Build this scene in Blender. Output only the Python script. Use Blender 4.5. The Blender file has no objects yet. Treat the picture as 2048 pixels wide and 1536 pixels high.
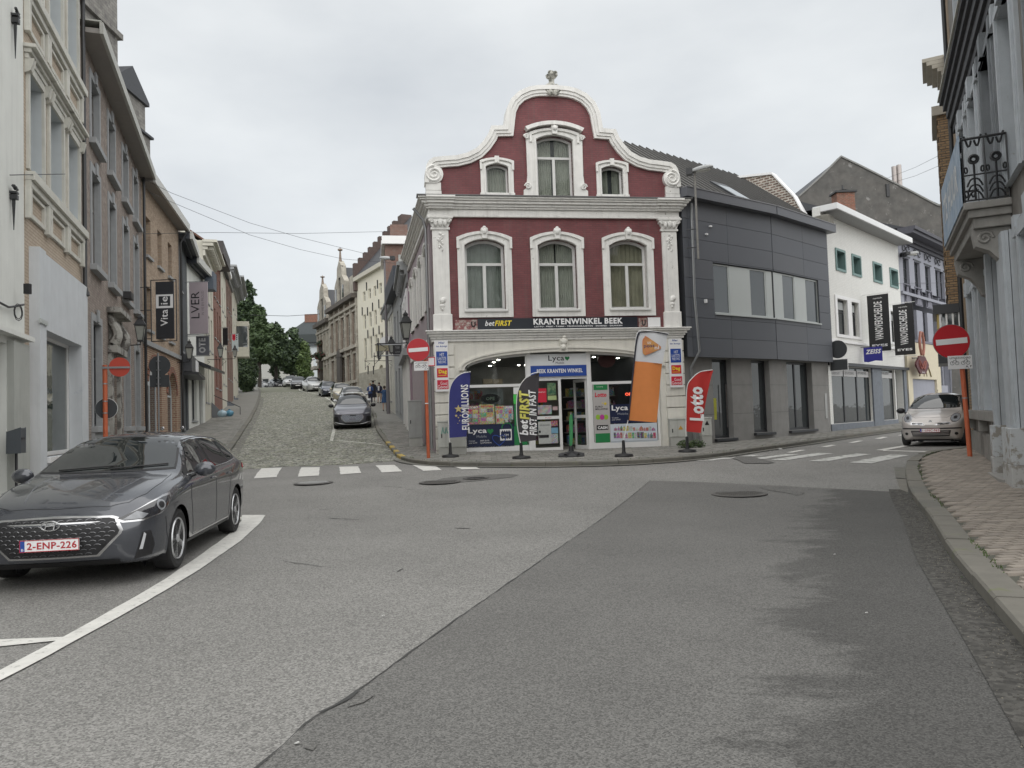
import bpy, bmesh, math, random
import numpy as np
from mathutils import Vector, Matrix, geometry
from mathutils.bvhtree import BVHTree
random.seed(7)
PI=math.pi
S=bpy.context.scene; COL=S.collection
# ---------------- camera, sky, sun, exposure ----------------
F=1510.0; CX=1024.; CY=768.; CAMH=1.5
PITCH=math.radians(2.54); ROLL=math.radians(1.9)
cam=bpy.data.objects.new('camera',bpy.data.cameras.new('camera')); COL.objects.link(cam)
cam.data.sensor_width=36; cam.data.lens=36*F/2048; cam.data.clip_start=.05; cam.data.clip_end=5000
cam.matrix_world=Matrix.Translation((0,0,CAMH))@Matrix.Rotation(PI/2+PITCH,4,'X')@Matrix.Rotation(-ROLL,4,'Z')
S.camera=cam
W=bpy.data.worlds.new('World'); S.world=W; W.use_nodes=True
SUN_EL=math.radians(52); SUN_AZ=math.radians(160)   # compass-like, from +Y clockwise
def world():
    n=W.node_tree.nodes; l=W.node_tree.links; n.clear()
    out=n.new('ShaderNodeOutputWorld'); b1=n.new('ShaderNodeBackground'); b2=n.new('ShaderNodeBackground'); mx=n.new('ShaderNodeMixShader')
    sky=n.new('ShaderNodeTexSky'); sky.sky_type='NISHITA'; sky.sun_disc=False; sky.sun_elevation=SUN_EL; sky.sun_rotation=SUN_AZ
    l.new(sky.outputs[0],b1.inputs[0]); b1.inputs[1].default_value=.1
    tc=n.new('ShaderNodeTexCoord'); mp=n.new('ShaderNodeMapping'); mp.inputs['Scale'].default_value=(1.5,1.5,3.6); mp.inputs['Location'].default_value=(3.1,1.7,.6)
    no=n.new('ShaderNodeTexNoise'); no.inputs['Scale'].default_value=1.5; no.inputs['Detail'].default_value=6; no.inputs['Roughness'].default_value=.52
    cr=n.new('ShaderNodeValToRGB'); e=cr.color_ramp.elements
    e[0].position=.3; e[0].color=(.60,.625,.645,1); e[1].position=.68; e[1].color=(.80,.82,.82,1)
    l.new(tc.outputs['Generated'],mp.inputs[0]); l.new(mp.outputs[0],no.inputs['Vector']); l.new(no.outputs[0],cr.inputs[0]); l.new(cr.outputs[0],b2.inputs[0]); b2.inputs[1].default_value=.50
    mx.inputs[0].default_value=.93; l.new(b1.outputs[0],mx.inputs[1]); l.new(b2.outputs[0],mx.inputs[2]); l.new(mx.outputs[0],out.inputs[0])
world()
sun=bpy.data.objects.new('sun',bpy.data.lights.new('sun','SUN')); COL.objects.link(sun)
sun.data.energy=1.5; sun.data.angle=math.radians(130); sun.data.color=(1,.97,.93)
sd=Vector((math.sin(SUN_AZ)*math.cos(SUN_EL),math.cos(SUN_AZ)*math.cos(SUN_EL),math.sin(SUN_EL)))
sun.rotation_euler=sd.to_track_quat('Z','Y').to_euler()
S.render.engine='CYCLES'
S.view_settings.view_transform='Standard'; S.view_settings.look='None'; S.view_settings.exposure=1.15; S.view_settings.gamma=1
S.cycles.max_bounces=6; S.cycles.transparent_max_bounces=8; S.cycles.diffuse_bounces=3; S.cycles.glossy_bounces=3

# ---------------- survey helpers: from the photograph's sight lines to real places ----------------
def ss(a,b,t):
    t=max(0,min(1,(t-a)/(b-a))); return t*t*(3-2*t)
HP=[(0,0),(22,0),(26,.16),(30,.40),(36.6,.88),(45,1.52),(60,2.7),(75,4.0),(87,5.15),(98,6.15),(106,6.6),(125,6.8),(1e4,6.8)]
def lin(P,t):
    for (a,b),(c,d) in zip(P,P[1:]):
        if t<=c: return b+(d-b)*(t-a)/(c-a) if t>a else b
    return P[-1][1]
def gz(x,y):
    a=.28*ss(10,21,y)
    l=a+lin(HP,y); r=a+min(.018*max(0,y-25),1.2)
    w=ss(-2.5,2.5,x)
    return l*(1-w)+r*w
def ray(px,py):
    a=(px-CX)/F; b=-(py-CY)/F; c,s=math.cos(ROLL),math.sin(ROLL)
    a2=a*c+b*s; b2=-a*s+b*c; cp,sp=math.cos(PITCH),math.sin(PITCH)
    return Vector((a2,cp-b2*sp,sp+b2*cp))
def at(px,py,D):
    r=ray(px,py); t=D/r.y; return Vector((r.x*t,D,CAMH+r.z*t))
def G(px,py,dz=0):
    r=ray(px,py); f=lambda y:(CAMH+r.z*y/r.y)-(gz(r.x*y/r.y,y)+dz); y=2.
    while y<180 and f(y)>0: y+=.25
    lo,hi=y-.25,y
    for _ in range(30):
        m=(lo+hi)/2
        if f(m)>0: lo=m
        else: hi=m
    return Vector((r.x*hi/r.y,hi,gz(r.x*hi/r.y,hi)+dz))

# ---------------- mesh builder ----------------
class MB:
    def __init__(s): s.v=[]; s.f=[]
    def add(s,vs,fs):
        o=len(s.v); s.v+=[tuple(v) for v in vs]; s.f+=[tuple(i+o for i in f) for f in fs]; return s
    def box(s,x0,x1,y0,y1,z0,z1):
        if x0>x1:x0,x1=x1,x0
        if y0>y1:y0,y1=y1,y0
        if z0>z1:z0,z1=z1,z0
        return s.add([(x,y,z) for z in(z0,z1) for y in(y0,y1) for x in(x0,x1)],[(0,2,3,1),(4,5,7,6),(0,1,5,4),(2,6,7,3),(0,4,6,2),(1,3,7,5)])
    def hexa(s,c,sx,sy,sz,M):
        return s.add([c+M@Vector((x*sx/2,y*sy/2,z*sz/2)) for z in(-1,1) for y in(-1,1) for x in(-1,1)],[(0,2,3,1),(4,5,7,6),(0,1,5,4),(2,6,7,3),(0,4,6,2),(1,3,7,5)])
    def plate(s,out,holes=(),y0=0,y1=.1,axis='y'):
        """polygon in (u,z) with holes, extruded from y0 to y1"""
        loops=[list(out)]+[list(h) for h in holes]
        flat=[p for l in loops for p in l]
        tr=geometry.tessellate_polygon([[Vector((p[0],p[1],0)) for p in l] for l in loops])
        n=len(flat)
        mk=(lambda p,y:(p[0],y,p[1])) if axis=='y' else ((lambda p,y:(y,p[0],p[1])) if axis=='x' else (lambda p,y:(p[0],p[1],y)))
        vs=[mk(p,y0) for p in flat]+[mk(p,y1) for p in flat]; fs=[]
        for a,b,c in tr:
            fs.append((a,b,c)); fs.append((a+n,c+n,b+n))
        o=0
        for l in loops:
            m=len(l)
            for i in range(m):
                j=(i+1)%m; fs.append((o+i,o+j,o+j+n,o+i+n))
            o+=m
        return s.add(vs,fs)
    def tube(s,pts,r,seg=8,cap=True):
        pts=[Vector(p) for p in pts]; rs=r if isinstance(r,(list,tuple)) else [r]*len(pts)
        vs=[];fs=[]; up=None
        for i,p in enumerate(pts):
            d=(pts[min(i+1,len(pts)-1)]-pts[max(i-1,0)]).normalized()
            if up is None:
                up=Vector((0,0,1)) if abs(d.z)<.9 else Vector((1,0,0))
            a=d.cross(up).normalized(); b=a.cross(d).normalized(); up=b
            for k in range(seg):
                t=2*PI*k/seg; vs.append(p+a*math.cos(t)*rs[i]+b*math.sin(t)*rs[i])
        for i in range(len(pts)-1):
            for k in range(seg):
                k2=(k+1)%seg; fs.append((i*seg+k,i*seg+k2,(i+1)*seg+k2,(i+1)*seg+k))
        if cap: fs.append(tuple(range(seg))[::-1]); fs.append(tuple((len(pts)-1)*seg+k for k in range(seg)))
        return s.add(vs,fs)
    def lathe(s,prof,c=(0,0,0),seg=16,ang0=0,sc=(1,1)):
        vs=[];fs=[]
        for r,z in prof:
            for k in range(seg):
                t=2*PI*k/seg+ang0; vs.append((c[0]+r*math.cos(t)*sc[0],c[1]+r*math.sin(t)*sc[1],c[2]+z))
        for i in range(len(prof)-1):
            for k in range(seg):
                k2=(k+1)%seg; fs.append((i*seg+k,i*seg+k2,(i+1)*seg+k2,(i+1)*seg+k))
        fs.append(tuple(range(seg))[::-1]); fs.append(tuple((len(prof)-1)*seg+k for k in range(seg)))
        return s.add(vs,fs)
    def ell(s,c,rx,ry,rz,seg=10,ring=7):
        pr=[(max(.001,math.sin(PI*i/ring)),-math.cos(PI*i/ring)) for i in range(ring+1)]
        o=len(s.v); s.lathe(pr,(0,0,0),seg)
        for i in range(o,len(s.v)):
            x,y,z=s.v[i]; s.v[i]=(c[0]+x*rx,c[1]+y*ry,c[2]+z*rz)
        return s
    def build(s,name,mat,parent=None,M=None,smooth=False,bevel=0,kind=None):
        me=bpy.data.meshes.new(name); me.from_pydata(s.v,[],s.f); me.validate()
        if smooth is not False:
            me.polygons.foreach_set('use_smooth',[True]*len(me.polygons))
        me.update()
        return mkob(name,me,mat,parent,M,bevel,kind,smooth)
def mkob(name,me,mat,parent=None,M=None,bevel=0,kind=None,smooth=False):
    if mat is not None and not me.materials: me.materials.append(mat)
    o=bpy.data.objects.new(name,me); COL.objects.link(o)
    if isinstance(parent,Fac):
        o.parent=parent.root; o.matrix_basis=parent.rel@(M or Matrix())
    else:
        o.parent=parent
        if M: o.matrix_basis=M
    if bevel:
        b=o.modifiers.new('b','BEVEL'); b.width=bevel; b.segments=2; b.limit_method='ANGLE'; b.angle_limit=.6
    if smooth is True or bevel:
        try:
            me.shade_auto_smooth
        except AttributeError: pass
        if smooth is True:
            me.set_sharp_from_angle(angle=math.radians(38))
    if kind: o['kind']=kind
    return o
def tag(o,label,cat,group=None):
    o['label']=label; o['category']=cat
    if group: o['group']=group
    return o
def empty(name,loc,rz=0,label=None,cat=None,group=None,M=None):
    o=bpy.data.objects.new(name,None); COL.objects.link(o); o.empty_display_size=.2
    if M: o.matrix_basis=M
    else: o.location=loc; o.rotation_euler=(0,0,rz)
    if label: tag(o,label,cat,group)
    return o
def copy_tree(o,parent=None):
    c=o.copy(); COL.objects.link(c)
    if parent is not None: c.parent=parent
    for k in [k for k in COL.objects if k.parent==o]: copy_tree(k,c)
    return c
class Fac:
    """one face of a building: local X along it, local -Y outwards, Z up"""
    def __init__(s,A,B,zb,name=None,label=None,cat='house',root=None,group=None):
        A=Vector((A[0],A[1])); B=Vector((B[0],B[1])); X=(B-A).normalized(); s.W=(B-A).length; s.zb=zb
        s.M=Matrix(((X.x,-X.y,0,A.x),(X.y,X.x,0,A.y),(0,0,1,zb),(0,0,0,1))); s.I=s.M.inverted()
        if root is None:
            s.root=empty(name,None,label=label,cat=cat,group=group,M=s.M); s.rel=Matrix(); s.rootM=s.M
        else:
            s.root=root.root; s.rootM=root.rootM; s.rel=root.rootM.inverted()@s.M
    def uv(s,px,py,off=0):
        o=s.I@Vector((0,0,CAMH)); d=s.I.to_3x3()@ray(px,py); t=(-off-o.y)/d.y; p=o+d*t; return p.x,p.z
    def u(s,px,py,off=0): return s.uv(px,py,off)[0]
    def z(s,px,py,off=0): return s.uv(px,py,off)[1]
    def world(s,u,y,z): return s.M@Vector((u,y,z))
def rect(u0,u1,z0,z1): return [(u0,z0),(u1,z0),(u1,z1),(u0,z1)]
def band_arc(u0,u1,z1,rise,d0,d1,drop=.1):
    a=arch(u0-d1,u1+d1,z1-rise-drop,z1+d1,rise); b=arch(u0-d0,u1+d0,z1-rise-drop,z1+d0,rise)
    return [a[1]]+a[2:]+[a[0],b[0]]+b[2:][::-1]+[b[1]]
def arch(u0,u1,z0,z1,rise,n=10):
    if rise<=0: return rect(u0,u1,z0,z1)
    c=(u0+u1)/2; h=(u1-u0)/2; zs=z1-rise
    if rise>=h*.98: R=h; zc=zs
    else: R=(h*h+rise*rise)/(2*rise); zc=z1-R
    a=math.asin(min(1,h/R)); pts=[(u0,z0),(u1,z0)]
    for i in range(n+1):
        t=a-2*a*i/n; pts.append((c+R*math.sin(t),zc+R*math.cos(t)))
    return pts
# ---------------- materials ----------------
MATS={}
def mat(name,col,rough=.7,var=.15,scale=3.,bump=0.,bscale=60.,metal=0.,spec=.5,streak=0.,brick=None,col2=None,coat=0.,mcol=None,speck=0.,em=None,spots=None):
    if name in MATS: return MATS[name]
    m=bpy.data.materials.new(name); m.use_nodes=True; MATS[name]=m
    n=m.node_tree.nodes; l=m.node_tree.links; b=n['Principled BSDF']
    b.inputs['Roughness'].default_value=rough; b.inputs['Metallic'].default_value=metal; b.inputs['Specular IOR Level'].default_value=spec
    b.inputs['Coat Weight'].default_value=coat; b.inputs['Coat Roughness'].default_value=.04
    c=tuple(col)+(1,)
    tc=n.new('ShaderNodeTexCoord'); src=tc.outputs['Object']
    def mix(fac,a,bb,typ='MIX'):
        x=n.new('ShaderNodeMix'); x.data_type='RGBA'; x.blend_type=typ
        if isinstance(fac,(int,float)): x.inputs[0].default_value=fac
        else: l.new(fac,x.inputs[0])
        for i,v in ((6,a),(7,bb)):
            if isinstance(v,tuple): x.inputs[i].default_value=v
            else: l.new(v,x.inputs[i])
        return x.outputs[2]
    def noise(sc,det=4,vec=None,ro=.55):
        x=n.new('ShaderNodeTexNoise'); x.inputs['Scale'].default_value=sc; x.inputs['Detail'].default_value=det; x.inputs['Roughness'].default_value=ro
        l.new(vec or src,x.inputs['Vector']); return x.outputs['Fac']
    def ramp(f,a,bb):
        x=n.new('ShaderNodeMapRange'); x.inputs[1].default_value=a; x.inputs[2].default_value=bb; l.new(f,x.inputs[0]); return x.outputs[0]
    cur=c; h=None
    if brick:
        bw,bh,mo=brick
        sp=n.new('ShaderNodeSeparateXYZ'); l.new(src,sp.inputs[0]); ad=n.new('ShaderNodeMath'); l.new(sp.outputs[0],ad.inputs[0]); l.new(sp.outputs[1],ad.inputs[1])
        cb=n.new('ShaderNodeCombineXYZ'); l.new(ad.outputs[0],cb.inputs[0]); l.new(sp.outputs[2],cb.inputs[1])
        bt=n.new('ShaderNodeTexBrick'); l.new(cb.outputs[0],bt.inputs[0]); bt.inputs['Scale'].default_value=1; bt.inputs['Brick Width'].default_value=bw; bt.inputs['Row Height'].default_value=bh
        bt.inputs['Mortar Size'].default_value=mo; bt.inputs['Mortar Smooth'].default_value=.3; bt.inputs['Bias'].default_value=-.1
        bt.inputs['Color1'].default_value=c; bt.inputs['Color2'].default_value=tuple(col2 or [x*.75 for x in col])+(1,); bt.inputs['Mortar'].default_value=tuple(mcol or [x*.8 for x in col])+(1,)
        cur=bt.outputs['Color']; inv=n.new('ShaderNodeMath'); inv.operation='SUBTRACT'; inv.inputs[0].default_value=1; l.new(bt.outputs['Fac'],inv.inputs[1]); h=inv.outputs[0]
    elif col2:
        cur=mix(ramp(noise(scale,5),.4,.62),c,tuple(col2)+(1,))
    if var:
        f=ramp(noise(scale*1.7,6),.25,.75); cur=mix(f,cur if not isinstance(cur,tuple) else cur,mix(1.,cur,(1-var,)*3+(1,),'MULTIPLY'))
    if speck:
        v=n.new('ShaderNodeTexVoronoi'); v.inputs['Scale'].default_value=speck; l.new(src,v.inputs['Vector'])
        sp2=n.new('ShaderNodeSeparateColor'); l.new(v.outputs['Color'],sp2.inputs[0])
        g=n.new('ShaderNodeMapRange'); g.inputs[3].default_value=.55; g.inputs[4].default_value=1.5; l.new(sp2.outputs[0],g.inputs[0])
        cc=n.new('ShaderNodeCombineColor'); 
        for i in range(3): l.new(g.outputs[0],cc.inputs[i])
        cur=mix(1.,cur,cc.outputs[0],'MULTIPLY')
    if streak:
        mp=n.new('ShaderNodeMapping'); mp.inputs['Scale'].default_value=(5,5,.35); l.new(src,mp.inputs[0])
        f=ramp(noise(1.3,6,mp.outputs[0],.65),.5,.78)
        f2=n.new('ShaderNodeMath'); f2.operation='MULTIPLY'; l.new(f,f2.inputs[0]); f2.inputs[1].default_value=streak
        cur=mix(f2.outputs[0],cur,(.12,.115,.10,1))
    if spots:
        f=ramp(noise(spots[0],7,None,.7),spots[1],spots[1]+.06); cur=mix(f,cur,tuple(spots[2])+(1,))
    if isinstance(cur,tuple): b.inputs['Base Color'].default_value=cur
    else: l.new(cur,b.inputs['Base Color'])
    if bump or h is not None:
        bp=n.new('ShaderNodeBump'); bp.inputs['Distance'].default_value=.006 if h is None else .008
        bp.inputs['Strength'].default_value=bump or .6
        if h is not None:
            a=n.new('ShaderNodeMath'); a.operation='MULTIPLY_ADD'; l.new(noise(bscale,4),a.inputs[0]); a.inputs[1].default_value=.5; l.new(h,a.inputs[2]); l.new(a.outputs[0],bp.inputs['Height'])
        else: l.new(noise(bscale,6),bp.inputs['Height'])
        l.new(bp.outputs[0],b.inputs['Normal'])
    if em:
        b.inputs['Emission Color'].default_value=c; b.inputs['Emission Strength'].default_value=em
    return m
def glassmat(name,tint=(.05,.06,.06),tr=.5,rough=.02,wav=.12):
    m=bpy.data.materials.new(name); m.use_nodes=True; n=m.node_tree.nodes; l=m.node_tree.links; MATS[name]=m
    b=n['Principled BSDF']; b.inputs['Base Color'].default_value=tuple(tint)+(1,); b.inputs['Roughness'].default_value=rough; b.inputs['Specular IOR Level'].default_value=.8; b.inputs['IOR'].default_value=1.6
    # old panes are not perfectly flat
    no=n.new('ShaderNodeTexNoise'); no.inputs['Scale'].default_value=2.2; tc=n.new('ShaderNodeTexCoord'); l.new(tc.outputs['Object'],no.inputs['Vector'])
    bp=n.new('ShaderNodeBump'); bp.inputs['Strength'].default_value=wav; bp.inputs['Distance'].default_value=.03; l.new(no.outputs[0],bp.inputs['Height']); l.new(bp.outputs[0],b.inputs['Normal'])
    if tr>0:
        t=n.new('ShaderNodeBsdfTransparent'); t.inputs[0].default_value=(.93,.95,.94,1)
        fr=n.new('ShaderNodeLayerWeight'); fr.inputs[0].default_value=.5; pw=n.new('ShaderNodeMath'); pw.operation='POWER'; pw.inputs[1].default_value=3; l.new(fr.outputs['Facing'],pw.inputs[0])
        mr=n.new('ShaderNodeMapRange'); mr.inputs[3].default_value=1-tr; mr.inputs[4].default_value=1; l.new(pw.outputs[0],mr.inputs[0])
        mx=n.new('ShaderNodeMixShader'); l.new(mr.outputs[0],mx.inputs[0]); l.new(t.outputs[0],mx.inputs[1]); l.new(b.outputs[0],mx.inputs[2])
        l.new(mx.outputs[0],n['Material Output'].inputs[0])
    return m
GL=glassmat('window_glass_dark',(.035,.042,.045),0)
GLB=glassmat('window_glass_bluish',(.06,.07,.075),0,.04)
GLT=glassmat('window_glass_clear',(.03,.035,.035),.88)
GLP=glassmat('window_glass_pale',(.17,.20,.21),0,.06)  # opaque pane with a paler grey tint
GLC=glassmat('car_glass',(.012,.015,.016),0,.015,.01)
M_white=mat('white_paint_weathered',(.72,.71,.66),.6,.12,2.5,.25,40,streak=.35,spots=(5,.66,(.42,.38,.3)))
M_trim=mat('white_trim_weathered',(.83,.82,.785),.6,.12,3,.3,50,streak=.27,spots=(7,.64,(.3,.28,.24)))
M_pvc=mat('white_frame',(.8,.8,.79),.35,.05)
M_frameold=mat('white_frame_old',(.7,.7,.68),.5,.1,spots=(12,.68,(.35,.33,.3)))
M_redbrick=mat('red_painted_brick',(.235,.070,.073),.66,.34,.8,.55,70,brick=(.21,.07,.009),col2=(.195,.056,.061),mcol=(.15,.062,.067),streak=.42,spots=(2.3,.66,(.25,.125,.125)))
M_asph=mat('asphalt_old',(.225,.22,.207),.9,.26,.28,.5,140,speck=95,spots=(.55,.64,(.17,.167,.157)))
M_asph2=mat('asphalt_patch',(.142,.139,.131),.88,.24,.4,.4,160,speck=120)
M_mark=mat('road_paint',(.68,.67,.63),.75,.22,4,.3,120,spots=(16,.585,(.36,.355,.335)))
M_markold=mat('road_paint_worn',(.62,.62,.56),.8,.2,6,.3,90,spots=(6,.50,(.25,.25,.21)))
M_kerb=mat('kerb_bluestone',(.165,.16,.14),.85,.25,3,.5,60,spots=(4,.6,(.12,.13,.08)))
M_kerbc=mat('kerb_concrete',(.185,.175,.15),.85,.25,3,.5,60,spots=(4,.6,(.15,.16,.09)))
M_joint=mat('joint_sand',(.10,.10,.08),.95,.2,5,.4,80)
M_slab=mat('pavement_slab',(.24,.235,.215),.88,.28,1.3,.4,60,spots=(3,.62,(.13,.15,.09)))
M_paver=[mat('paver_a',(.305,.268,.228),.88,.22,5,.4,90),mat('paver_b',(.265,.233,.2),.88,.22,5,.4,90),mat('paver_c',(.335,.295,.25),.88,.22,5,.4,90)]
M_cob=mat('cobble_granite',(.29,.285,.25),.8,.25,2.2,.3,60,col2=(.24,.245,.19),speck=9)
M_metal=mat('zinc',(.35,.36,.37),.4,.15,5,metal=.7)
M_dkmetal=mat('black_iron',(.025,.026,.028),.45,.1,5)
M_black=mat('black_plastic',(.018,.018,.02),.5,.1)
M_rubber=mat('rubber',(.022,.022,.023),.75,.2,20,.3,80)
M_chrome=mat('chrome',(.58,.58,.59),.24,0,metal=1)
M_alloy=mat('alloy_rim',(.62,.63,.64),.3,.05,metal=.6)
M_orange=mat('orange_pole_paint',(.54,.13,.055),.5,.2,6,.15,40,spots=(9,.68,(.4,.3,.25)))
M_red=mat('sign_red',(.52,.025,.035),.4,.08)
M_grey=mat('utility_grey',(.38,.39,.38),.55,.12,4,streak=.25)
M_blue=mat('print_blue',(.02,.07,.33),.45,.03)
M_navy=mat('print_navy',(.012,.02,.06),.4,.03)
M_pw=mat('print_white',(.82,.82,.82),.45,.03)
M_yel=mat('print_yellow',(.8,.62,.04),.45,.03)
M_green=mat('print_green',(.02,.22,.07),.45,.05)
M_pred=mat('print_red',(.6,.02,.05),.45,.03)
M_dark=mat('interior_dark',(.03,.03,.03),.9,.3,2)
def picmat(name,base,scale=16.,amt=.75):
    m=mat(name,base,.45,0); n=m.node_tree.nodes; l=m.node_tree.links; no=n.new('ShaderNodeTexNoise'); no.inputs['Scale'].default_value=scale; no.inputs['Detail'].default_value=3; tc=n.new('ShaderNodeTexCoord'); l.new(tc.outputs['Object'],no.inputs['Vector'])
    g=n.new('ShaderNodeBrightContrast'); g.inputs[1].default_value=-.22; g.inputs[2].default_value=1.3; l.new(no.outputs['Color'],g.inputs[0]); x=n.new('ShaderNodeMix'); x.data_type='RGBA'; x.inputs[0].default_value=amt; x.inputs[6].default_value=tuple(base)+(1,); l.new(g.outputs[0],x.inputs[7]); l.new(x.outputs[2],n['Principled BSDF'].inputs['Base Color']); return m
# ---------------- lettering ----------------
def txt(s,name,u0,u1,z0,z1,y,m,par,bold=0,shear=0,rot=0,thick=.002,M=None):
    """lettering fitted into a box on a face; rot=1 reads upwards, rot=-1 downwards"""
    c=bpy.data.curves.new(name,'FONT'); c.body=s; c.shear=shear; c.offset=bold; c.resolution_u=2; c.space_character=1.0+bold*3
    o=bpy.data.objects.new('t',c); COL.objects.link(o)
    me=bpy.data.meshes.new_from_object(o.evaluated_get(bpy.context.evaluated_depsgraph_get())); bpy.data.objects.remove(o); bpy.data.curves.remove(c)
    me.name=name
    P=np.array([v.co[:] for v in me.vertices]); 
    if rot==1: P=np.stack([-P[:,1],P[:,0],P[:,2]],1)
    if rot==-1: P=np.stack([P[:,1],-P[:,0],P[:,2]],1)
    a=P.min(0); b=P.max(0); sx=(u1-u0)/max(1e-6,b[0]-a[0]); sz=(z1-z0)/max(1e-6,b[1]-a[1])
    Q=np.stack([u0+(P[:,0]-a[0])*sx,np.full(len(P),y),z0+(P[:,1]-a[1])*sz],1)
    me.vertices.foreach_set('co',Q.ravel()); me.update(); me.materials.clear(); me.materials.append(m)
    return mkob(name,me,m,par,M)
def board(par,name,u0,u1,z0,z1,y,m,t=.01,M=None):
    return MB().box(u0,u1,y,y+t,z0,z1).build(name,m,par,M)
# ---------------- windows ----------------
def window(fac,u0,u1,z0,z1,rise=0,rec=.14,fm=None,gl=None,style='1',fw=.06,sill=None,curtain=None,dep=.06,sillm=None,sp=.08,name='window',pull=1.):
    """frame (part) with pane, sill, curtain as sub-parts. style: 1, 2 (two casements), T (transom + two), H (transom + one), X"""
    fm=fm or M_pvc; gl=gl or GL; w=u1-u0; h=z1-z0
    out=arch(u0,u1,z0,z1,rise); holes=[]
    zt=z0+h*.66; um=(u0+u1)/2
    inner=lambda a,b,c,d,r=0: arch(a,b,c,d,r,8) if r>0 else rect(a,b,c,d)
    g=fw
    ri=rise*.85 if rise else 0
    if style=='1': holes.append(inner(u0+g,u1-g,z0+g,z1-g,ri))
    elif style=='2': 
        holes+= [rect(u0+g,um-g/2,z0+g,z1-rise-g),rect(um+g/2,u1-g,z0+g,z1-rise-g)]
    elif style=='T': holes+=[rect(u0+g,um-g*.6,z0+g,zt-g/2),rect(um+g*.6,u1-g,z0+g,zt-g/2),inner(u0+g,u1-g,zt+g/2,z1-g,ri)]
    elif style=='H': holes+=[rect(u0+g,u1-g,z0+g,zt-g/2),inner(u0+g,u1-g,zt+g/2,z1-g,ri)]
    elif style=='X':
        q=(z1-z0-2*g)/3
        for i in range(3):
            za=z0+g+i*q; holes+=[rect(u0+g,um-g/3,za,za+q-g*.5),rect(um+g/3,u1-g,za,za+q-g*.5)]
    fr=MB().plate(out,holes,rec,rec+dep).build(name,fm,fac)
    P=fr
    ob=MB().plate(arch(u0+.01,u1-.01,z0+.01,z1-.01,max(0,rise-.005) if rise else 0),(),rec+dep*.45,rec+dep*.55).build('pane',gl,None); ob.parent=P
    if curtain is not None:
        mb=MB(); n=24; a,b=u0+.02,u1-.02
        sp_=[(a,b)] if pull>=1 else [(a,a+w*pull/2),(b-w*pull/2,b)]
        for a,b in sp_:
            vs=[];fs=[]
            for i in range(n+1):
                u=a+(b-a)*i/n; yy=rec+dep+.10+.02*math.sin(i*1.9+u*7)
                vs+=[(u,yy,z0+.02),(u,yy,z1-.02)]
            for i in range(n): fs.append((2*i,2*i+2,2*i+3,2*i+1))
            mb.add(vs,fs)
        ob=mb.build('curtain',curtain,None,smooth=True); ob.parent=P
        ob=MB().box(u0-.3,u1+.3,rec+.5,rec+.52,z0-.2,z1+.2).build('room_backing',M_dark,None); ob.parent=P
    if sill:
        ob=MB().box(u0-sp,u1+sp,-sill,rec+.02,z0-.09,z0-.003).build('sill',sillm or M_trim,None); ob.parent=P
    return fr
def wall(fac,out,holes,m,t=.3,name='wall',y0=0):
    return MB().plate(out,holes,y0,y0+t).build(name,m,fac)
def shell(fac,H,depth,m,roofm=None,ridge=None,below=1.5,Wd=None,side='LR',over=.0,name='side_wall'):
    """side, back walls and roof behind a face"""
    w=Wd or fac.W; mb=MB()
    y0=.3
    rz=ridge if ridge is not None else 0
    def gable(u0,u1):
        pts=[(y0,-below),(depth,-below),(depth,H)]+([(depth/2,H+rz)] if rz else [])+[(y0,H)]
        mb.plate(pts,(),u0,u1,axis='x')
    if 'L' in side: gable(.002,.3)
    if 'R' in side: gable(w-.3,w-.002)
    mb.box(.3,w-.3,depth-.3,depth-.01,-below,H)
    mb.build(name,m,fac)
    if roofm:
        r=MB()
        if rz:
            k=rz/(depth/2); o=over
            for s in (0,1):
                a=[(-o,H-k*o),(depth/2,H+rz)] if s==0 else [(depth/2,H+rz),(depth+.2,H-k*.2)]
                r.plate([(a[0][0],a[0][1]+.02),(a[1][0],a[1][1]+.02),(a[1][0],a[1][1]+.14),(a[0][0],a[0][1]+.14)],(),-.004,w+.004,axis='x')
        else: r.box(.3,w-.3,.3,depth-.3,H-.35,H-.15)
        r.build('roof',roofm,fac)
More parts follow.
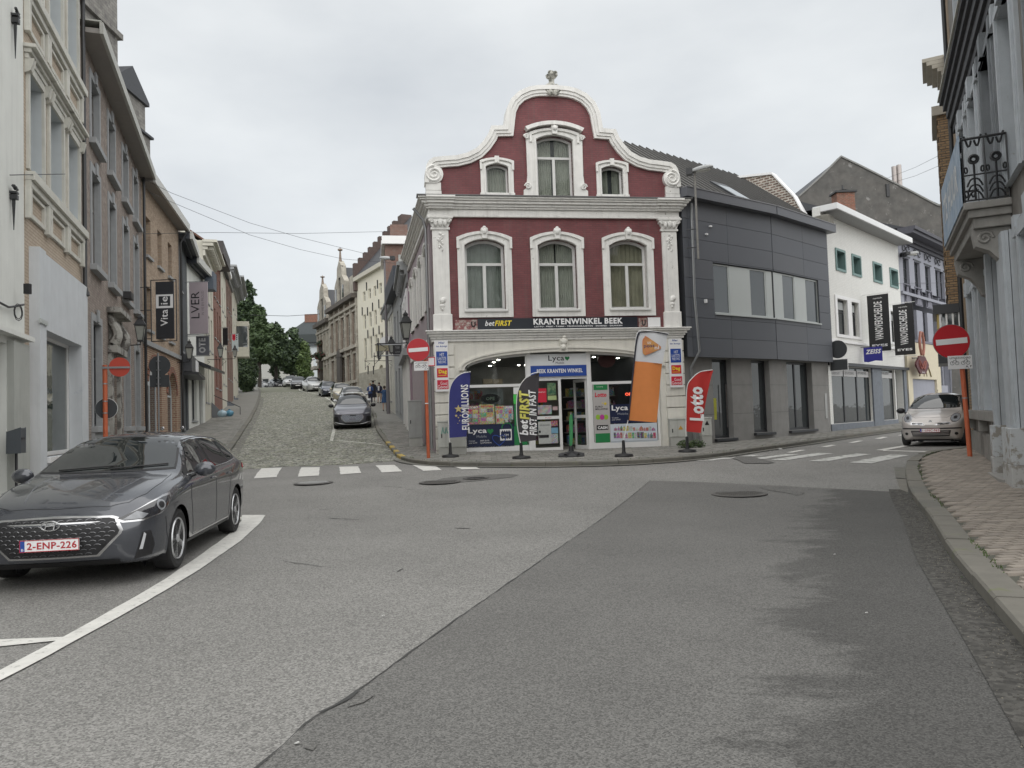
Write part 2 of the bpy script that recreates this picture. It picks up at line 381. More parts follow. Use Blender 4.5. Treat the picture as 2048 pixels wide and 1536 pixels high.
# ---------------- the ground ----------------
def setk(o,k='structure'): o['kind']=k; return o
def vz(P,dz=0): return [Vector((p[0],p[1])) for p in P]
def inside(p,poly):
    x,y=p; r=False; j=len(poly)-1
    for i in range(len(poly)):
        xi,yi=poly[i][0],poly[i][1]; xj,yj=poly[j][0],poly[j][1]
        if (yi>y)!=(yj>y) and x<(xj-xi)*(y-yi)/(yj-yi)+xi: r=not r
        j=i
    return r
def pdist(p,line):
    d=1e9
    for a,b in zip(line,line[1:]):
        a=Vector(a[:2]);b=Vector(b[:2]);q=Vector(p); t=max(0,min(1,(q-a).dot(b-a)/max(1e-9,(b-a).length_squared))); d=min(d,(a+(b-a)*t-q).length)
    return d
def sheet(name,poly,dz,m,res=.5,kind='structure',parent=None,attr=None):
    poly=[Vector((p[0],p[1])) for p in poly]; n=len(poly); pts=[]
    edges=[]; idx=[]
    for i in range(n):
        a,b=poly[i],poly[(i+1)%n]; k=max(1,int((b-a).length/res))
        for j in range(k): pts.append(a+(b-a)*j/k)
    nb=len(pts); edges=[(i,(i+1)%nb) for i in range(nb)]
    x0=min(p.x for p in pts);x1=max(p.x for p in pts);y0=min(p.y for p in pts);y1=max(p.y for p in pts)
    x=math.floor(x0/res)*res+.013
    loop=[tuple(p) for p in pts]
    while x<x1:
        y=math.floor(y0/res)*res+.011
        while y<y1:
            if inside((x,y),loop): pts.append(Vector((x,y)))
            y+=res
        x+=res
    v,e,f,_,_,_=geometry.delaunay_2d_cdt(pts,edges,[],1,1e-5)
    mb=MB(); mb.add([(p.x,p.y,gz(p.x,p.y)+dz) for p in v],[tuple(q) for q in f])
    for i,q in enumerate(mb.f):
        a,b,c=[Vector(mb.v[k]) for k in q[:3]]
        if (b-a).cross(c-a).z<0: mb.f[i]=q[::-1]
    o=mb.build(name,m,parent)
    if attr:
        A=o.data.attributes.new(attr[0],'FLOAT','POINT'); A.data.foreach_set('value',[attr[1](v_[0],v_[1]) for v_ in mb.v])
    if kind: o['kind']=kind
    return o
def Gs(L,dz=0): return [G(x,y,dz) for x,y in L]
xs=[-900,-400,-200,-120,-80]+[-60+i*.5 for i in range(190)]+[36,40,50,70,110,200,400,900]
ys=[-300,-100,-40,-20,-10,-5]+[-2+i*.5 for i in range(124)]+[61,62.5,65,67.5,70,72.5,75,78,81,84,87,90,94,98,102,106,110,115,120,125,140,170,220,320,500,900,2000]
mb=MB(); mb.v=[(x,y,gz(x,y)) for y in ys for x in xs]; nx=len(xs)
mb.f=[(j*nx+i,j*nx+i+1,(j+1)*nx+i+1,(j+1)*nx+i) for j in range(len(ys)-1) for i in range(nx-1)]
road=mb.build('road',M_asph); setk(road)
# kerb lines
KCn=[(797,918),(820,926),(870,932),(960,933.5),(1050,934),(1150,933),(1250,930),(1330,925),(1400,919),(1450,913),(1550,898),(1670,880),(1800,862),(1880,851)]
WL=[tuple(G(*p)[:2]) for p in [(600,780.5),(640,790),(660,800)]]
KC=[(WL[0][0]-2.5,107)]+[(a+1.95,b+.8) for a,b in WL]+[(-11.3,58)]+[tuple(G(*p)[:2]) for p in [(745,830),(752,860),(768,885),(785,905)]+KCn]
KL=[(-35,104),(-29,87),(-22.7,67.7),(-16.6,48.2),(-13.7,38.6),(-11.4,31),(-10.2,27),(-9.43,24.3),(-8.9,22.5),(-8.2,20),(-7.3,16),(-6.6,12),(-6,8),(-5.7,4),(-5.7,-6)]
KR=[tuple(G(*p)[:2]) for p in [(1960,898),(1896,906),(1849,913),(1830,920.6),(1815,931),(1812,945),(1814,967),(1819,986),(1830,1006),(1859.5,1045),(1898,1112),(1929,1153.6),(1988.7,1227),(2048,1300),(2250,1560)]]
KR=[(KR[0][0]+4,KR[0][1]+4.5)]+KR
def resample(L,step):
    L=[Vector(p[:2]) for p in L]; out=[L[0]]; acc=0; 
    d=[0]; 
    for a,b in zip(L,L[1:]): d.append(d[-1]+(b-a).length)
    n=max(1,round(d[-1]/step)); res=[]
    # catmull smoothing
    def pt(s):
        for i in range(len(L)-1):
            if s<=d[i+1] or i==len(L)-2:
                t=(s-d[i])/(d[i+1]-d[i]); p0=L[max(0,i-1)];p1=L[i];p2=L[i+1];p3=L[min(len(L)-1,i+2)]
                m1=(p2-p0)*.5*((p2-p1).length/max(.01,(p2-p0).length*.5)) ; m2=(p3-p1)*.5*((p2-p1).length/max(.01,(p3-p1).length*.5))
                h=lambda a:a
                return p1*(2*t**3-3*t*t+1)+m1*(t**3-2*t*t+t)+p2*(-2*t**3+3*t*t)+m2*(t**3-t*t)
    return [pt(d[-1]*i/n) for i in range(n+1)]
def offs(L,d):
    out=[]
    for i,p in enumerate(L):
        t=(L[min(i+1,len(L)-1)]-L[max(i-1,0)]).normalized(); out.append(p+Vector((-t.y,t.x))*d)
    return out
def kerb(L,side,w,mats,step=1.0,hh=.12,maxn=120,paint=None):
    P=resample(L,step); Q=offs(P,side*w); stones=[]
    far=MB(); root=MB()
    # a mortar bed carries the stones
    bed=MB()
    for i in range(len(P)-1):
        a,b,c,d=P[i],P[i+1],Q[i+1],Q[i]
        e=.006+random.random()*.006
        t=(b-a).normalized()*e; a2=a+t; b2=b-t; c2=c-t; d2=d+t
        tilt=random.uniform(-.008,.008); h=hh+random.uniform(-.006,.006)
        n=(Q[i]-P[i]).normalized()*.018
        vs=[]
        for q in (a2,b2,c2,d2): vs.append((q.x,q.y,gz(q.x,q.y)-.1))
        for q in (a2,b2): vs.append((q.x,q.y,gz(q.x,q.y)+h-.02))
        for q in (a2+n,b2+n,c2,d2): vs.append((q.x,q.y,gz(q.x,q.y)+h+tilt*(1 if q is c2 else 0)))
        fs=[(0,1,5,4),(4,5,7,6),(6,7,8,9),(1,2,8,7,5),(0,4,6,9,3),(2,3,9,8)]
        if side>0: fs=[f[::-1] for f in fs]
        m=mats[random.randrange(len(mats))]
        if paint and paint(P[i]): m=paint(P[i])
        mid=(a+b)/2
        if i<maxn and mid.y<60: stones.append((vs,fs,m))
        else: far.add(vs,fs)
        bed.add([(q.x,q.y,gz(q.x,q.y)+hh-.03) for q in (a+n,b+n,c,d)]+[(q.x,q.y,gz(q.x,q.y)-.1) for q in (a+n,b+n,c,d)],[(0,1,2,3),(0,4,5,1)])
    o=bed.build('kerb',M_joint); setk(o)
    for vs,fs,m in stones:
        mb=MB().add(vs,fs); mb.build('kerb_stone',m,o)
    if far.v: far.build('far_kerb_stones',mats[0],o,kind='stuff')
    return P,Q,o
def kerb_yellow(p):
    a=[G(x,y) for x,y in [(779,888),(783,896),(790,906),(799,916)]]
    return M_yel2 if any((p-Vector(q[:2])).length<.42 for q in a) else None
M_yel2=mat('kerb_yellow_paint',(.55,.40,.10),.8,.3,6,spots=(8,.55,(.25,.23,.17)))
PC,QC,_=kerb(KC,+1,.16,[M_kerb,M_kerbc],.9,paint=kerb_yellow,maxn=200)
PL,QL,_=kerb(KL,-1,.22,[M_kerb,M_kerbc],1.0,maxn=200)
PR,QR,_=kerb(KR,+1,.23,[M_kerbc,M_kerb,M_kerbc],.85)
# pavements: bed sheets, then the slabs and pavers on them
def pave(name,poly,m=M_joint,dz=.095,res=1.0): return sheet(name,poly,dz,m,res)
polyC=[tuple(q) for q in QC]+[(30,44),(30,60),(-10,112),(-28,110)]
polyL=[tuple(q) for q in QL]+[(-12,-6),(-22,30),(-38,88),(-44,104)]
polyR=[tuple(q) for q in QR]+[(10,-2),(22,2),(24,22),(18,24)]
pC=pave('pavement_corner',[(p[0],p[1]) for p in polyC],M_slab,.11,1.0)
pL=pave('pavement_left',polyL,M_slab,.11,1.0)
pR=pave('pavement_right',polyR,M_joint,.095,1.0)
def stones(parent,region,origin,ang,lw,lh,gap,hgt,mats,name,far,nmax=300,x0=-60,x1=60,y0=-60,y1=60,keep=None,dz=.085,bond=.5,jit=.003,cam_sort=True,band=None):
    """individual slabs; the 300 that show largest are parts of their own, the rest one joined part"""
    c,s=math.cos(ang),math.sin(ang); L=[]
    poly=[tuple(p[:2]) for p in region]
    j=y0
    while j<y1:
        i=x0
        while i<x1:
            u=(i+(bond*(j%2)))*lw; v=j*lh; x=origin[0]+u*c-v*s; y=origin[1]+u*s+v*c
            if keep(x,y) and inside((x,y),poly): L.append((math.hypot(x,y+.001),x,y))
            i+=1
        j+=1
    L.sort(); me_cache={}
    rest=[MB() for _ in mats]
    def shape(x,y,tilt):
        a=lw/2-gap/2; b=lh/2-gap/2; e=min(.006,gap)
        vs=[]
        for (du,dv,dzz) in [(-a,-b,0),(a,-b,0),(a,b,0),(-a,b,0),(-a+e,-b+e,hgt),(a-e,-b+e,hgt),(a-e,b-e,hgt),(-a+e,b-e,hgt)]:
            px=x+du*c-dv*s; py=y+du*s+dv*c; vs.append((px,py,gz(px,py)+dz+dzz+(tilt[0]*du+tilt[1]*dv+tilt[2] if dzz else 0)))
        return vs,[(4,5,6,7),(0,1,5,4),(1,2,6,5),(2,3,7,6),(3,0,4,7)]
    for k,(d,x,y) in enumerate(L):
        t=(random.uniform(-jit,jit)*3,random.uniform(-jit,jit)*3,random.uniform(-jit,jit)); vs,fs=shape(x,y,t); mi=random.randrange(len(mats))
        if k<nmax: MB().add(vs,fs).build(name,mats[mi],parent)
        else: rest[mi].add(vs,fs)
    for r,m in zip(rest,mats):
        if r.v: r.build(far,m,parent,kind='stuff')
    return len(L)
M_slabs=[M_slab,mat('pavement_slab_b',(.21,.205,.185),.88,.25,1.7,.4,60,spots=(3,.6,(.13,.15,.09))),mat('pavement_slab_c',(.275,.265,.24),.88,.25,1.5,.4,60)]
# brick pavers on the right pavement, laid along x
vis=lambda x,y: y>2.2 and abs(x)<y*.76+1
stones(pR,[tuple(q) for q in offs(QR,.01)]+[(10,-2),(22,2),(24,22),(18,24)],(6,6),math.radians(4),.207,.104,.013,.032,M_paver,'paver','joined_pavers',300,-80,80,-60,160,keep=lambda x,y:vis(x,y) and y<21 and x<14 and (pdist((x,y),QR)>.06))
bC0=at(873,880,23.5); bC1=at(1372,880,24.8)
front=[tuple(q) for q in QC if q.y<40]+[(14,33),(9.6,28),(5.6,25.2),(-2.2,24.2),(-5.9,40)]
print('slabs C',stones(pC,front,(0,20),math.radians(2),.305,.305,.012,.022,M_slabs,'paving_slab','joined_paving_slabs',300,-60,90,-20,80,keep=lambda x,y:pdist((x,y),QC)>.12,dz=.1))
stones(pL,[tuple(q) for q in QL if q.y<48]+[(-8,8),(-11,18),(-14,28),(-17.6,42),(-19.5,48)],(-9,20),math.radians(18),.305,.305,.012,.022,M_slabs,'paving_slab','joined_paving_slabs',300,-60,60,-60,120,keep=lambda x,y:vis(x,y) and y>14 and pdist((x,y),QL)>.12,dz=.1)
# cobbled street between the kerbs
cobp=[tuple(p) for p in PC if p.y>21.2 and p.x<-2]+[tuple(G(796,917))[:2]]
edge=[tuple(G(x,y))[:2] for x,y in [(796,921),(760,925),(700,929),(640,931),(560,934),(500,938),(455,942)]]
left=[tuple(p) for p in PL if p.y>21.6][::-1]
cob_poly=cobp+edge+left
cs=sheet('cobbled_street',cob_poly,.004,mat('cobble_bed',(.225,.225,.18),.95,.3,1.2,.6,30,col2=(.19,.20,.145)),1.0)
def cobbles():
    me_v=[];me_f=[]; 
    poly=[(p[0],p[1]) for p in cob_poly]; c,s=math.cos(math.radians(17)),math.sin(math.radians(17))
    mb=[MB(),MB(),MB()]
    rng=random.Random(3)
    far=84
    v=-4.
    while v<84:
        u=-14.+rng.random()*.1; rowh=.15+rng.random()*.015
        while u<16:
            w=.13+rng.random()*.05
            x=-6.5+u*c-v*s; y=21+u*s+v*c; uu=u; u+=w+.012
            if y>far or not(abs(x+6.5+(y-21)*.30)<12): continue
            if not inside((x,y),poly): continue
            if pdist((x,y),edge)<.05: pass
            h=.018+rng.random()*.01; a=w/2-.006; b=rowh/2-.008; e=.018
            vs=[]
            for du,dv,dz in [(-a,-b,0),(a,-b,0),(a,b,0),(-a,b,0),(-a+e,-b+e,h),(a-e,-b+e,h),(a-e,b-e,h),(-a+e,b-e,h)]:
                px=x+du*c-dv*s; py=y+du*s+dv*c; vs.append((px,py,gz(px,py)+.003+dz))
            mb[rng.randrange(3)].add(vs,[(4,5,6,7),(0,1,5,4),(1,2,6,5),(2,3,7,6),(3,0,4,7)])
        v+=rowh
    ms=[M_cob,mat('cobble_granite_b',(.33,.325,.29),.8,.25,2.2,.3,60,col2=(.27,.275,.22),speck=9),mat('cobble_granite_c',(.25,.25,.225),.8,.25,2.2,.3,60,col2=(.2,.21,.165),speck=9)]
    for m_,k in zip(mb,ms): m_.build('cobblestones',k,cs,kind='stuff')
cobbles()
# gutter strips
gt=mat('gutter_grit',(.075,.072,.065),.95,.35,8,.8,50,speck=30)
def strip(name,P,Q,dz,m,kind='structure'):
    mb=MB(); n=len(P)
    for p,q in zip(P,Q):
        for t in (0,.5,1):
            r=p+(q-p)*t; mb.v.append((r.x,r.y,gz(r.x,r.y)+dz))
    for i in range(n-1):
        for k in(0,1): mb.f.append((i*3+k,i*3+k+1,i*3+4+k,i*3+3+k))
    return setk(mb.build(name,m),kind)
PRn=[p for p in resample(KR,.4) if p.y<13.0]
gr=strip('gutter',[p+Vector((.012,0)) for p in PRn],offs(PRn,-.30),.012,gt)
PLd=[p for p in resample(KL,1.) if p.y<75 and p.y>22]
strip('gutter_channel',offs(PLd,.02),offs(PLd,.34),.026,M_kerb)
PCd=[p for p in resample(KC,1.) if p.y<75]
strip('gutter_channel',offs(PCd,-.02),offs(PCd,-.24),.022,M_kerb)
def quad(name,L,dz,m,parent=None,res=.5,jag=0):
    P=[G(x,y) for x,y in L]
    return sheet(name,P,dz,m,res)
z1=lambda L:[(1400+x/4.096,840+y/4.096) for x,y in L]
o=quad('gutter_slab',z1([(1590,392),(1683,392),(1686,484),(1603,480)]),.014,M_kerb); o=quad('gutter_slab',z1([(1608,486),(1688,488),(1706,600),(1640,575)]),.014,M_kerbc)
# asphalt patch on the right lane with its damp dirty border
stl=[tuple(G(x,y)[:2]) for x,y in [(1790,984),(1780,1040),(1815,1130),(1880,1240),(1975,1390),(2120,1600),(2300,1900)]]
M_patch=MATS.get('asphalt_patch')
def addstain(m,attr,col):
    n=m.node_tree.nodes; l=m.node_tree.links; b=n['Principled BSDF']; src=b.inputs['Base Color'].links[0].from_socket
    a=n.new('ShaderNodeAttribute'); a.attribute_name=attr; tc=n.new('ShaderNodeTexCoord'); mp=n.new('ShaderNodeMapping'); mp.inputs['Scale'].default_value=(.8,1.5,1); l.new(tc.outputs['Object'],mp.inputs[0])
    no=n.new('ShaderNodeTexNoise'); no.inputs['Scale'].default_value=1.1; no.inputs['Distortion'].default_value=.6; no.inputs['Detail'].default_value=13; no.inputs['Roughness'].default_value=.72; l.new(mp.outputs[0],no.inputs['Vector'])
    ad=n.new('ShaderNodeMath'); ad.operation='MULTIPLY_ADD'; l.new(no.outputs[0],ad.inputs[0]); ad.inputs[1].default_value=1.7; l.new(a.outputs['Fac'],ad.inputs[2])
    r=n.new('ShaderNodeMapRange'); r.inputs[1].default_value=1.2; r.inputs[2].default_value=1.4; l.new(ad.outputs[0],r.inputs[0])
    k=n.new('ShaderNodeMath'); k.operation='MULTIPLY'; l.new(r.outputs[0],k.inputs[0]); k.inputs[1].default_value=.78
    mx=n.new('ShaderNodeMix'); mx.data_type='RGBA'; l.new(k.outputs[0],mx.inputs[0]); l.new(src,mx.inputs[6])
    mu=n.new('ShaderNodeMix'); mu.data_type='RGBA'; mu.blend_type='MULTIPLY'; mu.inputs[0].default_value=1; l.new(src,mu.inputs[6]); mu.inputs[7].default_value=col; l.new(mu.outputs[2],mx.inputs[7]); l.new(mx.outputs[2],b.inputs['Base Color'])
addstain(M_asph2,'stain',(.5,.5,.5,1))
pp=Gs([(1300,962),(1400,965),(1560,973),(1780,984),(1803,1000),(1830,1052),(1866,1122),(1905,1180),(1954,1251),(2044,1387),(2300,1760),(2400,2300),(250,2300),(480,1568),(560,1500),(620,1445),(700,1395),(850,1285),(1000,1180),(1150,1075)])
def wob(P,a,step=.35):
    out=[]; rng=random.Random(5)
    for i in range(len(P)):
        p,q=Vector(P[i][:2]),Vector(P[(i+1)%len(P)][:2]); k=max(1,int((q-p).length/step))
        for j in range(k):
            r=p+(q-p)*j/k; out.append(r+Vector((rng.uniform(-a,a),rng.uniform(-a,a))) if j else r)
    return out
sheet('asphalt_patch',wob(pp,.008),.006,M_asph2,.25,attr=('stain',lambda x,y:1.05-min(2,pdist((x,y),stl))*.62 if x>0 else 0))
M_crack=mat('tar_crack',(.05,.05,.048),.8,.1)
def ribbon(name,L,w,dz,m,a=.01,kind='structure'):
    P=resample([tuple(p[:2]) for p in L],.12); rng=random.Random(len(L)*7+int(L[0][0]*10))
    P=[p+Vector((rng.uniform(-a,a),rng.uniform(-a,a))) for p in P]; ww=[w*rng.uniform(.3,1.3) for p in P]
    mb=MB()
    for i,p in enumerate(P):
        t=(P[min(i+1,len(P)-1)]-P[max(i-1,0)]).normalized(); n=Vector((-t.y,t.x))*ww[i]/2
        for q in (p-n,p+n): mb.v.append((q.x,q.y,gz(q.x,q.y)+dz))
    for i in range(len(P)-1): mb.f.append((2*i,2*i+1,2*i+3,2*i+2))
    return setk(mb.build(name,m),kind)
ribbon('road_seam',Gs([(480,1568),(560,1500),(620,1445),(700,1395),(850,1285),(1000,1180),(1150,1075),(1300,962)]),.014,.010,M_crack,.006)
ribbon('road_seam',Gs([(640,1430),(660,1420),(700,1398),(715,1385)]),.035,.012,M_crack)
ribbon('road_seam',Gs([(1300,962),(1400,965),(1560,973),(1780,984)]),.018,.010,M_crack,.006)
zc=lambda L:[(300+x/2.866,1000+y/2.866) for x,y in L]
for L in ([(730,347),(830,363),(1000,385)],[(970,58),(1050,52)],[(1740,162),(1840,163)],[(1410,415),(1455,395)],[(1110,108),(1200,115)]): ribbon('road_crack',Gs(zc(L)),.012,.006,M_crack)
z2=lambda L:[(560+x/4.096,900+y/4.096) for x,y in L]
for L in ([(320,492),(440,482)],[(400,562),(600,570),(650,575)],[(850,300),(1000,306)],[(1040,325),(1110,322)],[(1430,642),(1560,645)]): ribbon('road_crack',Gs(z2(L)),.03,.006,M_crack)
M_dirt=mat('dark_repair',(.135,.132,.124),.9,.25,3,.5,60,speck=80)
sheet('asphalt_repair',wob(Gs(z2([(1140,285),(1260,255),(1340,232),(1600,210),(1850,196),(1960,205),(1900,225),(1600,258),(1420,272),(1250,290)])),.04),.007,M_dirt)
sheet('asphalt_repair',wob(Gs(z1([(265,318),(300,302),(420,300),(480,318),(560,336),(610,352),(560,360),(360,358),(330,340)])),.03),.014,M_dirt)
sheet('asphalt_repair',wob(Gs(zc([(1130,1200),(1170,1150),(1220,1122),(1285,1130),(1230,1170)])),.02,.1),.012,M_dirt,.1)
sheet('asphalt_repair',wob(Gs(zc([(885,1435),(910,1412),(960,1410),(935,1450)])),.02,.1),.012,M_dirt,.1)
sheet('asphalt_repair',wob(Gs(z1([(480,555),(560,540),(720,545),(740,575),(860,600),(800,640),(700,600),(560,580)])),.06,.2),.012,M_dirt,.2)
# manholes and drains
def manhole(px,py,r,label,grid=False,iron=mat('cast_iron_worn',(.13,.125,.115),.6,.3,8,metal=.3)):
    p=G(px,py); t=empty('manhole_cover' if not grid else 'drain_grate',(p.x,p.y,p.z),label=label,cat='manhole cover' if not grid else 'drain')
    MB().lathe([(r+.09,.0125),(r+.085,.018),(r+.01,.019),(r+.01,.012)],seg=28).build('frame',mat('iron_rust',(.10,.095,.088),.7,.3,8,.3,60),t)
    mb=MB(); mb.lathe([(r,.010),(r,.014)],seg=28)
    for i in range(-6,7):
        y=i*r/7; w=math.sqrt(max(0,r*r-y*y))*.95; 
        if grid: mb.box(y-.02,y+.02,-w,w,.014,.03)
        else:
            for j in range(-6,7):
                x=j*r/7
                if x*x+y*y<r*r*.85 and (i+j)%2==0: mb.box(x-.02,x+.02,y-.02,y+.02,.014,.02)
    mb.build('lid',iron if not grid else mat('iron_grate',(.30,.30,.29),.6,.2),t)
manhole(1478,989,.38,'round iron manhole cover set in the dark asphalt patch on the right lane')
manhole(627,967,.34,'round slotted drain cover in front of the left zebra crossing',True)
manhole(880,965,.36,'round manhole cover in the repaired asphalt before the corner shop')
manhole(952,957,.2,'small dark manhole cover nearest the corner shop kerb',iron=M_black)
# painted lines
cw=setk(empty('road_markings',(0,0,0)))
cwL=empty('zebra_crossing',(0,0,0)); cwL['kind']='structure'; COL.objects
def mark(name,L,m=M_mark,parent=None,dz=.010,w=0.): 
    return sheet(name,wob(Gs(L),w,.2),dz,m,.4,parent=parent,kind=None if parent else 'structure')
for L in ([(-150,152),(15,147),(-30,225),(-215,235)],[(175,145),(325,143),(320,212),(145,222)],[(485,140),(638,136),(665,190),(495,203)],[(783,128),(935,124),(1000,178),(835,187)],[(1083,125),(1258,127),(1328,167),(1175,174)],[(1420,137),(1585,135),(1642,158),(1490,161)]):
    mark('stripe',z2(L),M_mark,cwL,w=.008)
cwR=empty('zebra_crossing',(0,0,0)); cwR['kind']='structure'
for L in ([(1225,350),(1405,358),(1715,290),(1555,285)],[(890,338),(1030,342),(1405,282),(1280,277)],[(575,328),(700,333),(1095,275),(970,272)],[(420,318),(530,320),(820,282),(700,282)],[(130,325),(262,318),(535,290),(430,288)],[(-40,337),(90,335),(262,310),(180,310)]):
    mark('stripe',z1(L),mat('road_paint_thin',(.58,.58,.55),.75,.2,6,.3,120,spots=(4,.52,(.27,.27,.25))),cwR,.008,w=.012)
for L in ([(705,268),(755,270),(868,248),(820,247)],[(985,222),(1040,224),(1120,207),(1075,206)],[(1215,187),(1260,189),(1340,172),(1295,171)],[(1430,154),(1480,156),(1540,142),(1500,140)],[(1620,128),(1660,129),(1700,118),(1670,117)],[(1440,248),(1510,252),(1830,195),(1760,195)],[(1500,250),(2025,262),(2025,270),(1500,256)]):
    mark('line',z1(L),M_mark,cw,.009)
mark('line',[(-60,1378),(0,1343),(60,1311),(125,1277),(250,1207),(330,1160),(400,1112),(455,1072),(483,1043),(484,1031),(531,1031),(522,1045),(480,1084),(400,1140),(330,1183),(250,1229),(100,1312),(0,1364),(-60,1395)],M_mark,cw,.010,w=.004)
mark('line',[(-80,1284),(0,1281),(129,1276),(118,1283),(0,1295),(-80,1298)],M_mark,cw,.009)
mark('line',[(440,1044),(483,1041),(486,1035),(440,1036)],M_markold,cw,.009)
def band(L,w,name='line',m=M_markold,dz=.03,parent=cw):
    P=resample(L,.7); Q=offs(P,w); mb=MB()
    for p,q in zip(P,Q):
        for r in (p,(p+q)/2,q): mb.v.append((r.x,r.y,gz(r.x,r.y)+dz))
    for i in range(len(P)-1):
        for k in(0,1): mb.f.append((i*3+k,i*3+k+1,i*3+4+k,i*3+3+k))
    return mb.build(name,m,parent)
band([tuple(G(x,y)[:2]) for x,y in [(666,884),(671,860)]]+[(-12.5,54)]+WL[::-1]+[(WL[0][0]-3.5,105)],.14)
band([tuple(G(x,y)[:2]) for x,y in [(668,882),(700,885),(750,890),(762,892)]],.12)
# ---------------- corner shop ----------------
zb0=gz(0,23.5)+.10
shop=Fac((bC0.x,bC0.y),(bC1.x,bC1.y),zb0,'corner_shop','red painted brick corner shop with white scrolled gable and newsagent signs','building')
W0=shop.W; uc=W0/2
def sy(L): # mirror the left half of an outline
    return L+[(W0-u,z) for u,z in L[::-1]]
z7=lambda x,y:(820+x/3.657,130+y/3.657)
z8=lambda x,y:(820+x/3.657,430+y/3.657)
zA=lambda x,y:(800+x/4.8,620+y/4.8)
zB=lambda x,y:(1100+x/4.8,620+y/4.8)
Lc=shop.uv(*z7(1040,172)); Zc=lambda y:shop.z(1110,y)
z_corn0=(shop.z(895,436)+shop.z(1325,438))/2; z_corn1=(shop.z(860,396)+shop.z(1350,405))/2
z_belt1=(shop.z(880,662)+shop.z(1330,656))/2; z_belt0=(shop.z(880,681)+shop.z(1330,673))/2
gl_px=[(120,870),(124,800),(133,745),(150,715),(180,697),(250,690),(340,684),(420,665),(490,630),(540,580),(580,522),(600,468),(700,466),(706,410),(715,335),(745,268),(800,215),(870,184),(930,174)]
GLp=[shop.uv(*z7(x,y)) for x,y in gl_px]
umid=shop.uv(*z7(1040,172))[0]
GLp=[(u+uc-umid,z) for u,z in GLp]; u_l=GLp[0][0]
top=(uc,max(z for u,z in GLp)+.03)
outer=GLp+[top]+[(W0-u,z) for u,z in GLp[::-1]]
def inset(L,d):
    V=[Vector(p) for p in L]; out=[]
    for i,p in enumerate(V):
        a=(p-V[i-1]).normalized() if i else (V[1]-p).normalized(); b=(V[i+1]-p).normalized() if i<len(V)-1 else a
        n1=Vector((a.y,-a.x)); n2=Vector((b.y,-b.x)); n=(n1+n2); 
        n=n/max(.7,n.length_squared/2)/1 if n.length>.1 else n1
        out.append((p.x+n.x*d,p.y+n.y*d))
    return out
inn=inset(outer,.27)
inn=[(u,z) for u,z in inn]
# brick front with openings
def ctr(*p): return shop.u(*p)
w1=[]  # first floor windows (u centre)
for c in ((970,547),(1115,547),(1256.7,547)): w1.append(ctr(*c))
wz0=(shop.z(*z8(545,690))+shop.z(*z8(1595,690)))/2; wz1=(shop.z(*z8(548,180))+shop.z(*z8(1590,185)))/2
wsb=(shop.z(*z8(545,745))+shop.z(*z8(1595,742)))/2
WW=1.27
gz0=shop.z(*z7(1040,965)); gz1=shop.z(*z7(1040,520)); sz0=(shop.z(*z7(635,965))+shop.z(*z7(1450,970)))/2; sz1=(shop.z(*z7(635,725))+shop.z(*z7(1450,745)))/2
sL=ctr(*z7(637,850)); sR=ctr(*z7(1452,850)); sR=W0-sL if abs((W0-sL)-sR)<.25 else sR
holes=[arch(u-WW/2,u+WW/2,wz0,wz1,.2) for u in w1]+[arch(uc-.6,uc+.6,gz0,gz1,.15)]+[arch(u-.36,u+.36,sz0,sz1,.1) for u in (sL,sR)]
bo=[(.05,z_belt1-.3),(W0-.05,z_belt1-.3),(W0-.05,z_corn1-.05)]+[(W0-u_l-.1,z_corn1)]+[p for p in inset(outer,.1)[::-1]]+[(u_l+.1,z_corn1),(.05,z_corn1-.05)]
wall(shop,bo,holes,M_redbrick,.35,'brick_front')
# coping of the gable, three stepped layers with stone joints
cp=MB()
for d0,d1,y0 in ((0,.27,-.10),(-.05,.09,-.17),(.09,.19,-.135)):
    a=inset(outer,d0) if d0 else outer; b=inset(outer,d1)
    for i in range(len(a)-1):
        q=[a[i],a[i+1],b[i+1],b[i]]
        vs=[(u,y,z) for y in (y0,.38 if d0<=0 else -.05) for u,z in q]
        cp.add(vs,[(0,1,2,3),(4,7,6,5),(0,4,5,1),(2,6,7,3)]+([(0,3,7,4)] if i==0 else [])+([(1,5,6,2)] if i==len(a)-2 else []))
cp.build('gable_coping',M_trim,shop)
# volutes and blocks at both feet
for k in (0,1):
    m=(lambda u:u) if k==0 else (lambda u:W0-u)
    vu,vz=m(u_l+.25),GLp[0][1]+.28
    mb=MB(); pts=[];rs=[]
    for i in range(44):
        t=i/43; a=PI*.5+t*PI*4.3; r=.27*(1-t*.86); pts.append((vu+(r*math.cos(a))*(1 if k==0 else -1),-.16,vz+r*math.sin(a))); rs.append(.045*(1-t*.5))
    mb.tube(pts,rs,6)
    c=[(vu+.29*math.cos(2*PI*i/20),vz+.29*math.sin(2*PI*i/20)) for i in range(20)]
    mb.plate(c,(),-.15,.35); mb.build('volute',M_trim,shop,smooth=True)
    b0,b1=sorted((m(u_l-.02),m(u_l+.47)))
    mb=MB(); h=GLp[0][1]-z_corn1; mb.box(b0,b1,-.13,.36,z_corn1-.02,z_corn1+h*.48); mb.box(b0+.01,b1-.01,-.12,.355,z_corn1+h*.48+.012,GLp[0][1]+.02); mb.build('pedestal_block',M_trim,shop,bevel=.01)
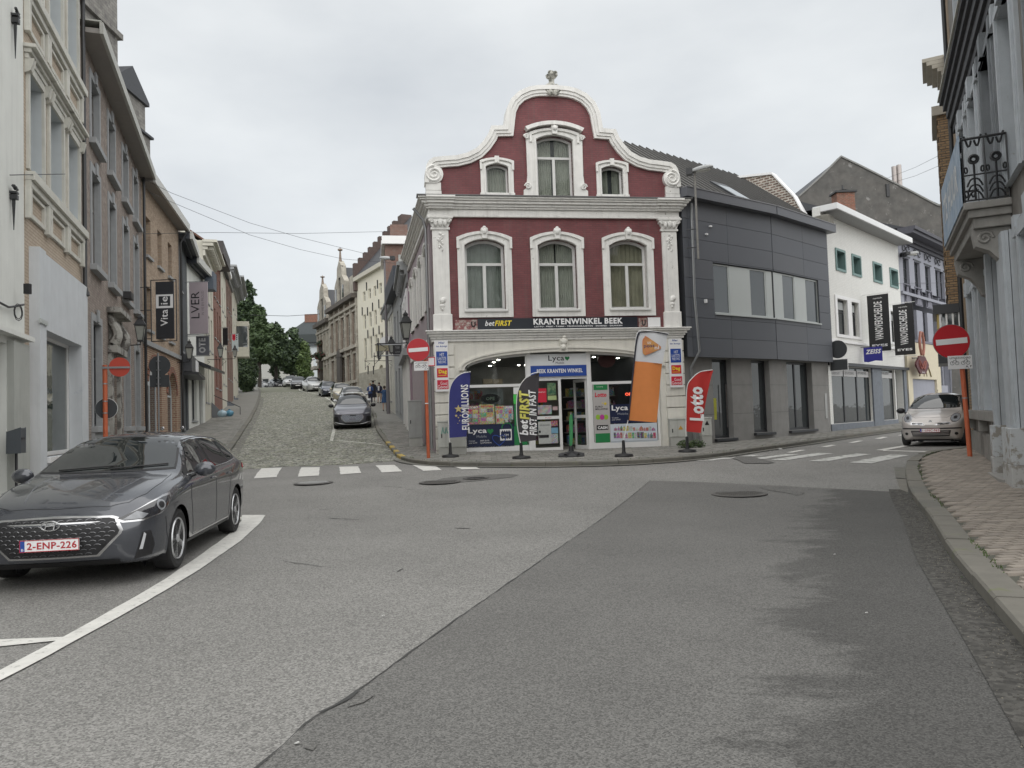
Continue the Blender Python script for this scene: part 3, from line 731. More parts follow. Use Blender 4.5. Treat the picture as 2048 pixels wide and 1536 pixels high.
# finial urn
mb=MB(); fz=top[1]
mb.box(uc-.16,uc+.16,-.14,.2,fz-.26,fz+.02)
mb.lathe([(.13,0),(.17,.05),(.12,.12),(.09,.22),(.10,.32),(.17,.38),(.19,.44),(.12,.47),(.10,.56),(.05,.6)],(uc,.03,fz),12)
for s in (-1,1):
    mb.tube([(uc+s*.16,-.1,fz-.22),(uc+s*.24,-.1,fz-.1),(uc+s*.19,-.08,fz+.04),(uc+s*.12,-.05,fz+.1)],.05,6)
    mb.ell((uc+s*.09,-.15,fz-.2),.09,.05,.11)
for i in range(7): mb.ell((uc+random.uniform(-.13,.13),.03+random.uniform(-.1,.1),fz+.5+random.uniform(-.06,.05)),.08,.08,.07,7,5)
mb.build('finial',mat('finial_stone',(.5,.49,.44),.85,.3,5,.6,25,spots=(8,.5,(.13,.13,.11))),shop,smooth=True)
# main cornice, layered, with returns forward over the pilasters
def cornice(fac,u0,u1,z0,z1,layers,m,name,y_in=0.,ret=0,retm=None):
    mb=MB(); 
    for f0,f1,pr in layers:
        a=z0+(z1-z0)*f0; b=z0+(z1-z0)*f1-.001
        mb.box(u0-pr,u1+pr,-pr,y_in-.002 if y_in<0 else .002,a,b)
    return mb.build(name,m,fac,bevel=.012)
LY=[(0,.12,.10),(.12,.42,.07),(.42,.52,.14),(.52,.66,.19),(.66,.80,.27),(.80,.90,.33),(.90,1,.38)]
cornice(shop,0,W0,z_corn0,z_corn1,LY,M_trim,'main_cornice')
for u0,u1 in ((-.02,.66),(W0-.66,W0+.02)):
    mb=MB()
    for f0,f1,pr in LY[2:]:
        a=z_corn0+(z_corn1-z_corn0)*f0; b=z_corn0+(z_corn1-z_corn0)*f1-.003; mb.box(u0-pr*.3,u1+pr*.3,-pr-.07,-pr+.02,a,b)
    mb.build('cornice_projection',M_trim,shop)
MB().box(-.42,W0+.42,-.42,.0,z_corn1,z_corn1+.03).build('lead_flashing',mat('lead',(.17,.17,.17),.6,.2),shop)
LB=[(0,.25,.06),(.25,.45,.1),(.45,.7,.15),(.7,.88,.22),(.88,1,.26)]
cornice(shop,0,W0,z_belt0-.05,z_belt1,LB,M_trim,'shopfront_cornice')
# pilasters
for k in (0,1):
    a,b=(0,.60) if k==0 else (W0-.60,W0); um=(a+b)/2
    zc=z_corn0; zt=(shop.z(875,462)+shop.z(1338,462))/2; zl=(shop.z(875,628)+shop.z(1345,625))/2
    mb=MB(); mb.box(a,b,-.09,.05,z_belt1-.002,zl); mb.build('pilaster_base',M_trim,shop,bevel=.015)
    mb=MB(); mb.box(a+.045,b-.045,-.06,.05,zl+.002,zt); 
    for f in (.33,.62): mb.box(a+.043,b-.043,-.0615,-.03,zl+(zt-zl)*f,zl+(zt-zl)*f+.008)
    mb.build('pilaster_shaft',M_trim,shop)
    mb=MB(); mb.box(a+.0,b-.0,-.1,.05,zt+.002,zt+.07); mb.plate([(a+.05,zt+.072),(b-.05,zt+.072),(b+.03,zc-.16),(a-.03,zc-.16)],(),-.11,.05); mb.box(a-.06,b+.06,-.16,.05,zc-.158,zc-.06); mb.box(a-.1,b+.1,-.19,.05,zc-.058,zc-.003)
    for s in(-1,1):
        pts=[(um+s*(.27+.075*(1-t/14)*math.cos(t*.8)),-.17,zc-.15+.075*(1-t/14)*math.sin(t*.8)) for t in range(13)]
        mb.tube(pts,.022,5)
        mb.ell((um+s*.15,-.14,zt+.2),.07,.06,.12,7,5)
    mb.ell((um,-.15,zt+.22),.08,.06,.13,7,5)
    mb.build('capital',M_trim,shop,smooth=True)
    mb=MB(); z0=zt-.12 # scrolling acanthus ornament and the bust below
    for i in range(9):
        mb.ell((um+.07*math.sin(i*1.7)-.0,-.075,z0-i*.062),.055-.003*i,.03,.045,7,5)
    pts=[(um+.08*math.sin(t*.9),-.08,z0-t*.055) for t in range(11)]; mb.tube(pts,.018,5)
    mb.build('acanthus_relief',M_trim,shop,smooth=True)
    mb=MB(); z0=zl+.28
    mb.ell((um,-.09,z0+.14),.075,.05,.1,8,6); mb.ell((um+.05,-.08,z0+.17),.07,.045,.09,8,6); mb.ell((um,-.08,z0-.02),.08,.045,.07,8,6); mb.ell((um,-.08,z0-.11),.05,.035,.05,8,6); mb.build('bust_relief',M_trim,shop,smooth=True)
# window surrounds
def surround(fac,u0,u1,z0,z1,rise,wd,y,m,name='window_surround',zb=None,rec=.14,topx=.0):
    o=arch(u0-wd,u1+wd,(zb if zb is not None else z0),z1+wd+topx,max(rise,.0)); 
    mb=MB(); ih=arch(u0,u1,z0,z1,rise); mb.plate(o,[ih],-y,rec-.002)
    o2=arch(u0-wd*.62,u1+wd*.62,z0+.004 if zb is None else zb+.004,z1+wd*.62,rise)
    mb.plate(arch(u0-wd*.35,u1+wd*.35,z0,z1+wd*.35,rise),[arch(u0-.01,u1+.01,z0+.01,z1+.01,rise)],-y-.03,-y+.001)
    mb.plate(band_arc(u0,u1,z1+topx,rise,wd*.72,wd+.02),(),-y-.055,-y+.001)
    return mb.build(name,m,fac)
CURT=mat('net_curtain',(.62,.62,.55),.9,.25,2)
CURT2=mat('curtain_greenish',(.42,.45,.41),.9,.3,1.5)
CURT3=mat('curtain_ochre',(.5,.46,.34),.9,.3,1.5)
def keystone(u,z,h=.36,w=.2):
    mb=MB(); mb.plate([(u-w*.38,z-h*.5),(u+w*.38,z-h*.5),(u+w*.55,z+h*.35),(u-w*.55,z+h*.35)],(),-.2,-.04)
    mb.ell((u,-.2,z+h*.12),w*.42,.07,h*.3,8,6); mb.ell((u,-.17,z+h*.42),w*.33,.06,h*.2,8,6); 
    for s in(-1,1): mb.ell((u+s*w*.35,-.17,z+h*.25),.05,.05,.08,6,5)
    mb.build('keystone_mask',M_trim,shop,smooth=True)
for i,u in enumerate(w1):
    surround(shop,u-WW/2,u+WW/2,wz0,wz1,.2,.23,.07,M_trim,zb=wsb)
    window(shop,u-WW/2,u+WW/2,wz0,wz1,.2,.16,M_frameold,GLT,'T',.085,curtain=[CURT2,CURT,CURT3][i],pull=[1.,.92,1.][i])
    MB().box(u-WW/2-.06,u+WW/2+.06,-.13,.16,wz0-.07,wz0-.003).build('window_sill',M_frameold,shop,bevel=.01)
    keystone(u,wz1+.18)
gu=.6
surround(shop,uc-gu,uc+gu,gz0,gz1,.15,.2,.09,M_trim,zb=z_corn1+.03)
window(shop,uc-gu,uc+gu,gz0,gz1,.15,.16,M_frameold,GLT,'T',.075,curtain=CURT,pull=.86)
keystone(uc,gz1+.16,.3,.2)
mb=MB(); a=arch(uc-.97,uc+.97,gz1-.02,gz1+.42,.22); b=arch(uc-.9,uc+.9,gz1-.03,gz1+.30,.2)
mb.plate([p for p in a[2:]]+[p for p in b[2:][::-1]],(),-.25,0); mb.build('window_hood',M_trim,shop)
for s in (-1,1):   # scrolled flanks of the centre window
    ue=uc+s*.8; mb=MB()
    mb.plate([(ue,z_corn1+.03),(ue+s*.26,z_corn1+.03),(ue+s*.26,z_corn1+.3),(ue+s*.17,z_corn1+.36),(ue+s*.12,z_corn1+.8),(ue+s*.13,gz1-.1),(ue+s*.2,gz1+.0),(ue+s*.12,gz1+.05),(ue,gz1+.08)],(),-.085,0)
    for zz,r in ((z_corn1+.42,.11),(gz1-.08,.09)):
        mb.tube([(ue+s*.12+r*(1-t/16)*math.cos(t*.75)*s,-.12,zz+r*(1-t/16)*math.sin(t*.75)) for t in range(15)],.028,5)
    mb.build('scroll_flank',M_trim,shop,smooth=True)
for j,u in enumerate((sL,sR)):
    surround(shop,u-.36,u+.36,sz0,sz1,.1,.17,.06,M_trim,zb=z_corn1+.03)
    window(shop,u-.36,u+.36,sz0,sz1,.1,.14,M_frameold,GLT,'1',.06,curtain=CURT,pull=[1,.75][j])
    MB().box(u-.07,u+.07,-.12,-.05,sz1+.02,sz1+.24).build('keystone',M_trim,shop)
    MB().box(u-.56,u+.56,-.09,.0,z_corn1+.032,z_corn1+.2).build('sill_block',M_trim,shop,bevel=.01)
# fascia sign
sz_0=(shop.z(960,663)+shop.z(1265,656))/2+.02; sz_1=(shop.z(960,637)+shop.z(1265,635))/2
fu0=shop.u(955,650); fu1=shop.u(1274,648)
fs=board(shop,'fascia_sign',fu0,fu1,sz_0,sz_1,-.06,M_black,.05)
fs.data.materials[0]=mat('fascia_black',(.018,.022,.03),.4,.1)
def px2(fac,x0,x1,y0,y1): 
    a=fac.uv(x0,(y0+y1)/2); b=fac.uv(x1,(y0+y1)/2); return a[0],b[0],fac.uv((x0+x1)/2,y1)[1],fac.uv((x0+x1)/2,y0)[1]
def T(s,x0,x1,y0,y1,m,par=None,off=-.065,fac=shop,**k):
    a,b,c,d=px2(fac,x0,x1,y0,y1); o=txt(s,'lettering',a,b,c,d,off,m,None,**k); o.parent=par if par is not None else fac.root
    if par is None or par.parent is None: o.matrix_basis=fac.rel
    return o
def Bd(x0,x1,y0,y1,m,par=None,off=-.07,fac=shop,t=.01,name='panel'):
    a,b,c,d=px2(fac,x0,x1,y0,y1); o=MB().box(a,b,off,off+t,c,d).build(name,m,None); o.parent=par if par is not None else fac.root
    if par is None: o.matrix_basis=fac.rel
    return o
zz=lambda x0,x1,y0,y1:(z8(x0,0)[0],z8(x1,0)[0],z8(0,y0)[1],z8(0,y1)[1])
T('bet',*zz(547,617,775,813),M_pw,fs,bold=.015,shear=.25); T('FIRST',*zz(618,743,773,813),M_yel,fs,bold=.03,shear=.25)
T('KRANTENWINKEL BEEK',*zz(900,1552,757,800),M_pw,fs,bold=.035); T('LOTTO - PRESS - TABAK - TELEFOONKAARTEN - SNOEPJES - DRANKEN',*zz(908,1548,809,822),M_pw,fs,bold=.015)
ts=Bd(*zz(330,503,768,838),mat('worn_tile_panel',(.3,.1,.1),.6,.4,14,col2=(.45,.38,.34),spots=(12,.56,(.5,.47,.42))),off=-.03,t=.03,name='old_tile_sign')
T('U',*zz(446,480,780,822),M_dark,ts,off=-.035,bold=.05)
ts=Bd(*zz(1672,1730,755,818),mat('worn_tile_panel_b',(.42,.36,.32),.6,.4,14,col2=(.3,.12,.1)),off=-.03,t=.03,name='old_tile_sign'); T('U',*zz(1692,1722,765,812),M_dark,ts,off=-.035,bold=.05)
Bd(*zz(1738,1828,750,818),M_pw,off=-.04,t=.03,name='blank_white_panel')
# ------------- ground floor
M_shopw=mat('shopfront_stone_painted',(.78,.76,.69),.6,.13,2,.3,40,streak=.22,spots=(4,.68,(.5,.46,.36)))
zbase=-.6
o0=shop.u(930,800); o1=shop.u(1322,800); osp=(shop.z(925,738)+shop.z(1322,735))/2; ocr=shop.z(1120,703)
ob0=(shop.z(935,910)+shop.z(1320,896))/2
go=rect(.06,W0-.06,zbase,z_belt0-.05)
ah=[(o0,zbase-.1),(o1,zbase-.1)]; hw=(o1-o0)/2; oc=(o0+o1)/2
for i in range(25):
    t=PI*i/24; ah.append((oc+hw*math.cos(t),osp+(ocr-osp)*math.sin(t)**.85 if 0<i<24 else osp))
# wall left and right of the opening plus spandrel: outline with notch
notch=[(.06,zbase),(o0,zbase)]+ah[2:][::-1]+[(o1,zbase),(W0-.06,zbase),(W0-.06,z_belt0-.05),(.06,z_belt0-.05)]
MB().plate(notch,(),0,.35).build('shopfront_wall',M_shopw,shop)
mb=MB(); A1=[(oc+(hw+.16)*math.cos(PI*i/24),osp+(ocr-osp+.16)*math.sin(PI*i/24)**.85 if 0<i<24 else osp) for i in range(25)]; A0=[(oc+hw*math.cos(PI*i/24),osp+(ocr-osp)*math.sin(PI*i/24)**.85 if 0<i<24 else osp) for i in range(25)]
mb.plate(A1+A0[::-1],(),-.07,-.002)
A2=[(oc+(hw+.1)*math.cos(PI*i/24),osp+(ocr-osp+.1)*math.sin(PI*i/24)**.85 if 0<i<24 else osp) for i in range(25)]
mb.plate(A1+A2[::-1],(),-.11,-.069); mb.build('arch_moulding',M_shopw,shop)
mb=MB(); ku=oc; kz=(ocr+z_belt0)/2+.0
mb.box(ku-.13,ku+.13,-.12,0,ocr-.02,kz+.2); mb.ell((ku,-.14,kz+.1),.12,.07,.12); mb.ell((ku-.02,-.15,kz-.08),.1,.06,.1); mb.ell((ku+.02,-.14,kz+.24),.07,.05,.06); mb.build('shell_ornament',M_shopw,shop,smooth=True)
# rusticated piers with deep grooves
for k in (0,1):
    a,b=(-.02,.62) if k==0 else (W0-.62,W0+.02)
    z=zbase; rows=11; H=z_belt0-.1-zbase
    for i in range(rows):
        zz0=zbase+H*i/rows; zz1=zbase+H*(i+1)/rows-.025
        MB().box(a,b,-.09 if i>1 else -.12,.05,zz0,zz1).build('rusticated_block',M_shopw,shop,bevel=.012)
# shop room: floor, walls, ceiling, shelves
M_room=mat('shop_room_wall',(.36,.36,.34),.8,.3,1.5)
mb=MB(); D_=5; cz=osp+.42
for q in ([(.4,.4,ob0),(W0-.4,.4,ob0),(W0-.4,D_,ob0),(.4,D_,ob0)],[(.4,D_,ob0),(W0-.4,D_,ob0),(W0-.4,D_,cz),(.4,D_,cz)],[(.4,.4,ob0),(.4,D_,ob0),(.4,D_,cz),(.4,.4,cz)],[(W0-.4,.4,ob0),(W0-.4,D_,ob0),(W0-.4,D_,cz),(W0-.4,.4,cz)],[(.4,.4,cz),(W0-.4,.4,cz),(W0-.4,D_,cz),(.4,D_,cz)]): mb.add(q,[(0,1,2,3)])
room=mb.build('shop_room',M_room,shop)
def rnd_col(i):
    cs=[(.6,.05,.05),(.7,.6,.1),(.1,.3,.5),(.6,.6,.6),(.05,.05,.06),(.1,.4,.15),(.7,.3,.05),(.5,.1,.35),(.75,.75,.7),(.25,.4,.55)]
    return MATS.get('goods_%s'%'abcdefghij'[i%10]) or picmat('goods_%s'%'abcdefghij'[i%10],cs[i%10],22,.45)
for bank,(ua,ub,yy) in enumerate(((.7,2.6,2.6),(3.0,4.3,3.4),(4.7,7.2,2.4))):
    for r in range(5):
        o=MB().box(ua,ub,yy,yy+.35,ob0+.1+r*.42,ob0+.13+r*.42).build('shelf',M_room,shop)
        for ci in range(5):
            mb=MB(); u=ua+.05
            for q in range(9):
                w=.1+random.random()*.06; uu=ua+.05+random.random()*(ub-ua-.3); mb.box(uu,uu+w,yy+.02+ci*.02,yy+.2+ci*.012,ob0+.132+r*.42,ob0+.132+r*.42+.12+random.random()*.2)
            g=mb.build('goods',rnd_col(r*5+ci*3+bank),None,kind='stuff'); g.parent=o
LM=mat('ceiling_spot',(1,.95,.85),.5,0,em=30)
def spot(x,y):
    yy=.6
    while yy<4 and shop.uv(x,y,-yy)[1]<cz: yy+=.05
    MB().lathe([(.045,0),(.045,.01)],(shop.uv(x,y,-yy)[0],yy,cz-.014),12).build('ceiling_spot',LM,shop)
for x,y in ((945,478),(900,500),(865,550),(1140,540),(1207,540)): spot(*zA(x,y))
for x,y in ((650,460),(565,508),(420,450)): spot(*zB(x,y))
MB().box(.4,W0-.4,.36,.40,cz,z_belt0).build('ceiling_drop',M_room,shop)
# frames
m0=shop.u(1061,800); m1=shop.u(1181,800); tz=(shop.z(1000,772)+shop.z(1240,765))/2; fz0=ob0+.08
zs_b=(shop.z(960,893)+shop.z(1250,880))/2-.02
def archz(u):
    t=(u-oc)/hw; t=max(-1,min(1,t)); return osp+(ocr-osp)*math.sin(math.acos(t))**.85
def apoly(a,b,z0,g):
    pts=[(a,z0),(b,z0)]; 
    for i in range(11):
        u=b+(a-b)*i/10; pts.append((u,max(z0+.02,archz(u)-g)))
    return pts
fr=MB(); fr2=MB(); R0=.18
def bar(a,b,c,d): fr.box(a,b,R0,R0+.07,c,d)
fr.plate(apoly(o0,m0-.06,tz+.05,0),[apoly(o0+.09,m0-.10,tz+.06,.07)],R0,R0+.07)
fr2.plate(apoly(m1+.06,o1,tz+.05,0),[apoly(m1+.10,o1-.09,tz+.06,.07)],R0,R0+.07)
dl0=m0+.061; dl1=m1-.061
fr.plate(rect(o0,m0-.06,ob0+.0,tz+.049),[rect(o0+.07,m0-.12,zs_b,tz-.03)],R0,R0+.07)
fr2.plate(rect(m1+.06,o1,ob0+.0,tz+.049),[rect(m1+.12,o1-.07,zs_b,tz-.03)],R0,R0+.07)
fr.plate(apoly(m0-.059,m0+.06,ob0,0),(),R0-.04,R0+.08); fr2.plate(apoly(m1-.06,m1+.059,ob0,0),(),R0-.04,R0+.08)
fro=fr.build('shopfront_frame',M_pvc,shop); fr2.build('shopfront_frame',M_pvc,shop)
def sub(o,p): o.parent=p; return o
sub(MB().plate(apoly(o0+.05,m0-.07,tz,.05),(),R0+.03,R0+.04).build('pane',GLT,None),fro)
sub(MB().plate(apoly(m1+.07,o1-.05,tz,.05),(),R0+.03,R0+.04).build('pane',GLT,None),fro)
sub(MB().box(o0+.05,m0-.08,R0+.03,R0+.04,zs_b-.02,tz).build('pane',GLT,None),fro)
sub(MB().box(m1+.08,o1-.05,R0+.03,R0+.04,zs_b-.02,tz).build('pane',GLT,None),fro)
MB().box(o0+.01,o1-.01,-.06,R0+.05,ob0-.5,ob0-.003).build('door_step',M_kerb,shop,bevel=.01)
# lightbox sign over the door
lz1=shop.z(1121,707); lz2=shop.z(1121,730); lz3=shop.z(1121,752)
lb=MB().box(dl0,dl1,R0-.06,R0+.02,lz2+.001,min(lz1,archz(dl1)-.05)).build('lightbox_sign',mat('print_offwhite',(.72,.74,.75),.4,.03),shop)
sub(MB().box(dl0,dl1,R0-.06,R0+.02,lz3,lz2-.001).build('blue_panel',M_blue,None),lb)
def A(x0,x1,y0,y1): return (zA(x0,0)[0],zA(x1,0)[0],zA(0,y0)[1],zA(0,y1)[1])
def Bx(x0,x1,y0,y1): return (zB(x0,0)[0],zB(x1,0)[0],zB(0,y0)[1],zB(0,y1)[1])
yo=R0-.065
T('Lyca',1098,1130,710,724,M_black,lb,off=yo,bold=.01); T('Mobile',1113,1130,723,727,M_black,lb,off=yo)
def heart(x,y,r,par,off,m=M_green,fac=shop):
    u,z=fac.uv(x,y); s=r; pts=[]
    for i in range(24):
        t=2*PI*i/24; pts.append((u+s*.062*(16*math.sin(t)**3),z+s*.062*(13*math.cos(t)-5*math.cos(2*t)-2*math.cos(3*t)-math.cos(4*t))))
    sub(MB().plate(pts[::-1],(),off,off+.003).build('heart_mark',m,None),par)
heart(1136,716,.08,lb,yo)
T('BEEK KRANTEN WINKEL',1075,1167,737,745,M_pw,lb,off=yo,bold=.03)
# door pair: fixed left leaf, right leaf swung inwards
dt=lz3-.03; dm=shop.u(1126,820); 
mb=MB(); rz=(shop.z(1100,835)); mb.plate(rect(dl0,dm,ob0,dt),[rect(dl0+.09,dm-.09,ob0+.14,rz-.05),rect(dl0+.09,dm-.09,rz+.05,dt-.1)],R0,R0+.06)
mb.box(dm,dl1,R0,R0+.06,dt-.06,dt); 
mb.box(dl0,dl1,R0-.02,R0+.07,dt+.001,lz3-.001)
dl=mb.build('door',M_pvc,shop)
sub(MB().box(dl0+.05,dm-.05,R0+.02,R0+.03,ob0+.1,dt-.05).build('pane',GLT,None),dl)
lw=.78
Md=shop.rel@Matrix.Translation((dl1-.01,R0+.06,0))@Matrix.Rotation(math.radians(-72),4,'Z')
mb=MB(); mb.plate(rect(-lw,0,ob0+.02,dt-.06),[rect(-lw+.09,-.09,ob0+.16,rz-.05),rect(-lw+.09,-.09,rz+.05,dt-.16)],0,.05)
d2=mb.build('door',M_pvc,None); d2.parent=shop.root; d2.matrix_basis=Md
sub(MB().box(-lw+.05,-.05,.02,.03,ob0+.1,dt-.1).build('pane',GLT,None),d2); sub(MB().tube([(-lw+.05,-.05,rz-.05),(-lw+.17,-.05,rz-.05)],.012,6).build('handle',M_chrome,None),d2)
# prints stuck in and behind the panes
yi=R0+.0
M_mag=[picmat('print_mag_%s'%c,col,26,.6) for c,col,c2 in (('a',(.5,.06,.08),(.2,.3,.35)),('b',(.62,.55,.1),(.45,.4,.3)),('c',(.6,.55,.2),(.35,.3,.3)),('d',(.55,.56,.58),(.4,.42,.45)))]
p=Bd(*A(640,1105,1100,1318),M_navy,off=yi,t=.006,name='window_poster')
T('Lyca',*A(660,840,1135,1198),M_pw,p,off=yi-.003,bold=.03); T('Mobile',*A(742,838,1203,1226),mat('print_grey',(.35,.37,.42),.5,.05),p,off=yi-.003); heart(*zA(874,1165),.1,p,yi-.003)
T('Connect\nyour world',*A(667,745,1252,1288),M_pw,p,off=yi-.003); T('0800 40 50\nLycaMobile.be',*A(778,885,1248,1286),M_pw,p,off=yi-.003)
u0,z0=shop.uv(*zA(970,1255)); u1,z1_=shop.uv(*zA(1080,1142))
mb=MB(); mb.plate(rect(u0,u1,z0,z1_),[rect(u0+.03,u1-.03,z0+.04,z1_-.04)],yi-.004,yi); 
for i in range(5): 
    uu=u0+.05+i*(u1-u0-.1)/4; mb.box(uu-.015,uu+.015,yi-.004,yi,z1_-.075,z1_-.04); mb.box(uu-.015,uu+.015,yi-.004,yi,z0+.04,z0+.075)
sub(mb.build('sim_card_mark',M_pw,None),p); T('eSIM',*A(995,1052,1190,1214),M_pw,p,off=yi-.003,shear=.2)
uu,zv=shop.uv(*zA(960,1245)); pts=[(uu+.0125*(16*math.sin(2*PI*i/24)**3)*1.1,yi-.006,zv+.0125*(13*math.cos(2*PI*i/24)-5*math.cos(4*PI*i/24)-2*math.cos(6*PI*i/24))) for i in range(25)]
sub(MB().tube(pts,.014,5).build('heart_outline',M_blue,None),p)
uu,zv=shop.uv(*zA(1035,1130)); sub(MB().tube([(uu+.16*math.cos(t*.3),yi-.002,zv+.15*math.sin(t*.3)) for t in range(-1,12)],.018,5).build('ring_mark',M_green,None),p)
for i,(q,mm) in enumerate((((640,770,918,1098),0),((770,915,905,1095),1),((925,1008,918,1092),2),((1008,1095,918,1052),3))):
    pp_=Bd(*A(*q),M_mag[mm],off=yi+.0,t=.005,name='magazine_poster')
    x0,x1,y0,y1=q
    T([ 'STORY','DAG ALLEMAAL','PRIMO','JOEPIE'][i],*A(x0+12,x1-12,y0+8,y0+26),[M_pw,M_pred,M_pred,M_pw][i],pp_,off=yi-.003,bold=.03)
    for r in range(3):
        for c in range(2):
            a=x0+10+c*(x1-x0-20)/2; b=a+(x1-x0)/2-16; Bd(*A(a,b,y0+40+r*42,y0+76+r*42),rnd_col(i*3+r*2+c),pp_,off=yi-.004-.0005*c,t=.003,name='picture')
Bd(*A(1098,1150,740,805),M_pw,off=yi,t=.005,name='window_poster'); Bd(*A(1098,1150,808,900),mat('print_bright_green',(.08,.6,.1),.5,.1),off=yi,t=.005,name='window_poster'); g=Bd(*A(1106,1252,1110,1300),M_green,off=yi,t=.005,name='window_poster'); Bd(*A(1106,1150,905,1105),M_green,off=yi,t=.005,name='window_poster')
# the wide dark oval behind the glass
u,z=shop.uv(*zA(870,850),-.5); sub(MB().plate([(u+.32*math.cos(t*PI/10),z+.15*math.sin(t*PI/10)) for t in range(20)],(),.5,.54).build('open_sign',M_black,None),fro)
o=txt('OPE',"lettering",u-.15,u+.13,z-.05,z+.05,.49,mat('faint_green',(.35,.45,.35),.5,0),None,bold=.02); o.parent=fro
Bd(*A(825,1030,745,900),mat('window_board',(.33,.36,.36),.6,.1),off=.9,t=.02,name='back_board')
for q in ((820,912,652,700),(920,1010,652,700)): Bd(*A(*q),mat('cardboard',(.42,.33,.22),.8,.15),off=.55,t=.3,name='carton')
# door leaf posters
dp=R0+.012
for q,m_,s,tc in (((1330,1418,750,885),M_pred,'INFO',M_pw),((1425,1508,697,812),mat('poster_darkgreen',(.03,.12,.07),.5,.3,9,col2=(.2,.3,.15)),'',None),((1430,1515,820,862),mat('poster_lime',(.45,.55,.25),.5,.2),'',None),((1335,1468,912,1000),picmat('poster_portrait',(.42,.40,.38),9,.35),'',None),((1478,1525,925,960),mat('poster_redgrey',(.55,.4,.4),.5,.2),'',None),((1340,1465,1070,1285),mat('poster_greywhite',(.5,.52,.5),.6,.2,9),'OPENINGSUREN',M_black),((1462,1525,1062,1115),M_mag[0],'',None),((1462,1530,1130,1185),mat('poster_skyblue',(.2,.4,.55),.5,.2),'',None),((1465,1530,1190,1280),M_mag[3],'',None)):
    pq=Bd(*A(*q),m_,dl,off=dp,t=.005,name='door_poster')
    if s: x0,x1,y0,y1=q; T(s,*A(x0+12,x1-12,y0+30,y0+42),tc,pq,off=dp-.003)
Bd(*A(1345,1362,1158,1180),M_black,dl,off=dp-.006,t=.004,name='door_poster'); Bd(*A(1345,1440,1200,1228),M_black,dl,off=dp-.006,t=.004,name='door_poster')
T('PUSH',*A(1405,1462,1030,1040),M_pred,dl,off=R0-.003)
# right window prints
p=Bd(*Bx(432,590,712,1275),mat('poster_warm_grey',(.47,.45,.44),.5,.05),off=yi,t=.006,name='lottery_panel')
sub(MB().box(*px2(shop,*Bx(432,566,712,765))[:2],yi-.003,yi-.0005,*px2(shop,*Bx(432,566,712,765))[2:]).build('green_band',M_green,None),p)
Bd(*Bx(452,592,1185,1275),M_green,p,off=yi-.003,t=.0025,name='green_band')
T('Loterij',*Bx(462,520,728,742),M_pw,p,off=yi-.006); T('Lotto',*Bx(444,558,790,834),M_pred,p,off=yi-.004,bold=.05,shear=.1)
T('EURO\nMILLIONS',*Bx(450,568,918,958),M_black,p,off=yi-.004,bold=.02)
def star(x,y,r,m,par,off,fac=shop,n=5,rel=None):
    u,z=fac.uv(x,y); pts=[(u+(r if i%2==0 else r*.42)*math.sin(PI*i/n),z+(r if i%2==0 else r*.42)*math.cos(PI*i/n)) for i in range(2*n)]
    return sub(MB().plate(pts[::-1],(),off,off+.003).build('star_mark',m,None),par)
star(*zB(545,898),.07,M_yel,p,yi-.004); star(*zB(517,893),.03,M_yel,p,yi-.004)
for i,(x,m_) in enumerate(((476,mat('lime_dot',(.3,.5,.05),.5,0)),(515,mat('magenta_dot',(.5,.05,.3),.5,0)),(552,mat('lime_dot',(.3,.5,.05),.5,0)))):
    u,z=shop.uv(*zB(x,1028)); sub(MB().plate([(u+.08*math.cos(t*PI/8),z+.085*math.sin(t*PI/8)) for t in range(16)],(),yi-.004-.001*(i%2),yi-.002).build('game_dot',m_,None),p)
cq=Bd(*Bx(462,575,1105,1152),M_black,p,off=yi-.004,t=.002,name='cash_plate'); T('CASH',*Bx(472,566,1115,1143),M_pw,p,off=yi-.007,bold=.05)
p=Bd(*Bx(590,1036,900,1082),M_navy,off=yi,t=.006,name='window_poster')
T('Lyca',*Bx(607,765,912,978),M_pw,p,off=yi-.003,bold=.03); T('Mobile',*Bx(665,765,985,1005),MATS['print_grey'],p,off=yi-.003); T('Connect\nyour world',*Bx(610,690,1028,1062),M_pw,p,off=yi-.003)
u0,z0=shop.uv(*zB(905,1030)); u1,z1_=shop.uv(*zB(1000,925)); mb=MB(); mb.plate(rect(u0,u1,z0,z1_),[rect(u0+.02,u1-.02,z0+.03,z1_-.03)],yi-.004,yi); sub(mb.build('sim_card_mark',M_pw,None),p)
p=Bd(*Bx(597,1050,1088,1268),mat('poster_paleblue',(.62,.68,.74),.5,.05),off=yi,t=.006,name='drinks_poster')
for r,yb in ((0,1160),(1,1232)):
    x=628; k=0
    while x<1010:
        w=random.choice((20,26,34,22)); h=random.choice((32,42,48)) if r==0 else random.choice((50,55,60))
        a,b,c,d=px2(shop,*Bx(x,x+w,yb-h,yb)); m_=rnd_col(random.randrange(10)); mb=MB(); um=(a+b)/2
        if random.random()<.5: mb.plate([(a,c),(b,c),(b,c+(d-c)*.6),(um+.01,d-(d-c)*.12),(um+.01,d),(um-.01,d),(um-.01,d-(d-c)*.12),(a,c+(d-c)*.6)],(),yi-.003-.0004*k,yi)
        else: mb.box(a,b,yi-.003-.0004*k,yi,c,d)
        sub(mb.build('drink_picture',m_,None),p); x+=w+4; k=(k+1)%4
o=txt('OPEN','neon_open_sign',*px2(shop,*Bx(750,858,790,818)),R0+.12,mat('neon_red',(1,.12,.06),.5,0,em=1.6),None,bold=.01); o.parent=fro; o.name='neon_sign'
u,z=shop.uv(*zB(545,480),-.6); sub(MB().plate([(u+.3*math.cos(t*PI/10),z+.25*math.sin(t*PI/10)) for t in range(20)],(),.6,.66).build('wall_poster',mat('dull_red_round',(.12,.03,.03),.6,.2),None),fro)
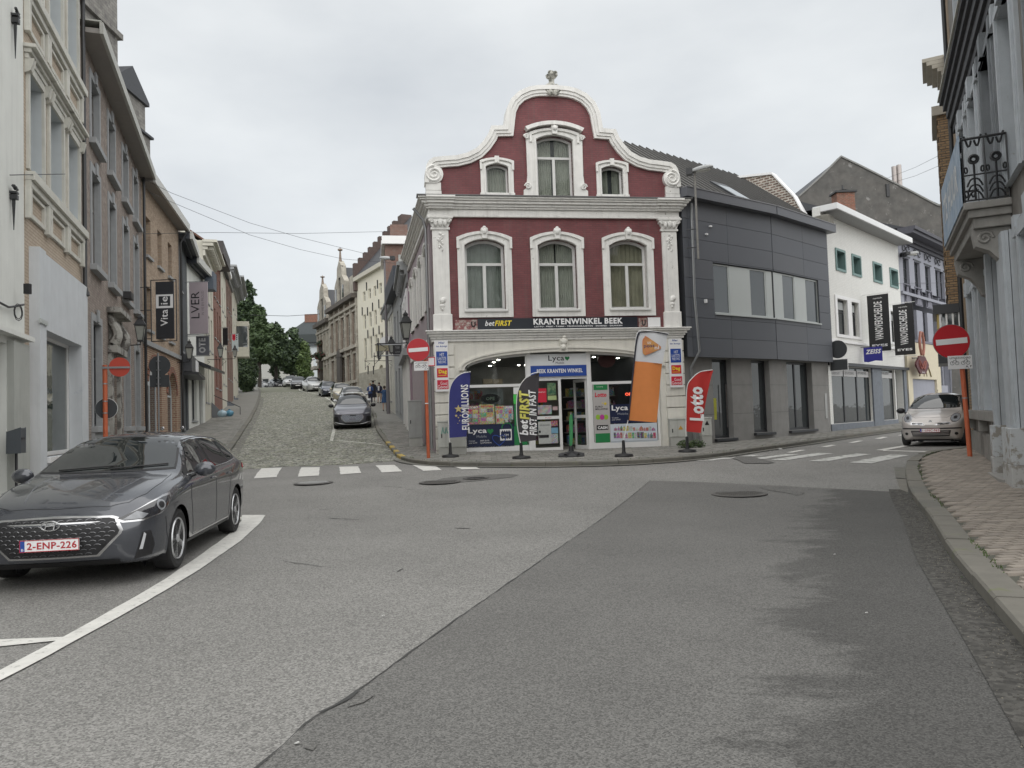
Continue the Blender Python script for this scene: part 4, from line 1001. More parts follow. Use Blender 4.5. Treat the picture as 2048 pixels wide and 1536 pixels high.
# pier posters "Hier te koop"
for s,(Z,ox) in enumerate(((A,None),(Bx,None))):
    if s==0: q=(332,462,298,785); R=[(345,452,402,537),(352,455,562,650),(355,462,675,762)]; tx=[(365,425,308,330),(343,447,343,366)]; nt=[(378,420,418,448),(358,440,455,485),(364,438,490,516)]; dg=(368,446,575,622); gg=[(385,450,690,722),(360,456,722,756)]
    else: q=(1128,1255,278,745); R=[(1140,1240,376,508),(1148,1242,532,614),(1148,1252,640,722)]; tx=[(1153,1210,286,306),(1135,1232,318,340)]; nt=[(1172,1212,394,420),(1150,1226,428,456),(1156,1226,460,486)]; dg=(1158,1232,545,590); gg=[(1175,1240,654,684),(1152,1246,686,716)]
    x0,x1,y0,y1=Z(*q); a,b,c,d=px2(shop,x0,x1,y0,y1)
    sg=MB().box(a,b,-.16,-.125,c,d).build('newspaper_sign',M_pw,shop); 
    Bd(*Z(*R[0]),M_blue,sg,off=-.164,t=.003,name='newspaper_logo_panel'); Bd(*Z(*R[1]),M_pred,sg,off=-.164,t=.003,name='newspaper_logo_panel'); Bd(*Z(*R[2]),M_pred,sg,off=-.164,t=.003,name='newspaper_logo_panel')
    for t_,qq in zip(('Hier','te koop'),tx): T(t_,*Z(*qq),M_blue,sg,off=-.163,shear=.2,bold=.02)
    for t_,qq in zip(('HET','LAATSTE','NIEUWS'),nt): T(t_,*Z(*qq),M_pw,sg,off=-.167)
    T('Dag',*Z(*dg),M_yel,sg,off=-.167,bold=.05); Bd(*Z(dg[0]-2,dg[1]-4,dg[3]+6,dg[3]+11),M_yel,sg,off=-.167,t=.002,name='underline')
    T('Goed',*Z(*gg[0]),M_pw,sg,off=-.167); T('Gevoel',*Z(*gg[1]),M_pw,sg,off=-.167)
# flank on the side street, back, and tiled roof
H0=z_corn1
fl=Fac(at(823,700,32.0)[:2],(bC0.x,bC0.y),zb0,root=shop)
ow=fl.W
fh=[]
fwn=[]
for uu in (1.2,3.3,5.4,7.3):
    if uu+.5<ow-.5: fwn.append(uu); fh.append(arch(uu-.5,uu+.5,wz0+.2,wz1,.15))
MB().plate(rect(0,ow-.37,-.8+0,H0-.02),fh,0,.3).build('side_wall',mat('mauve_render',(.40,.34,.36),.8,.15,2,.3,30,streak=.3),fl)
for uu in fwn:
    window(fl,uu-.5,uu+.5,wz0+.2,wz1,.15,.12,M_frameold,GL,'T',.07); surround(fl,uu-.5,uu+.5,wz0+.2,wz1,.15,.16,.05,M_trim)
mb=MB()
for f0,f1,pr in LY: mb.box(-.02,ow-.01,-pr,.002,z_corn0+(z_corn1-z_corn0)*f0,z_corn0+(z_corn1-z_corn0)*f1-.002)
mb.build('side_cornice',M_trim,fl,bevel=.01)
MB().box(0,ow-.02,-.06,.0,z_belt0-.05,z_belt1-.1).build('side_belt',M_trim,fl)
MB().tube([(ow-.25,-.5,H0-.25),(ow-.28,-.2,H0-.6),(ow-.3,-.12,H0-.9),(ow-.3,-.12,.2)],.05,8).build('downpipe',M_metal,fl,smooth=True)
# roof behind the gable
M_tile=[mat('roof_tile_orange',(.42,.15,.07),.8,.3,5,.3,40),mat('roof_tile_orange_b',(.34,.11,.055),.8,.3,5,.3,40),mat('roof_tile_brown',(.22,.09,.055),.8,.3,5,.3,40)]
M_slate=mat('roof_slate_dark',(.055,.058,.065),.6,.25,2,.2,30)
rz=top[1]-.4; e=.1
mb=MB(); Dp=8.3
mb.plate([(.15,H0-.1),(W0-.15,H0+.5),(W0/2,rz)],(),.34,Dp); mb.build('roof',M_slate,shop)
# clay tiles on the right slope next to the gable
ax=Vector((W0-.15-W0/2,0,H0+.5-rz)); sl=ax.length; dx=ax.normalized(); nn=Vector((-dx.z,0,dx.x)); ti=0
for r in range(16):
    for c in range(9):
        s0=sl*.22+r*.26; 
        if s0>sl-.3: continue
        p=Vector((W0/2,0.45+c*.22,rz))+dx*s0+nn*(.03)
        q=p+dx*.30-nn*.0
        mb=MB(); vs=[]
        for k in range(4):
            hh=[.035,.0,.012,.045][k]; y=k*.215/3
            vs+=[p+Vector((0,y,0))+nn*hh,q+Vector((0,y,0))+nn*(hh+.035)]
        vs2=[v-nn*.015 for v in vs]; mb.add(vs+vs2,[(2*k,2*k+1,2*k+3,2*k+2) for k in range(3)]+[(1,9,11,3),(3,11,13,5),(5,13,15,7),(8,10,11,9),(10,12,13,11),(12,14,15,13),(6,7,15,14),(0,8,9,1)]); mb.build('roof_tile',M_tile[random.randrange(3)],shop)
MB().box(0,W0,8.25,8.5,-.8,H0-.1).build('back_wall',M_slate,shop)
for s in (1,): MB().lathe([(.07,0),(.05,.1),(.09,.25),(.03,.3),(.06,.5),(.0,.62)],(W0-.25,1.2,GLp[0][1]+.1),8).build('pinnacle',M_dkmetal,shop,smooth=True)
MB().box(W0-.5,W0-.0,.36,1.5,H0-.3,GLp[0][1]+.12).build('gable_buttress',M_trim,shop)
MB().box(W0-.3,W0-.01,.36,8.3,-.8,H0-.3).build('party_wall',M_shopw,shop)
# ---------------- right-hand street ----------------
z3=lambda x,y:(1340+x/4.8,280+y/4.8)
z4=lambda x,y:(1340+x/3.658,500+y/3.658)
z5=lambda x,y:(1580+x/5.12,300+y/5.12)
z6=lambda x,y:(1640+x/4.266,560+y/4.266)
M_clad=[mat('cladding_anthracite',(.105,.112,.128),.5,.06,.8,spec=.4),mat('cladding_anthracite_b',(.098,.105,.12),.5,.06,.8,spec=.4),mat('cladding_anthracite_c',(.114,.12,.134),.52,.06,.8,spec=.4)]
M_concr=mat('grey_render',(.265,.26,.25),.85,.2,1.6,.3,50,streak=.12)
M_alu=mat('aluminium_panel',(.46,.49,.48),.4,.03)
M_dkframe=mat('dark_frame',(.03,.032,.036),.4,.05)
dA=at(1374,900,24.95); dM=at(1551,888,27.7); dB=at(1662,872,30.7); zd=gz(8,27)+.11
off_=MB().box(0,1,0,1,0,1)
dk=Fac((dA.x,dA.y),(dM.x,dM.y),zd,'dark_clad_building','anthracite panelled office building beside the corner shop with ribbon window','building')
dk2=Fac((dM.x,dM.y),(dB.x,dB.y),zd,root=dk)
zt=dk.z(1400,403,.25); zb_=(dk.z(1380,713,.25)+dk.z(1545,719,.25))/2
ws1=(dk.z(*z4(330,95),.25)+dk.z(*z4(750,150),.25))/2; ws0=(dk.z(*z4(330,460),.25)+dk.z(*z4(780,515),.25))/2
def clad(f,u0,u1,joints,wu0,wu1,openL,openR):
    rows=8; H=(zt-zb_)/rows
    # carcass
    MB().plate(rect(u0,u1,zb_+.02,zt),[rect(max(u0+.02,wu0),min(u1-.02,wu1),ws0,ws1)],-.215,.28).build('wall',M_dkframe,f)
    js=[u0]+joints+[u1]
    for r in range(rows):
        a=zb_+r*H; b=a+H
        for j0,j1 in zip(js,js[1:]):
            segs=[]
            if b<=ws0+.03 or a>=ws1-.03 or j1<=wu0 or j0>=wu1: segs=[(j0,j1,a,b)]
            else:
                if j0<wu0-.05: segs.append((j0,wu0,a,b))
                if j1>wu1+.05: segs.append((wu1,j1,a,b))
                if a<ws0-.03: segs.append((max(j0,wu0),min(j1,wu1),a,ws0))
                if b>ws1+.03: segs.append((max(j0,wu0),min(j1,wu1),ws1,b))
            for s in segs:
                if s[1]-s[0]<.03: continue
                MB().box(s[0]+.006,s[1]-.006,-.25,-.216,s[2]+.006,s[3]-.006).build('cladding_panel',random.choice(M_clad),f)
wl=dk.u(*z4(322,280),.25); wr=dk2.u(*z4(1092,400),.25)
clad(dk,-.02,dk.W,[dk.u(*z4(150,300),.25),dk.u(*z4(425,20),.25)],wl,dk.W+9,0,0)
clad(dk2,0.,dk2.W,[dk2.u(*z4(975,60),.25)],-9,wr,0,0)
# ribbon window: light panels and panes
for f,u0,u1,wins in ((dk,wl,dk.W,[(315,432),(588,700)]),(dk2,0,wr,[(825,908),(992,1078)])):
    us=[]
    for a,b in wins: us.append((f.u(*z4(a,300),.2),f.u(*z4(b,300),.2)))
    cur=u0+.03
    fr=MB()
    for a,b in us+[(u1,u1)]:
        if a-cur>.06: MB().box(cur,a-.035,-.2,-.14,ws0+.05,ws1-.03).build('light_panel',M_alu,f)
        cur=b+.035
    for a,b in us:
        w=window(f,a-.03,b+.03,ws0+.04,ws1-.02,0,-.19,M_alu,GLB,'1',.05)
    MB().box(u0+.01,u1+(.05 if f is dk2 else 0),-.30,-.1,ws0-.01,ws0+.035).build('window_ledge',M_alu,f)
    MB().box(u0+.01,u1,-.10,-.02,ws0+.035,ws1-.005).build('window_backing',M_dkframe,f)
# fascia, ground floor
for f,e0,e1 in ((dk,-.05,0),(dk2,0,.28)):
    MB().box(e0,f.W+e1,-.52,-.02,zt+.002,zt+.30).build('fascia',mat('fascia_anthracite',(.12,.125,.14),.45,.05),f)
    MB().box(e0,f.W+e1,-.54,-.0,zt+.302,zt+.335).build('fascia_cap',mat('fascia_cap',(.2,.2,.21),.4,.05),f)
gops=[(dk,z4(318,1100)[0],z4(458,1100)[0],880),(dk,z4(606,1100)[0],z4(738,1100)[0],872),(dk2,z4(863,1100)[0],z4(1048,1100)[0],862)]
for f in (dk,dk2):
    hs=[]
    for g,x0,x1,yb in gops:
        if g is f: hs.append((max(.12,f.u(x0,800)),min(f.W-.1,f.u(x1,800)),(.12 if x0<1440 else .24)))
    MB().plate(rect(0 if f is dk2 else -.0,f.W,-.6,zb_+.019),[rect(a,b,c,zb_-.02) for a,b,c in hs],0,.3).build('ground_floor_wall',M_concr,f)
    for i,(a,b,c) in enumerate(hs):
        last=f is dk2
        window(f,a,b,c,zb_-.02,0,.22,M_dkframe,GL,'2' if last else '1',.09,name='shop_window' if c>.2 else 'glass_door')
        MB().box(a-.03,b+.08,-.12,.22,c-.1,c-.002).build('window_ledge' if c>.2 else 'door_step',M_dkframe,f,bevel=.01)
        MB().box(a-.1,b+.1,1.4,1.42,c-.1,zb_).build('room_backing',M_room,f)
    # render panels joints
    for zz in (.95,1.95): 
        us=[0]+[v for h in hs for v in h[:2]]+[f.W]
        for k in range(0,len(us),2): MB().box(us[k]+.004,us[k+1]-.004,-.002,.001,zz,zz+.008).build('joint',M_dkframe,f)
a,b,c=hs and (0,0,0)
# yellow notes on the first glass door, its long handle, letterbox
u0_=dk.u(*z4(330,1150),-.2); 
for k,(x,y) in enumerate(((350,1125),(352,1198))):
    u,z=dk.uv(*z4(x,y)); MB().box(u-.17,u+.16,.19,.195,z-.2,z+.2).build('yellow_notice',mat('notice_yellow',(.5,.5,.05),.6,.2,9),dk)
u,z=dk.uv(*z4(437,1140)); MB().tube([(u-.06,.08,z-.75),(u-.06,.08,z+.75)],.018,6).build('door_handle',M_chrome,dk)
u,z=dk2.uv(*z4(1140,1140)); MB().box(u-.09,u+.09,-.02,-.002,z-.5,z+.5).build('letterbox_plate',mat('brushed_plate',(.42,.42,.41),.35,.05,metal=.5),dk2)
for x,y in ((380,832),(342,908)):
    u,z=dk.uv(*z3(x,y),.25); MB().box(u-.04,u+.05,-.32,-.25,z-.02,z+.03).build('sensor_box',M_pw,dk)
u,z=dk.uv(*z4(255,375),.25); MB().box(u-.035,u+.035,-.33,-.25,z-.06,z+.06).build('sensor_box',M_pw,dk)
# downpipe with a jog
pp=[dk.uv(*z3(205,610),.33),dk.uv(*z3(235,1500),.33),dk.uv(*z4(215,740),.33)]
uj,zj=dk.uv(*z4(152,860),.06)
MB().tube([(pp[0][0],-.33,pp[0][1]),(pp[1][0],-.33,pp[1][1]),(pp[2][0],-.33,pp[2][1]),(uj,-.07,zj),(uj,-.07,0.1)],.045,8).build('downpipe',M_metal,dk,smooth=True)
# metal roof with standing seams, skylight
M_seam=mat('metal_roof',(.30,.295,.28),.5,.12,2)
ch=Fac((dA.x,dA.y),(dB.x,dB.y),zd,root=dk)
ry=3.8; rzz=zt+.25+3.25; ez=zt+.2
def rp(u,t,h=0): # point on slope
    n=Vector((0,-(rzz-ez),ry+.4)).normalized(); return Vector((u,-.4+t*(ry+.4),ez+t*(rzz-ez)))+n*h
mb=MB(); q=[rp(-1.3,.5),rp(.0,.5),rp(.0,1),rp(-1.3,1)]; mb.add(q+[v-Vector((0,0,.08)) for v in q],[(0,1,2,3),(7,6,5,4),(0,4,5,1),(1,5,6,2),(2,6,7,3),(3,7,4,0)]); q=[rp(.001,0),rp(ch.W+.05,0),rp(ch.W+.05,1),rp(.001,1)]; mb.add(q+[v-Vector((0,0,.08)) for v in q],[(0,1,2,3),(7,6,5,4),(0,4,5,1),(1,5,6,2),(2,6,7,3),(3,7,4,0)])
q=[rp(-1.3,1,),rp(ch.W+.05,1),Vector((ch.W+.05,9.5,ez)),Vector((-1.3,9.5,ez))]; mb.add(q,[(0,1,2,3)])
roof=mb.build('roof',M_seam,ch)
u=-1.2
M_seam2=mat('roof_seam',(.075,.073,.07),.5)
while u<ch.W:
    t0_=0. if u>0 else .5; mb=MB(); c=[rp(u,t0_,.0),rp(u+.03,t0_,.0),rp(u+.03,1,.0),rp(u,1,.0)]; t=[rp(u+.005,t0_,.06),rp(u+.025,t0_,.06),rp(u+.025,1,.06),rp(u+.005,1,.06)]
    mb.add(c+t,[(4,5,6,7),(0,1,5,4),(1,2,6,5),(3,0,4,7)]); o=mb.build('standing_seam',M_seam2,None); o.parent=roof
    u+=.42
mb=MB(); q=[rp(3.7,.14,.08),rp(4.7,.14,.08),rp(4.7,.42,.08),rp(3.7,.42,.08)]; q2=[v-Vector((0,0,.1)) for v in q]; mb.add(q+q2,[(0,1,2,3),(0,4,5,1),(1,5,6,2),(2,6,7,3),(3,7,4,0)]); o=mb.build('skylight',M_dkframe,None); o.parent=roof
q=[rp(3.8,.16,.086),rp(4.6,.16,.086),rp(4.6,.36,.086),rp(3.8,.36,.086)]; o=MB().add(q,[(0,1,2,3)]).build('pane',glassmat('skylight_glass',(.25,.28,.3),0,.03),None); o.parent=roof
MB().plate([(.3,-.6),(9.5,-.6),(9.5,ez-.05),(ry,rzz-.1),(.3,ez)],(),-.35,.15,axis='x').build('side_wall',M_dkframe,ch)
MB().box(.15,ch.W-.3,9.2,9.5,-.6,ez).build('back_wall',M_dkframe,ch)
# ---------------- white optician's house
wA=at(1663,872,30.85); wB=at(1816,853,38.0); zw=gz(14,34)+.11
wh=Fac((wA.x,wA.y),(wB.x,wB.y),zw,'white_brick_house','white painted brick optician shop with four small teal windows','house')
M_wbrick=mat('white_painted_brick',(.76,.76,.73),.6,.06,2,.5,60,brick=(.21,.07,.008),col2=(.73,.73,.70),mcol=(.66,.66,.63),streak=.1)
M_teal=mat('teal_frame',(.17,.27,.26),.5,.05)
ft=(wh.z(*z5(240,475),.5)+wh.z(*z5(1190,885),.5))/2; fb=(wh.z(*z5(240,545),.5)+wh.z(*z5(1190,928),.5))/2
tw=[(463,562),(632,722),(848,935),(1020,1100)]; th=[(1012,1245),(1065,1292),(1138,1350),(1195,1397)]
tz1=sum(wh.z(*z5(a,c)) for (a,b),(c,d) in zip(tw,th))/4; tz0=sum(wh.z(*z5(a,d-8)) for (a,b),(c,d) in zip(tw,th))/4
tu=[(wh.u(*z5(a,(c+d)/2)),wh.u(*z5(b,(c+d)/2))) for (a,b),(c,d) in zip(tw,th)]
fw=[(148,235),(268,330),(500,572),(598,650)]; fu=[(wh.u(*z6(a,350)),wh.u(*z6(b,380))) for a,b in fw]
fz1=(wh.z(*z6(148,168))+wh.z(*z6(500,232)))/2; fz0_=(wh.z(*z6(160,465))+wh.z(*z6(515,512)))/2
aw=(wh.z(*z6(150,705),.1)+wh.z(*z6(700,745),.1))/2
sw=[(107,445,1225),(525,645,1190)]
so=[(max(.05,wh.u(*z6(a,1000))),wh.u(*z6(b,1000))) for a,b,c in sw]; sdo=(wh.u(*z6(652,1000)),wh.u(*z6(712,1000)))
sbz=(wh.z(*z6(200,1225))+wh.z(*z6(590,1190)))/2
hs=[rect(a+.06,b-.06,tz0+.06,tz1-.06) for a,b in tu]+[rect(a,b,fz0_,fz1) for a,b in fu]+[rect(so[0][0],so[0][1],sbz,aw-.15),rect(so[1][0],so[1][1],sbz,aw-.15),rect(sdo[0],sdo[1],.02,aw-.15)]
wall(wh,rect(0,wh.W,-.6,ft-.05),hs,M_wbrick,.32)
for a,b in tu:
    MB().plate(rect(a,b,tz0,tz1),[rect(a+.1,b-.1,tz0+.1,tz1-.1)],-.05,.3).build('teal_surround',M_teal,wh)
    window(wh,a+.1,b-.1,tz0+.1,tz1-.1,0,.24,M_teal,GL,'1',.04)
for a,b in fu:
    window(wh,a,b,fz0_,fz1,0,.14,M_dkframe,GL,'H',.08)
    MB().box(a+.09,b-.09,.13,.138,fz1-.42,fz1-.1).build('roller_blind',mat('blind_grey',(.4,.42,.42),.7,.05),wh)
for a,b in ((fu[0][0]-.22,fu[1][1]+.2),(fu[2][0]-.22,fu[3][1]+.2)):
    m_=((fu[0][1]+fu[1][0])/2 if a<fu[1][0]-1 and a<fu[0][0] else (fu[2][1]+fu[3][0])/2)
    pr=[(fu[0],fu[1]),(fu[2],fu[3])][0 if a<fu[0][0] else 1]
    MB().plate(rect(a,b,fz0_-.12,fz1+.14),[rect(pr[0][0],pr[0][1],fz0_,fz1),rect(pr[1][0],pr[1][1],fz0_,fz1)],-.05,-.001).build('window_surround',M_pw,wh)
MB().box(.0,wh.W,-.09,-.001,fz0_-.36,fz0_-.26).build('belt',M_pw,wh)
MB().box(.02,wh.W-.02,-.7,.3,fb+.002,ft).build('fascia',mat('fascia_white',(.78,.79,.79),.4,.04),wh)
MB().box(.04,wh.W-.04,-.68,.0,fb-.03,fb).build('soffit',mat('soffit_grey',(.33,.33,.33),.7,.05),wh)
MB().box(.0,wh.W,-.22,-.001,aw-.13,aw).build('awning_box',M_dkframe,wh)
for (a,b),n in zip(so,(3,1)):
    for i in range(n):
        c=a+(b-a)*i/n; d=a+(b-a)*(i+1)/n
        window(wh,c,d,sbz,aw-.15,0,.1,M_dkframe,GL,'1',.05)
        MB().box(c+.06,d-.06,.09,.098,aw-.55,aw-.28).build('window_lettering_strip',mat('frosted_strip',(.5,.5,.5),.5,.05),wh)
for t_,x0,x1 in (('GEZICHT',118,185),('ZICHTZORG',228,305),('OPTOMETRIE',335,410),('CONTACTLENZEN',530,600)):
    T(t_,z6(x0,0)[0],z6(x1,0)[0],z6(0,785)[1],z6(0,805)[1],M_black,None,off=.086,fac=wh)
window(wh,sdo[0],sdo[1],.02,aw-.15,0,.3,mat('door_grey',(.16,.17,.18),.5),GLB,'1',.12,name='door')
MB().box(0,so[0][1],-.04,-.001,-.6,sbz-.01).build('bluestone_plinth',mat('bluestone',(.17,.19,.22),.6,.3,4),wh)
M_bs=MATS['bluestone']
MB().box(so[0][1],so[1][0],-.07,-.001,-.6,aw-.131).build('bluestone_pier',M_bs,wh); MB().box(sdo[1]+.02,wh.W-.01,-.07,-.001,-.6,aw-.131).build('bluestone_pier',M_bs,wh); MB().box(so[1][0]+.01,sdo[0]-.02,-.05,-.001,-.6,sbz-.01).build('bluestone_plinth',M_bs,wh)
u,z=wh.uv(*z6(748,1010)); MB().box(u-.1,u+.1,-.09,-.07,z-.45,z+.45).build('letterbox_plate',MATS['brushed_plate'],wh)
# bare brick gable towards the dark building
def gp(t,zc): return (t,CAMH+zc-zw)
mb=MB(); mb.plate([(.35,-.6),(9,-.6),(9,gp(0,9.6)[1]),gp(3.7,10.35),gp(1.95,10.1),gp(1.05,8.9),gp(.5,7.7),gp(.36,7.2)],(),.0,.3,axis='x'); mb.build('bare_gable_wall',mat('bare_brick_smeared',(.30,.20,.16),.9,.5,2.5,.8,30,brick=(.26,.11,.03),col2=(.16,.11,.09),mcol=(.66,.62,.55),spots=(2.2,.6,(.13,.12,.11))),wh)
mb=MB()
for p,q in zip([gp(.5,7.7),gp(1.05,8.9),gp(1.95,10.1),gp(3.7,10.35)],[gp(1.05,8.9),gp(1.95,10.1),gp(3.7,10.35),gp(9,9.6)]):
    mb.plate([(p[0],p[1]+.003),(q[0],q[1]+.003),(q[0],q[1]+.1),(p[0],p[1]+.1)],(),-.08,.38,axis='x')
mb.build('gable_capping',M_pw,wh)
MB().box(-.1,.55,-.35,.35,ft-1.0,ft-.42).build('gable_block',mat('old_concrete',(.25,.24,.21),.9,.4,3,.6,30),wh,bevel=.03)
MB().box(.31,wh.W-.02,8.7,9,-.6,ft).build('back_wall',M_wbrick,wh); MB().box(wh.W-.3,wh.W-.01,.33,8.7,-.6,ft).build('side_wall',M_wbrick,wh)
MB().plate([(.0,ft),(4.5,ft+2.2),(9,ft)],(),.4,wh.W-.4,axis='x').build('roof',M_slate,wh)
# banners, zeiss flag: things that hang on brackets
def perp_banner(fac,u,zt_,zb2,w,label,name,col,off0=.15,cat='banner',group=None,t=.02):
    """banner at right angles to the wall; local X runs outwards from the wall as seen by the camera"""
    M=fac.M@Matrix.Translation((u,0,0))
    # plane spanned by outward (-Y) and Z
    r=empty(name,None,label=label,cat=cat,group=group,M=M)
    for zz in (zt_+.05,zb2-.05): MB().tube([(0,-.0,zz),(0,-off0-w-.08,zz)],.015,6).build('bracket',M_metal if col!=M_black else M_pvc,r)
    MB().box(-t/2,t/2,-off0-w,-off0,zb2,zt_).build('cloth',col,r)
    return r
def perp_text(r,s,y0,y1,z0,z1,m,side,rot=1,bold=0,shear=0,t=.011,name='lettering'):
    """text on a perpendicular board; side=-1: on the face looking to local -X"""
    # text local: built in XZ plane facing -Y, then turned
    o=txt(s,name,0,1,z0,z1,0,m,r,rot=rot,bold=bold,shear=shear)
    me=o.data; n=len(me.vertices); a=np.zeros(n*3); me.vertices.foreach_get('co',a); a=a.reshape(-1,3); X=a[:,0].copy(); Z=a[:,2].copy()
    if side<0: P=np.stack([np.full(n,-t),y1+(y0-y1)*X,Z],1)
    else: P=np.stack([np.full(n,t),y0+(y1-y0)*X,Z],1)
    me.vertices.foreach_set('co',P.ravel()); me.update(); return o
for (x0,x1,yt,yb,lab) in ((285,440,130,612,'black vertical optician banner nearer the dark building, blue flag below it'),(603,745,205,640,'black vertical optician banner at the far end of the white house')):
    # seen nearly face on: find the wall spot its right edge hangs from
    xr=z6(x1,0)[0]; xl=z6(x0,0)[0]; 
    best=None
    for k in range(0,80):
        u=k*.1
        w0=wh.world(u,-.2,0); w1_=wh.world(u,-1.1,0)
        def pj(v):
            y=v.y; return 1024+F*v.x/y
        d=abs(pj(w0)-xr)+abs(pj(w1_)-xl)
        if best is None or d<best[0]: best=(d,u)
    u=best[1]; v=wh.world(u,-.65,0); Dv=v.y
    zt_=at((xl+xr)/2,z6(0,yt)[1],Dv).z-zw; zb2=at((xl+xr)/2,z6(0,yb)[1],Dv).z-zw
    r=perp_banner(wh,u,zt_,zb2,.9,lab,'vertical_banner',M_black,.2,group='black banners on the white house')
    h=zt_-zb2
    perp_text(r,'VANOVERSCHELDE',-.42-.4,-.47,zb2+h*.2,zb2+h*.88,M_pw,-1,rot=1,bold=.02)
    perp_text(r,'optiek',-.85,-.45,zt_-h*.08,zt_-h*.045,M_pw,-1,rot=0)
    perp_text(r,'EYES',-.98,-.32,zb2+h*.08,zb2+h*.125,M_pw,-1,rot=0,bold=.04)
v=wh.uv(*z6(450,630),.5); r=empty('small_flag',None,label='small blue optics brand flag under the first black banner',cat='flag',M=wh.M@Matrix.Translation((v[0],0,v[1])))
MB().tube([(0,0,.32),(0,-.95,.32)],.015,6).build('bracket',M_dkmetal,r)
pts=[(-.9,-.34),(-.6,-.3),(-.3,-.36),(-.12,-.33),(-.12,.3),(-.9,.3)]
MB().plate(pts,(),-.01,.01,axis='x').build('cloth',mat('flag_blue',(.03,.03,.28),.6,.05),r); perp_text(r,'ZEISS',-.86,-.2,.0,.2,M_pw,-1,rot=0,bold=.04,shear=.25,t=.014)
# ---------------- grey gable house behind
M_gray=mat('weathered_grey_render',(.145,.138,.128),.9,.4,1.1,.5,20,col2=(.12,.117,.11),spots=(1.6,.6,(.24,.235,.225)))
gD=52.
gh=empty('grey_gable_house',(0,gD,0),label='tall weathered grey rendered gable house rising behind the white house',cat='house')
def P2(x,y,D=gD,z5_=True):
    p=at(*(z5(x,y) if z5_ else (x,y)),D); return (p.x,p.z)
out=[P2(*p) for p in [(95,480),(225,365),(350,250),(450,145),(520,75),(700,160),(870,245),(1000,312),(1240,432),(1500,570),(1700,600)]]
mb=MB(); mb.plate([(out[0][0],0)]+[o_ for o_ in out]+[(out[-1][0],0)],(),0,.4); mb.build('gable_wall',M_gray,gh)
mb=MB()
for p,q in zip(out,out[1:]): mb.plate([p,q,(q[0],q[1]+.12),(p[0],p[1]+.12)],(),-.08,.5)
mb.build('verge',mat('verge_light',(.22,.22,.21),.7),gh)
ap=out[4]; mb=MB()
for a,b in ((out[0],ap),(ap,out[-1])): mb.add([(a[0],.4,a[1]),(b[0],.4,b[1]),(b[0],12,b[1]),(a[0],12,a[1])],[(0,1,2,3)])
mb.build('roof',M_slate,gh)
for x0,x1,y0,y1,m_ in ((870,990,228,330,M_gray),):
    a=P2(x0,y1); b=P2(x1,y0); MB().box(a[0],b[0],.6,2,a[1]-1,b[1]).build('chimney',m_,gh)
for x0,x1,y0 in ((1130,1160,122),(1182,1212,105)):
    a=P2(x0,430); b=P2(x1,y0); o=MB().lathe([((b[0]-a[0])/2,a[1]-.8),((b[0]-a[0])/2,b[1])],((a[0]+b[0])/2,1.0,0),12).build('flue_pipe',mat('flue_metal',(.42,.38,.36),.4,.1,metal=.4),gh,smooth=True)
a=P2(1050,355); b=P2(1095,290); MB().lathe([(.12,a[1]-.5),(.12,b[1]-.25),(.3,b[1]-.2),(.3,b[1])],((a[0]+b[0])/2,1,0),10).build('vent_cowl',M_dkmetal,gh,smooth=True)
a=P2(985,480); b=P2(1010,350); MB().box(a[0],b[0],-.1,0,a[1],b[1]).build('wall_anchor',M_dkmetal,gh)
# brick chimney in front of it, standing on the white house roof
cD=41.; M_ob=mat('orange_brick',(.36,.12,.07),.9,.4,4,.8,30,brick=(.21,.07,.015),col2=(.22,.10,.07),mcol=(.25,.2,.16))
a=at(*z5(490,640),cD); b=at(*z5(662,430),cD)
ck=empty('brick_chimney',(a.x,cD,ft+zw),label='square orange brick chimney with metal cap standing on the white house roof',cat='chimney')
ck.matrix_basis=Matrix.Translation((a.x,cD,a.z-2.2)); w=b.x-a.x; h=b.z-a.z+2.2
MB().box(0,w,0,.7,0,h).build('stack',M_ob,ck); MB().box(-.1,w+.1,-.1,.8,h+.003,h+.1).build('cap_slab',M_dkmetal,ck); MB().lathe([(.25,h+.1),(.28,h+.2),(.06,h+.26),(.04,h+.5)],(w/2,.35,0),10).build('cowl',M_dkmetal,ck)
# ---------------- lilac house
M_lil=mat('lilac_grey_render',(.315,.325,.375),.8,.12,2,.2,30)
lA=at(1816.5,853,38.1); lB=at(1906,846,43.8); zl_=gz(20,40)+.11
li=Fac((lA.x,lA.y),(lB.x,lB.y),zl_,'lilac_house','lilac grey rendered town house with dark windows past the white house','house')
let=(li.z(*z5(1200,840),.4)+li.z(*z5(1600,1010),.4))/2
tr=[((1160,1225),(1120,1400)),((1275,1335),(1150,1430)),((1382,1440),(1178,1460)),((1486,1535),(1205,1485)),((1572,1620),(1240,1515))]
lu=[(li.u(*z5(a,1250)),li.u(*z5(b,1300))) for (a,b),_ in tr]; lz1_=sum(li.z(*z5(a,c)) for (a,b),(c,d) in tr)/5; lz0=sum(li.z(*z5(a,d)) for (a,b),(c,d) in tr)/5
mr=[((737,785),(235,520)),((830,880),(258,535)),((920,965),(280,550))]
mu=[(li.u(*z6(a,400)),li.u(*z6(b,400))) for (a,b),_ in mr]; mz1=sum(li.z(*z6(a,c)) for (a,b),(c,d) in mr)/3; mz0=sum(li.z(*z6(a,d)) for (a,b),(c,d) in mr)/3
st=li.z(*z6(860,545)); ot=li.z(*z6(880,848)); oa=li.u(*z6(778,1000)); ob_=li.u(*z6(985,1000)); sea=li.u(*z6(1010,800))
wall(li,rect(0,li.W,-.6,let),[rect(a,b,lz0,lz1_) for a,b in lu]+[rect(a,b,mz0,mz1) for a,b in mu]+[rect(oa,ob_,.05,ot)]+[rect(sea+.5,li.W-.6,.8,ot-.3)],M_lil)
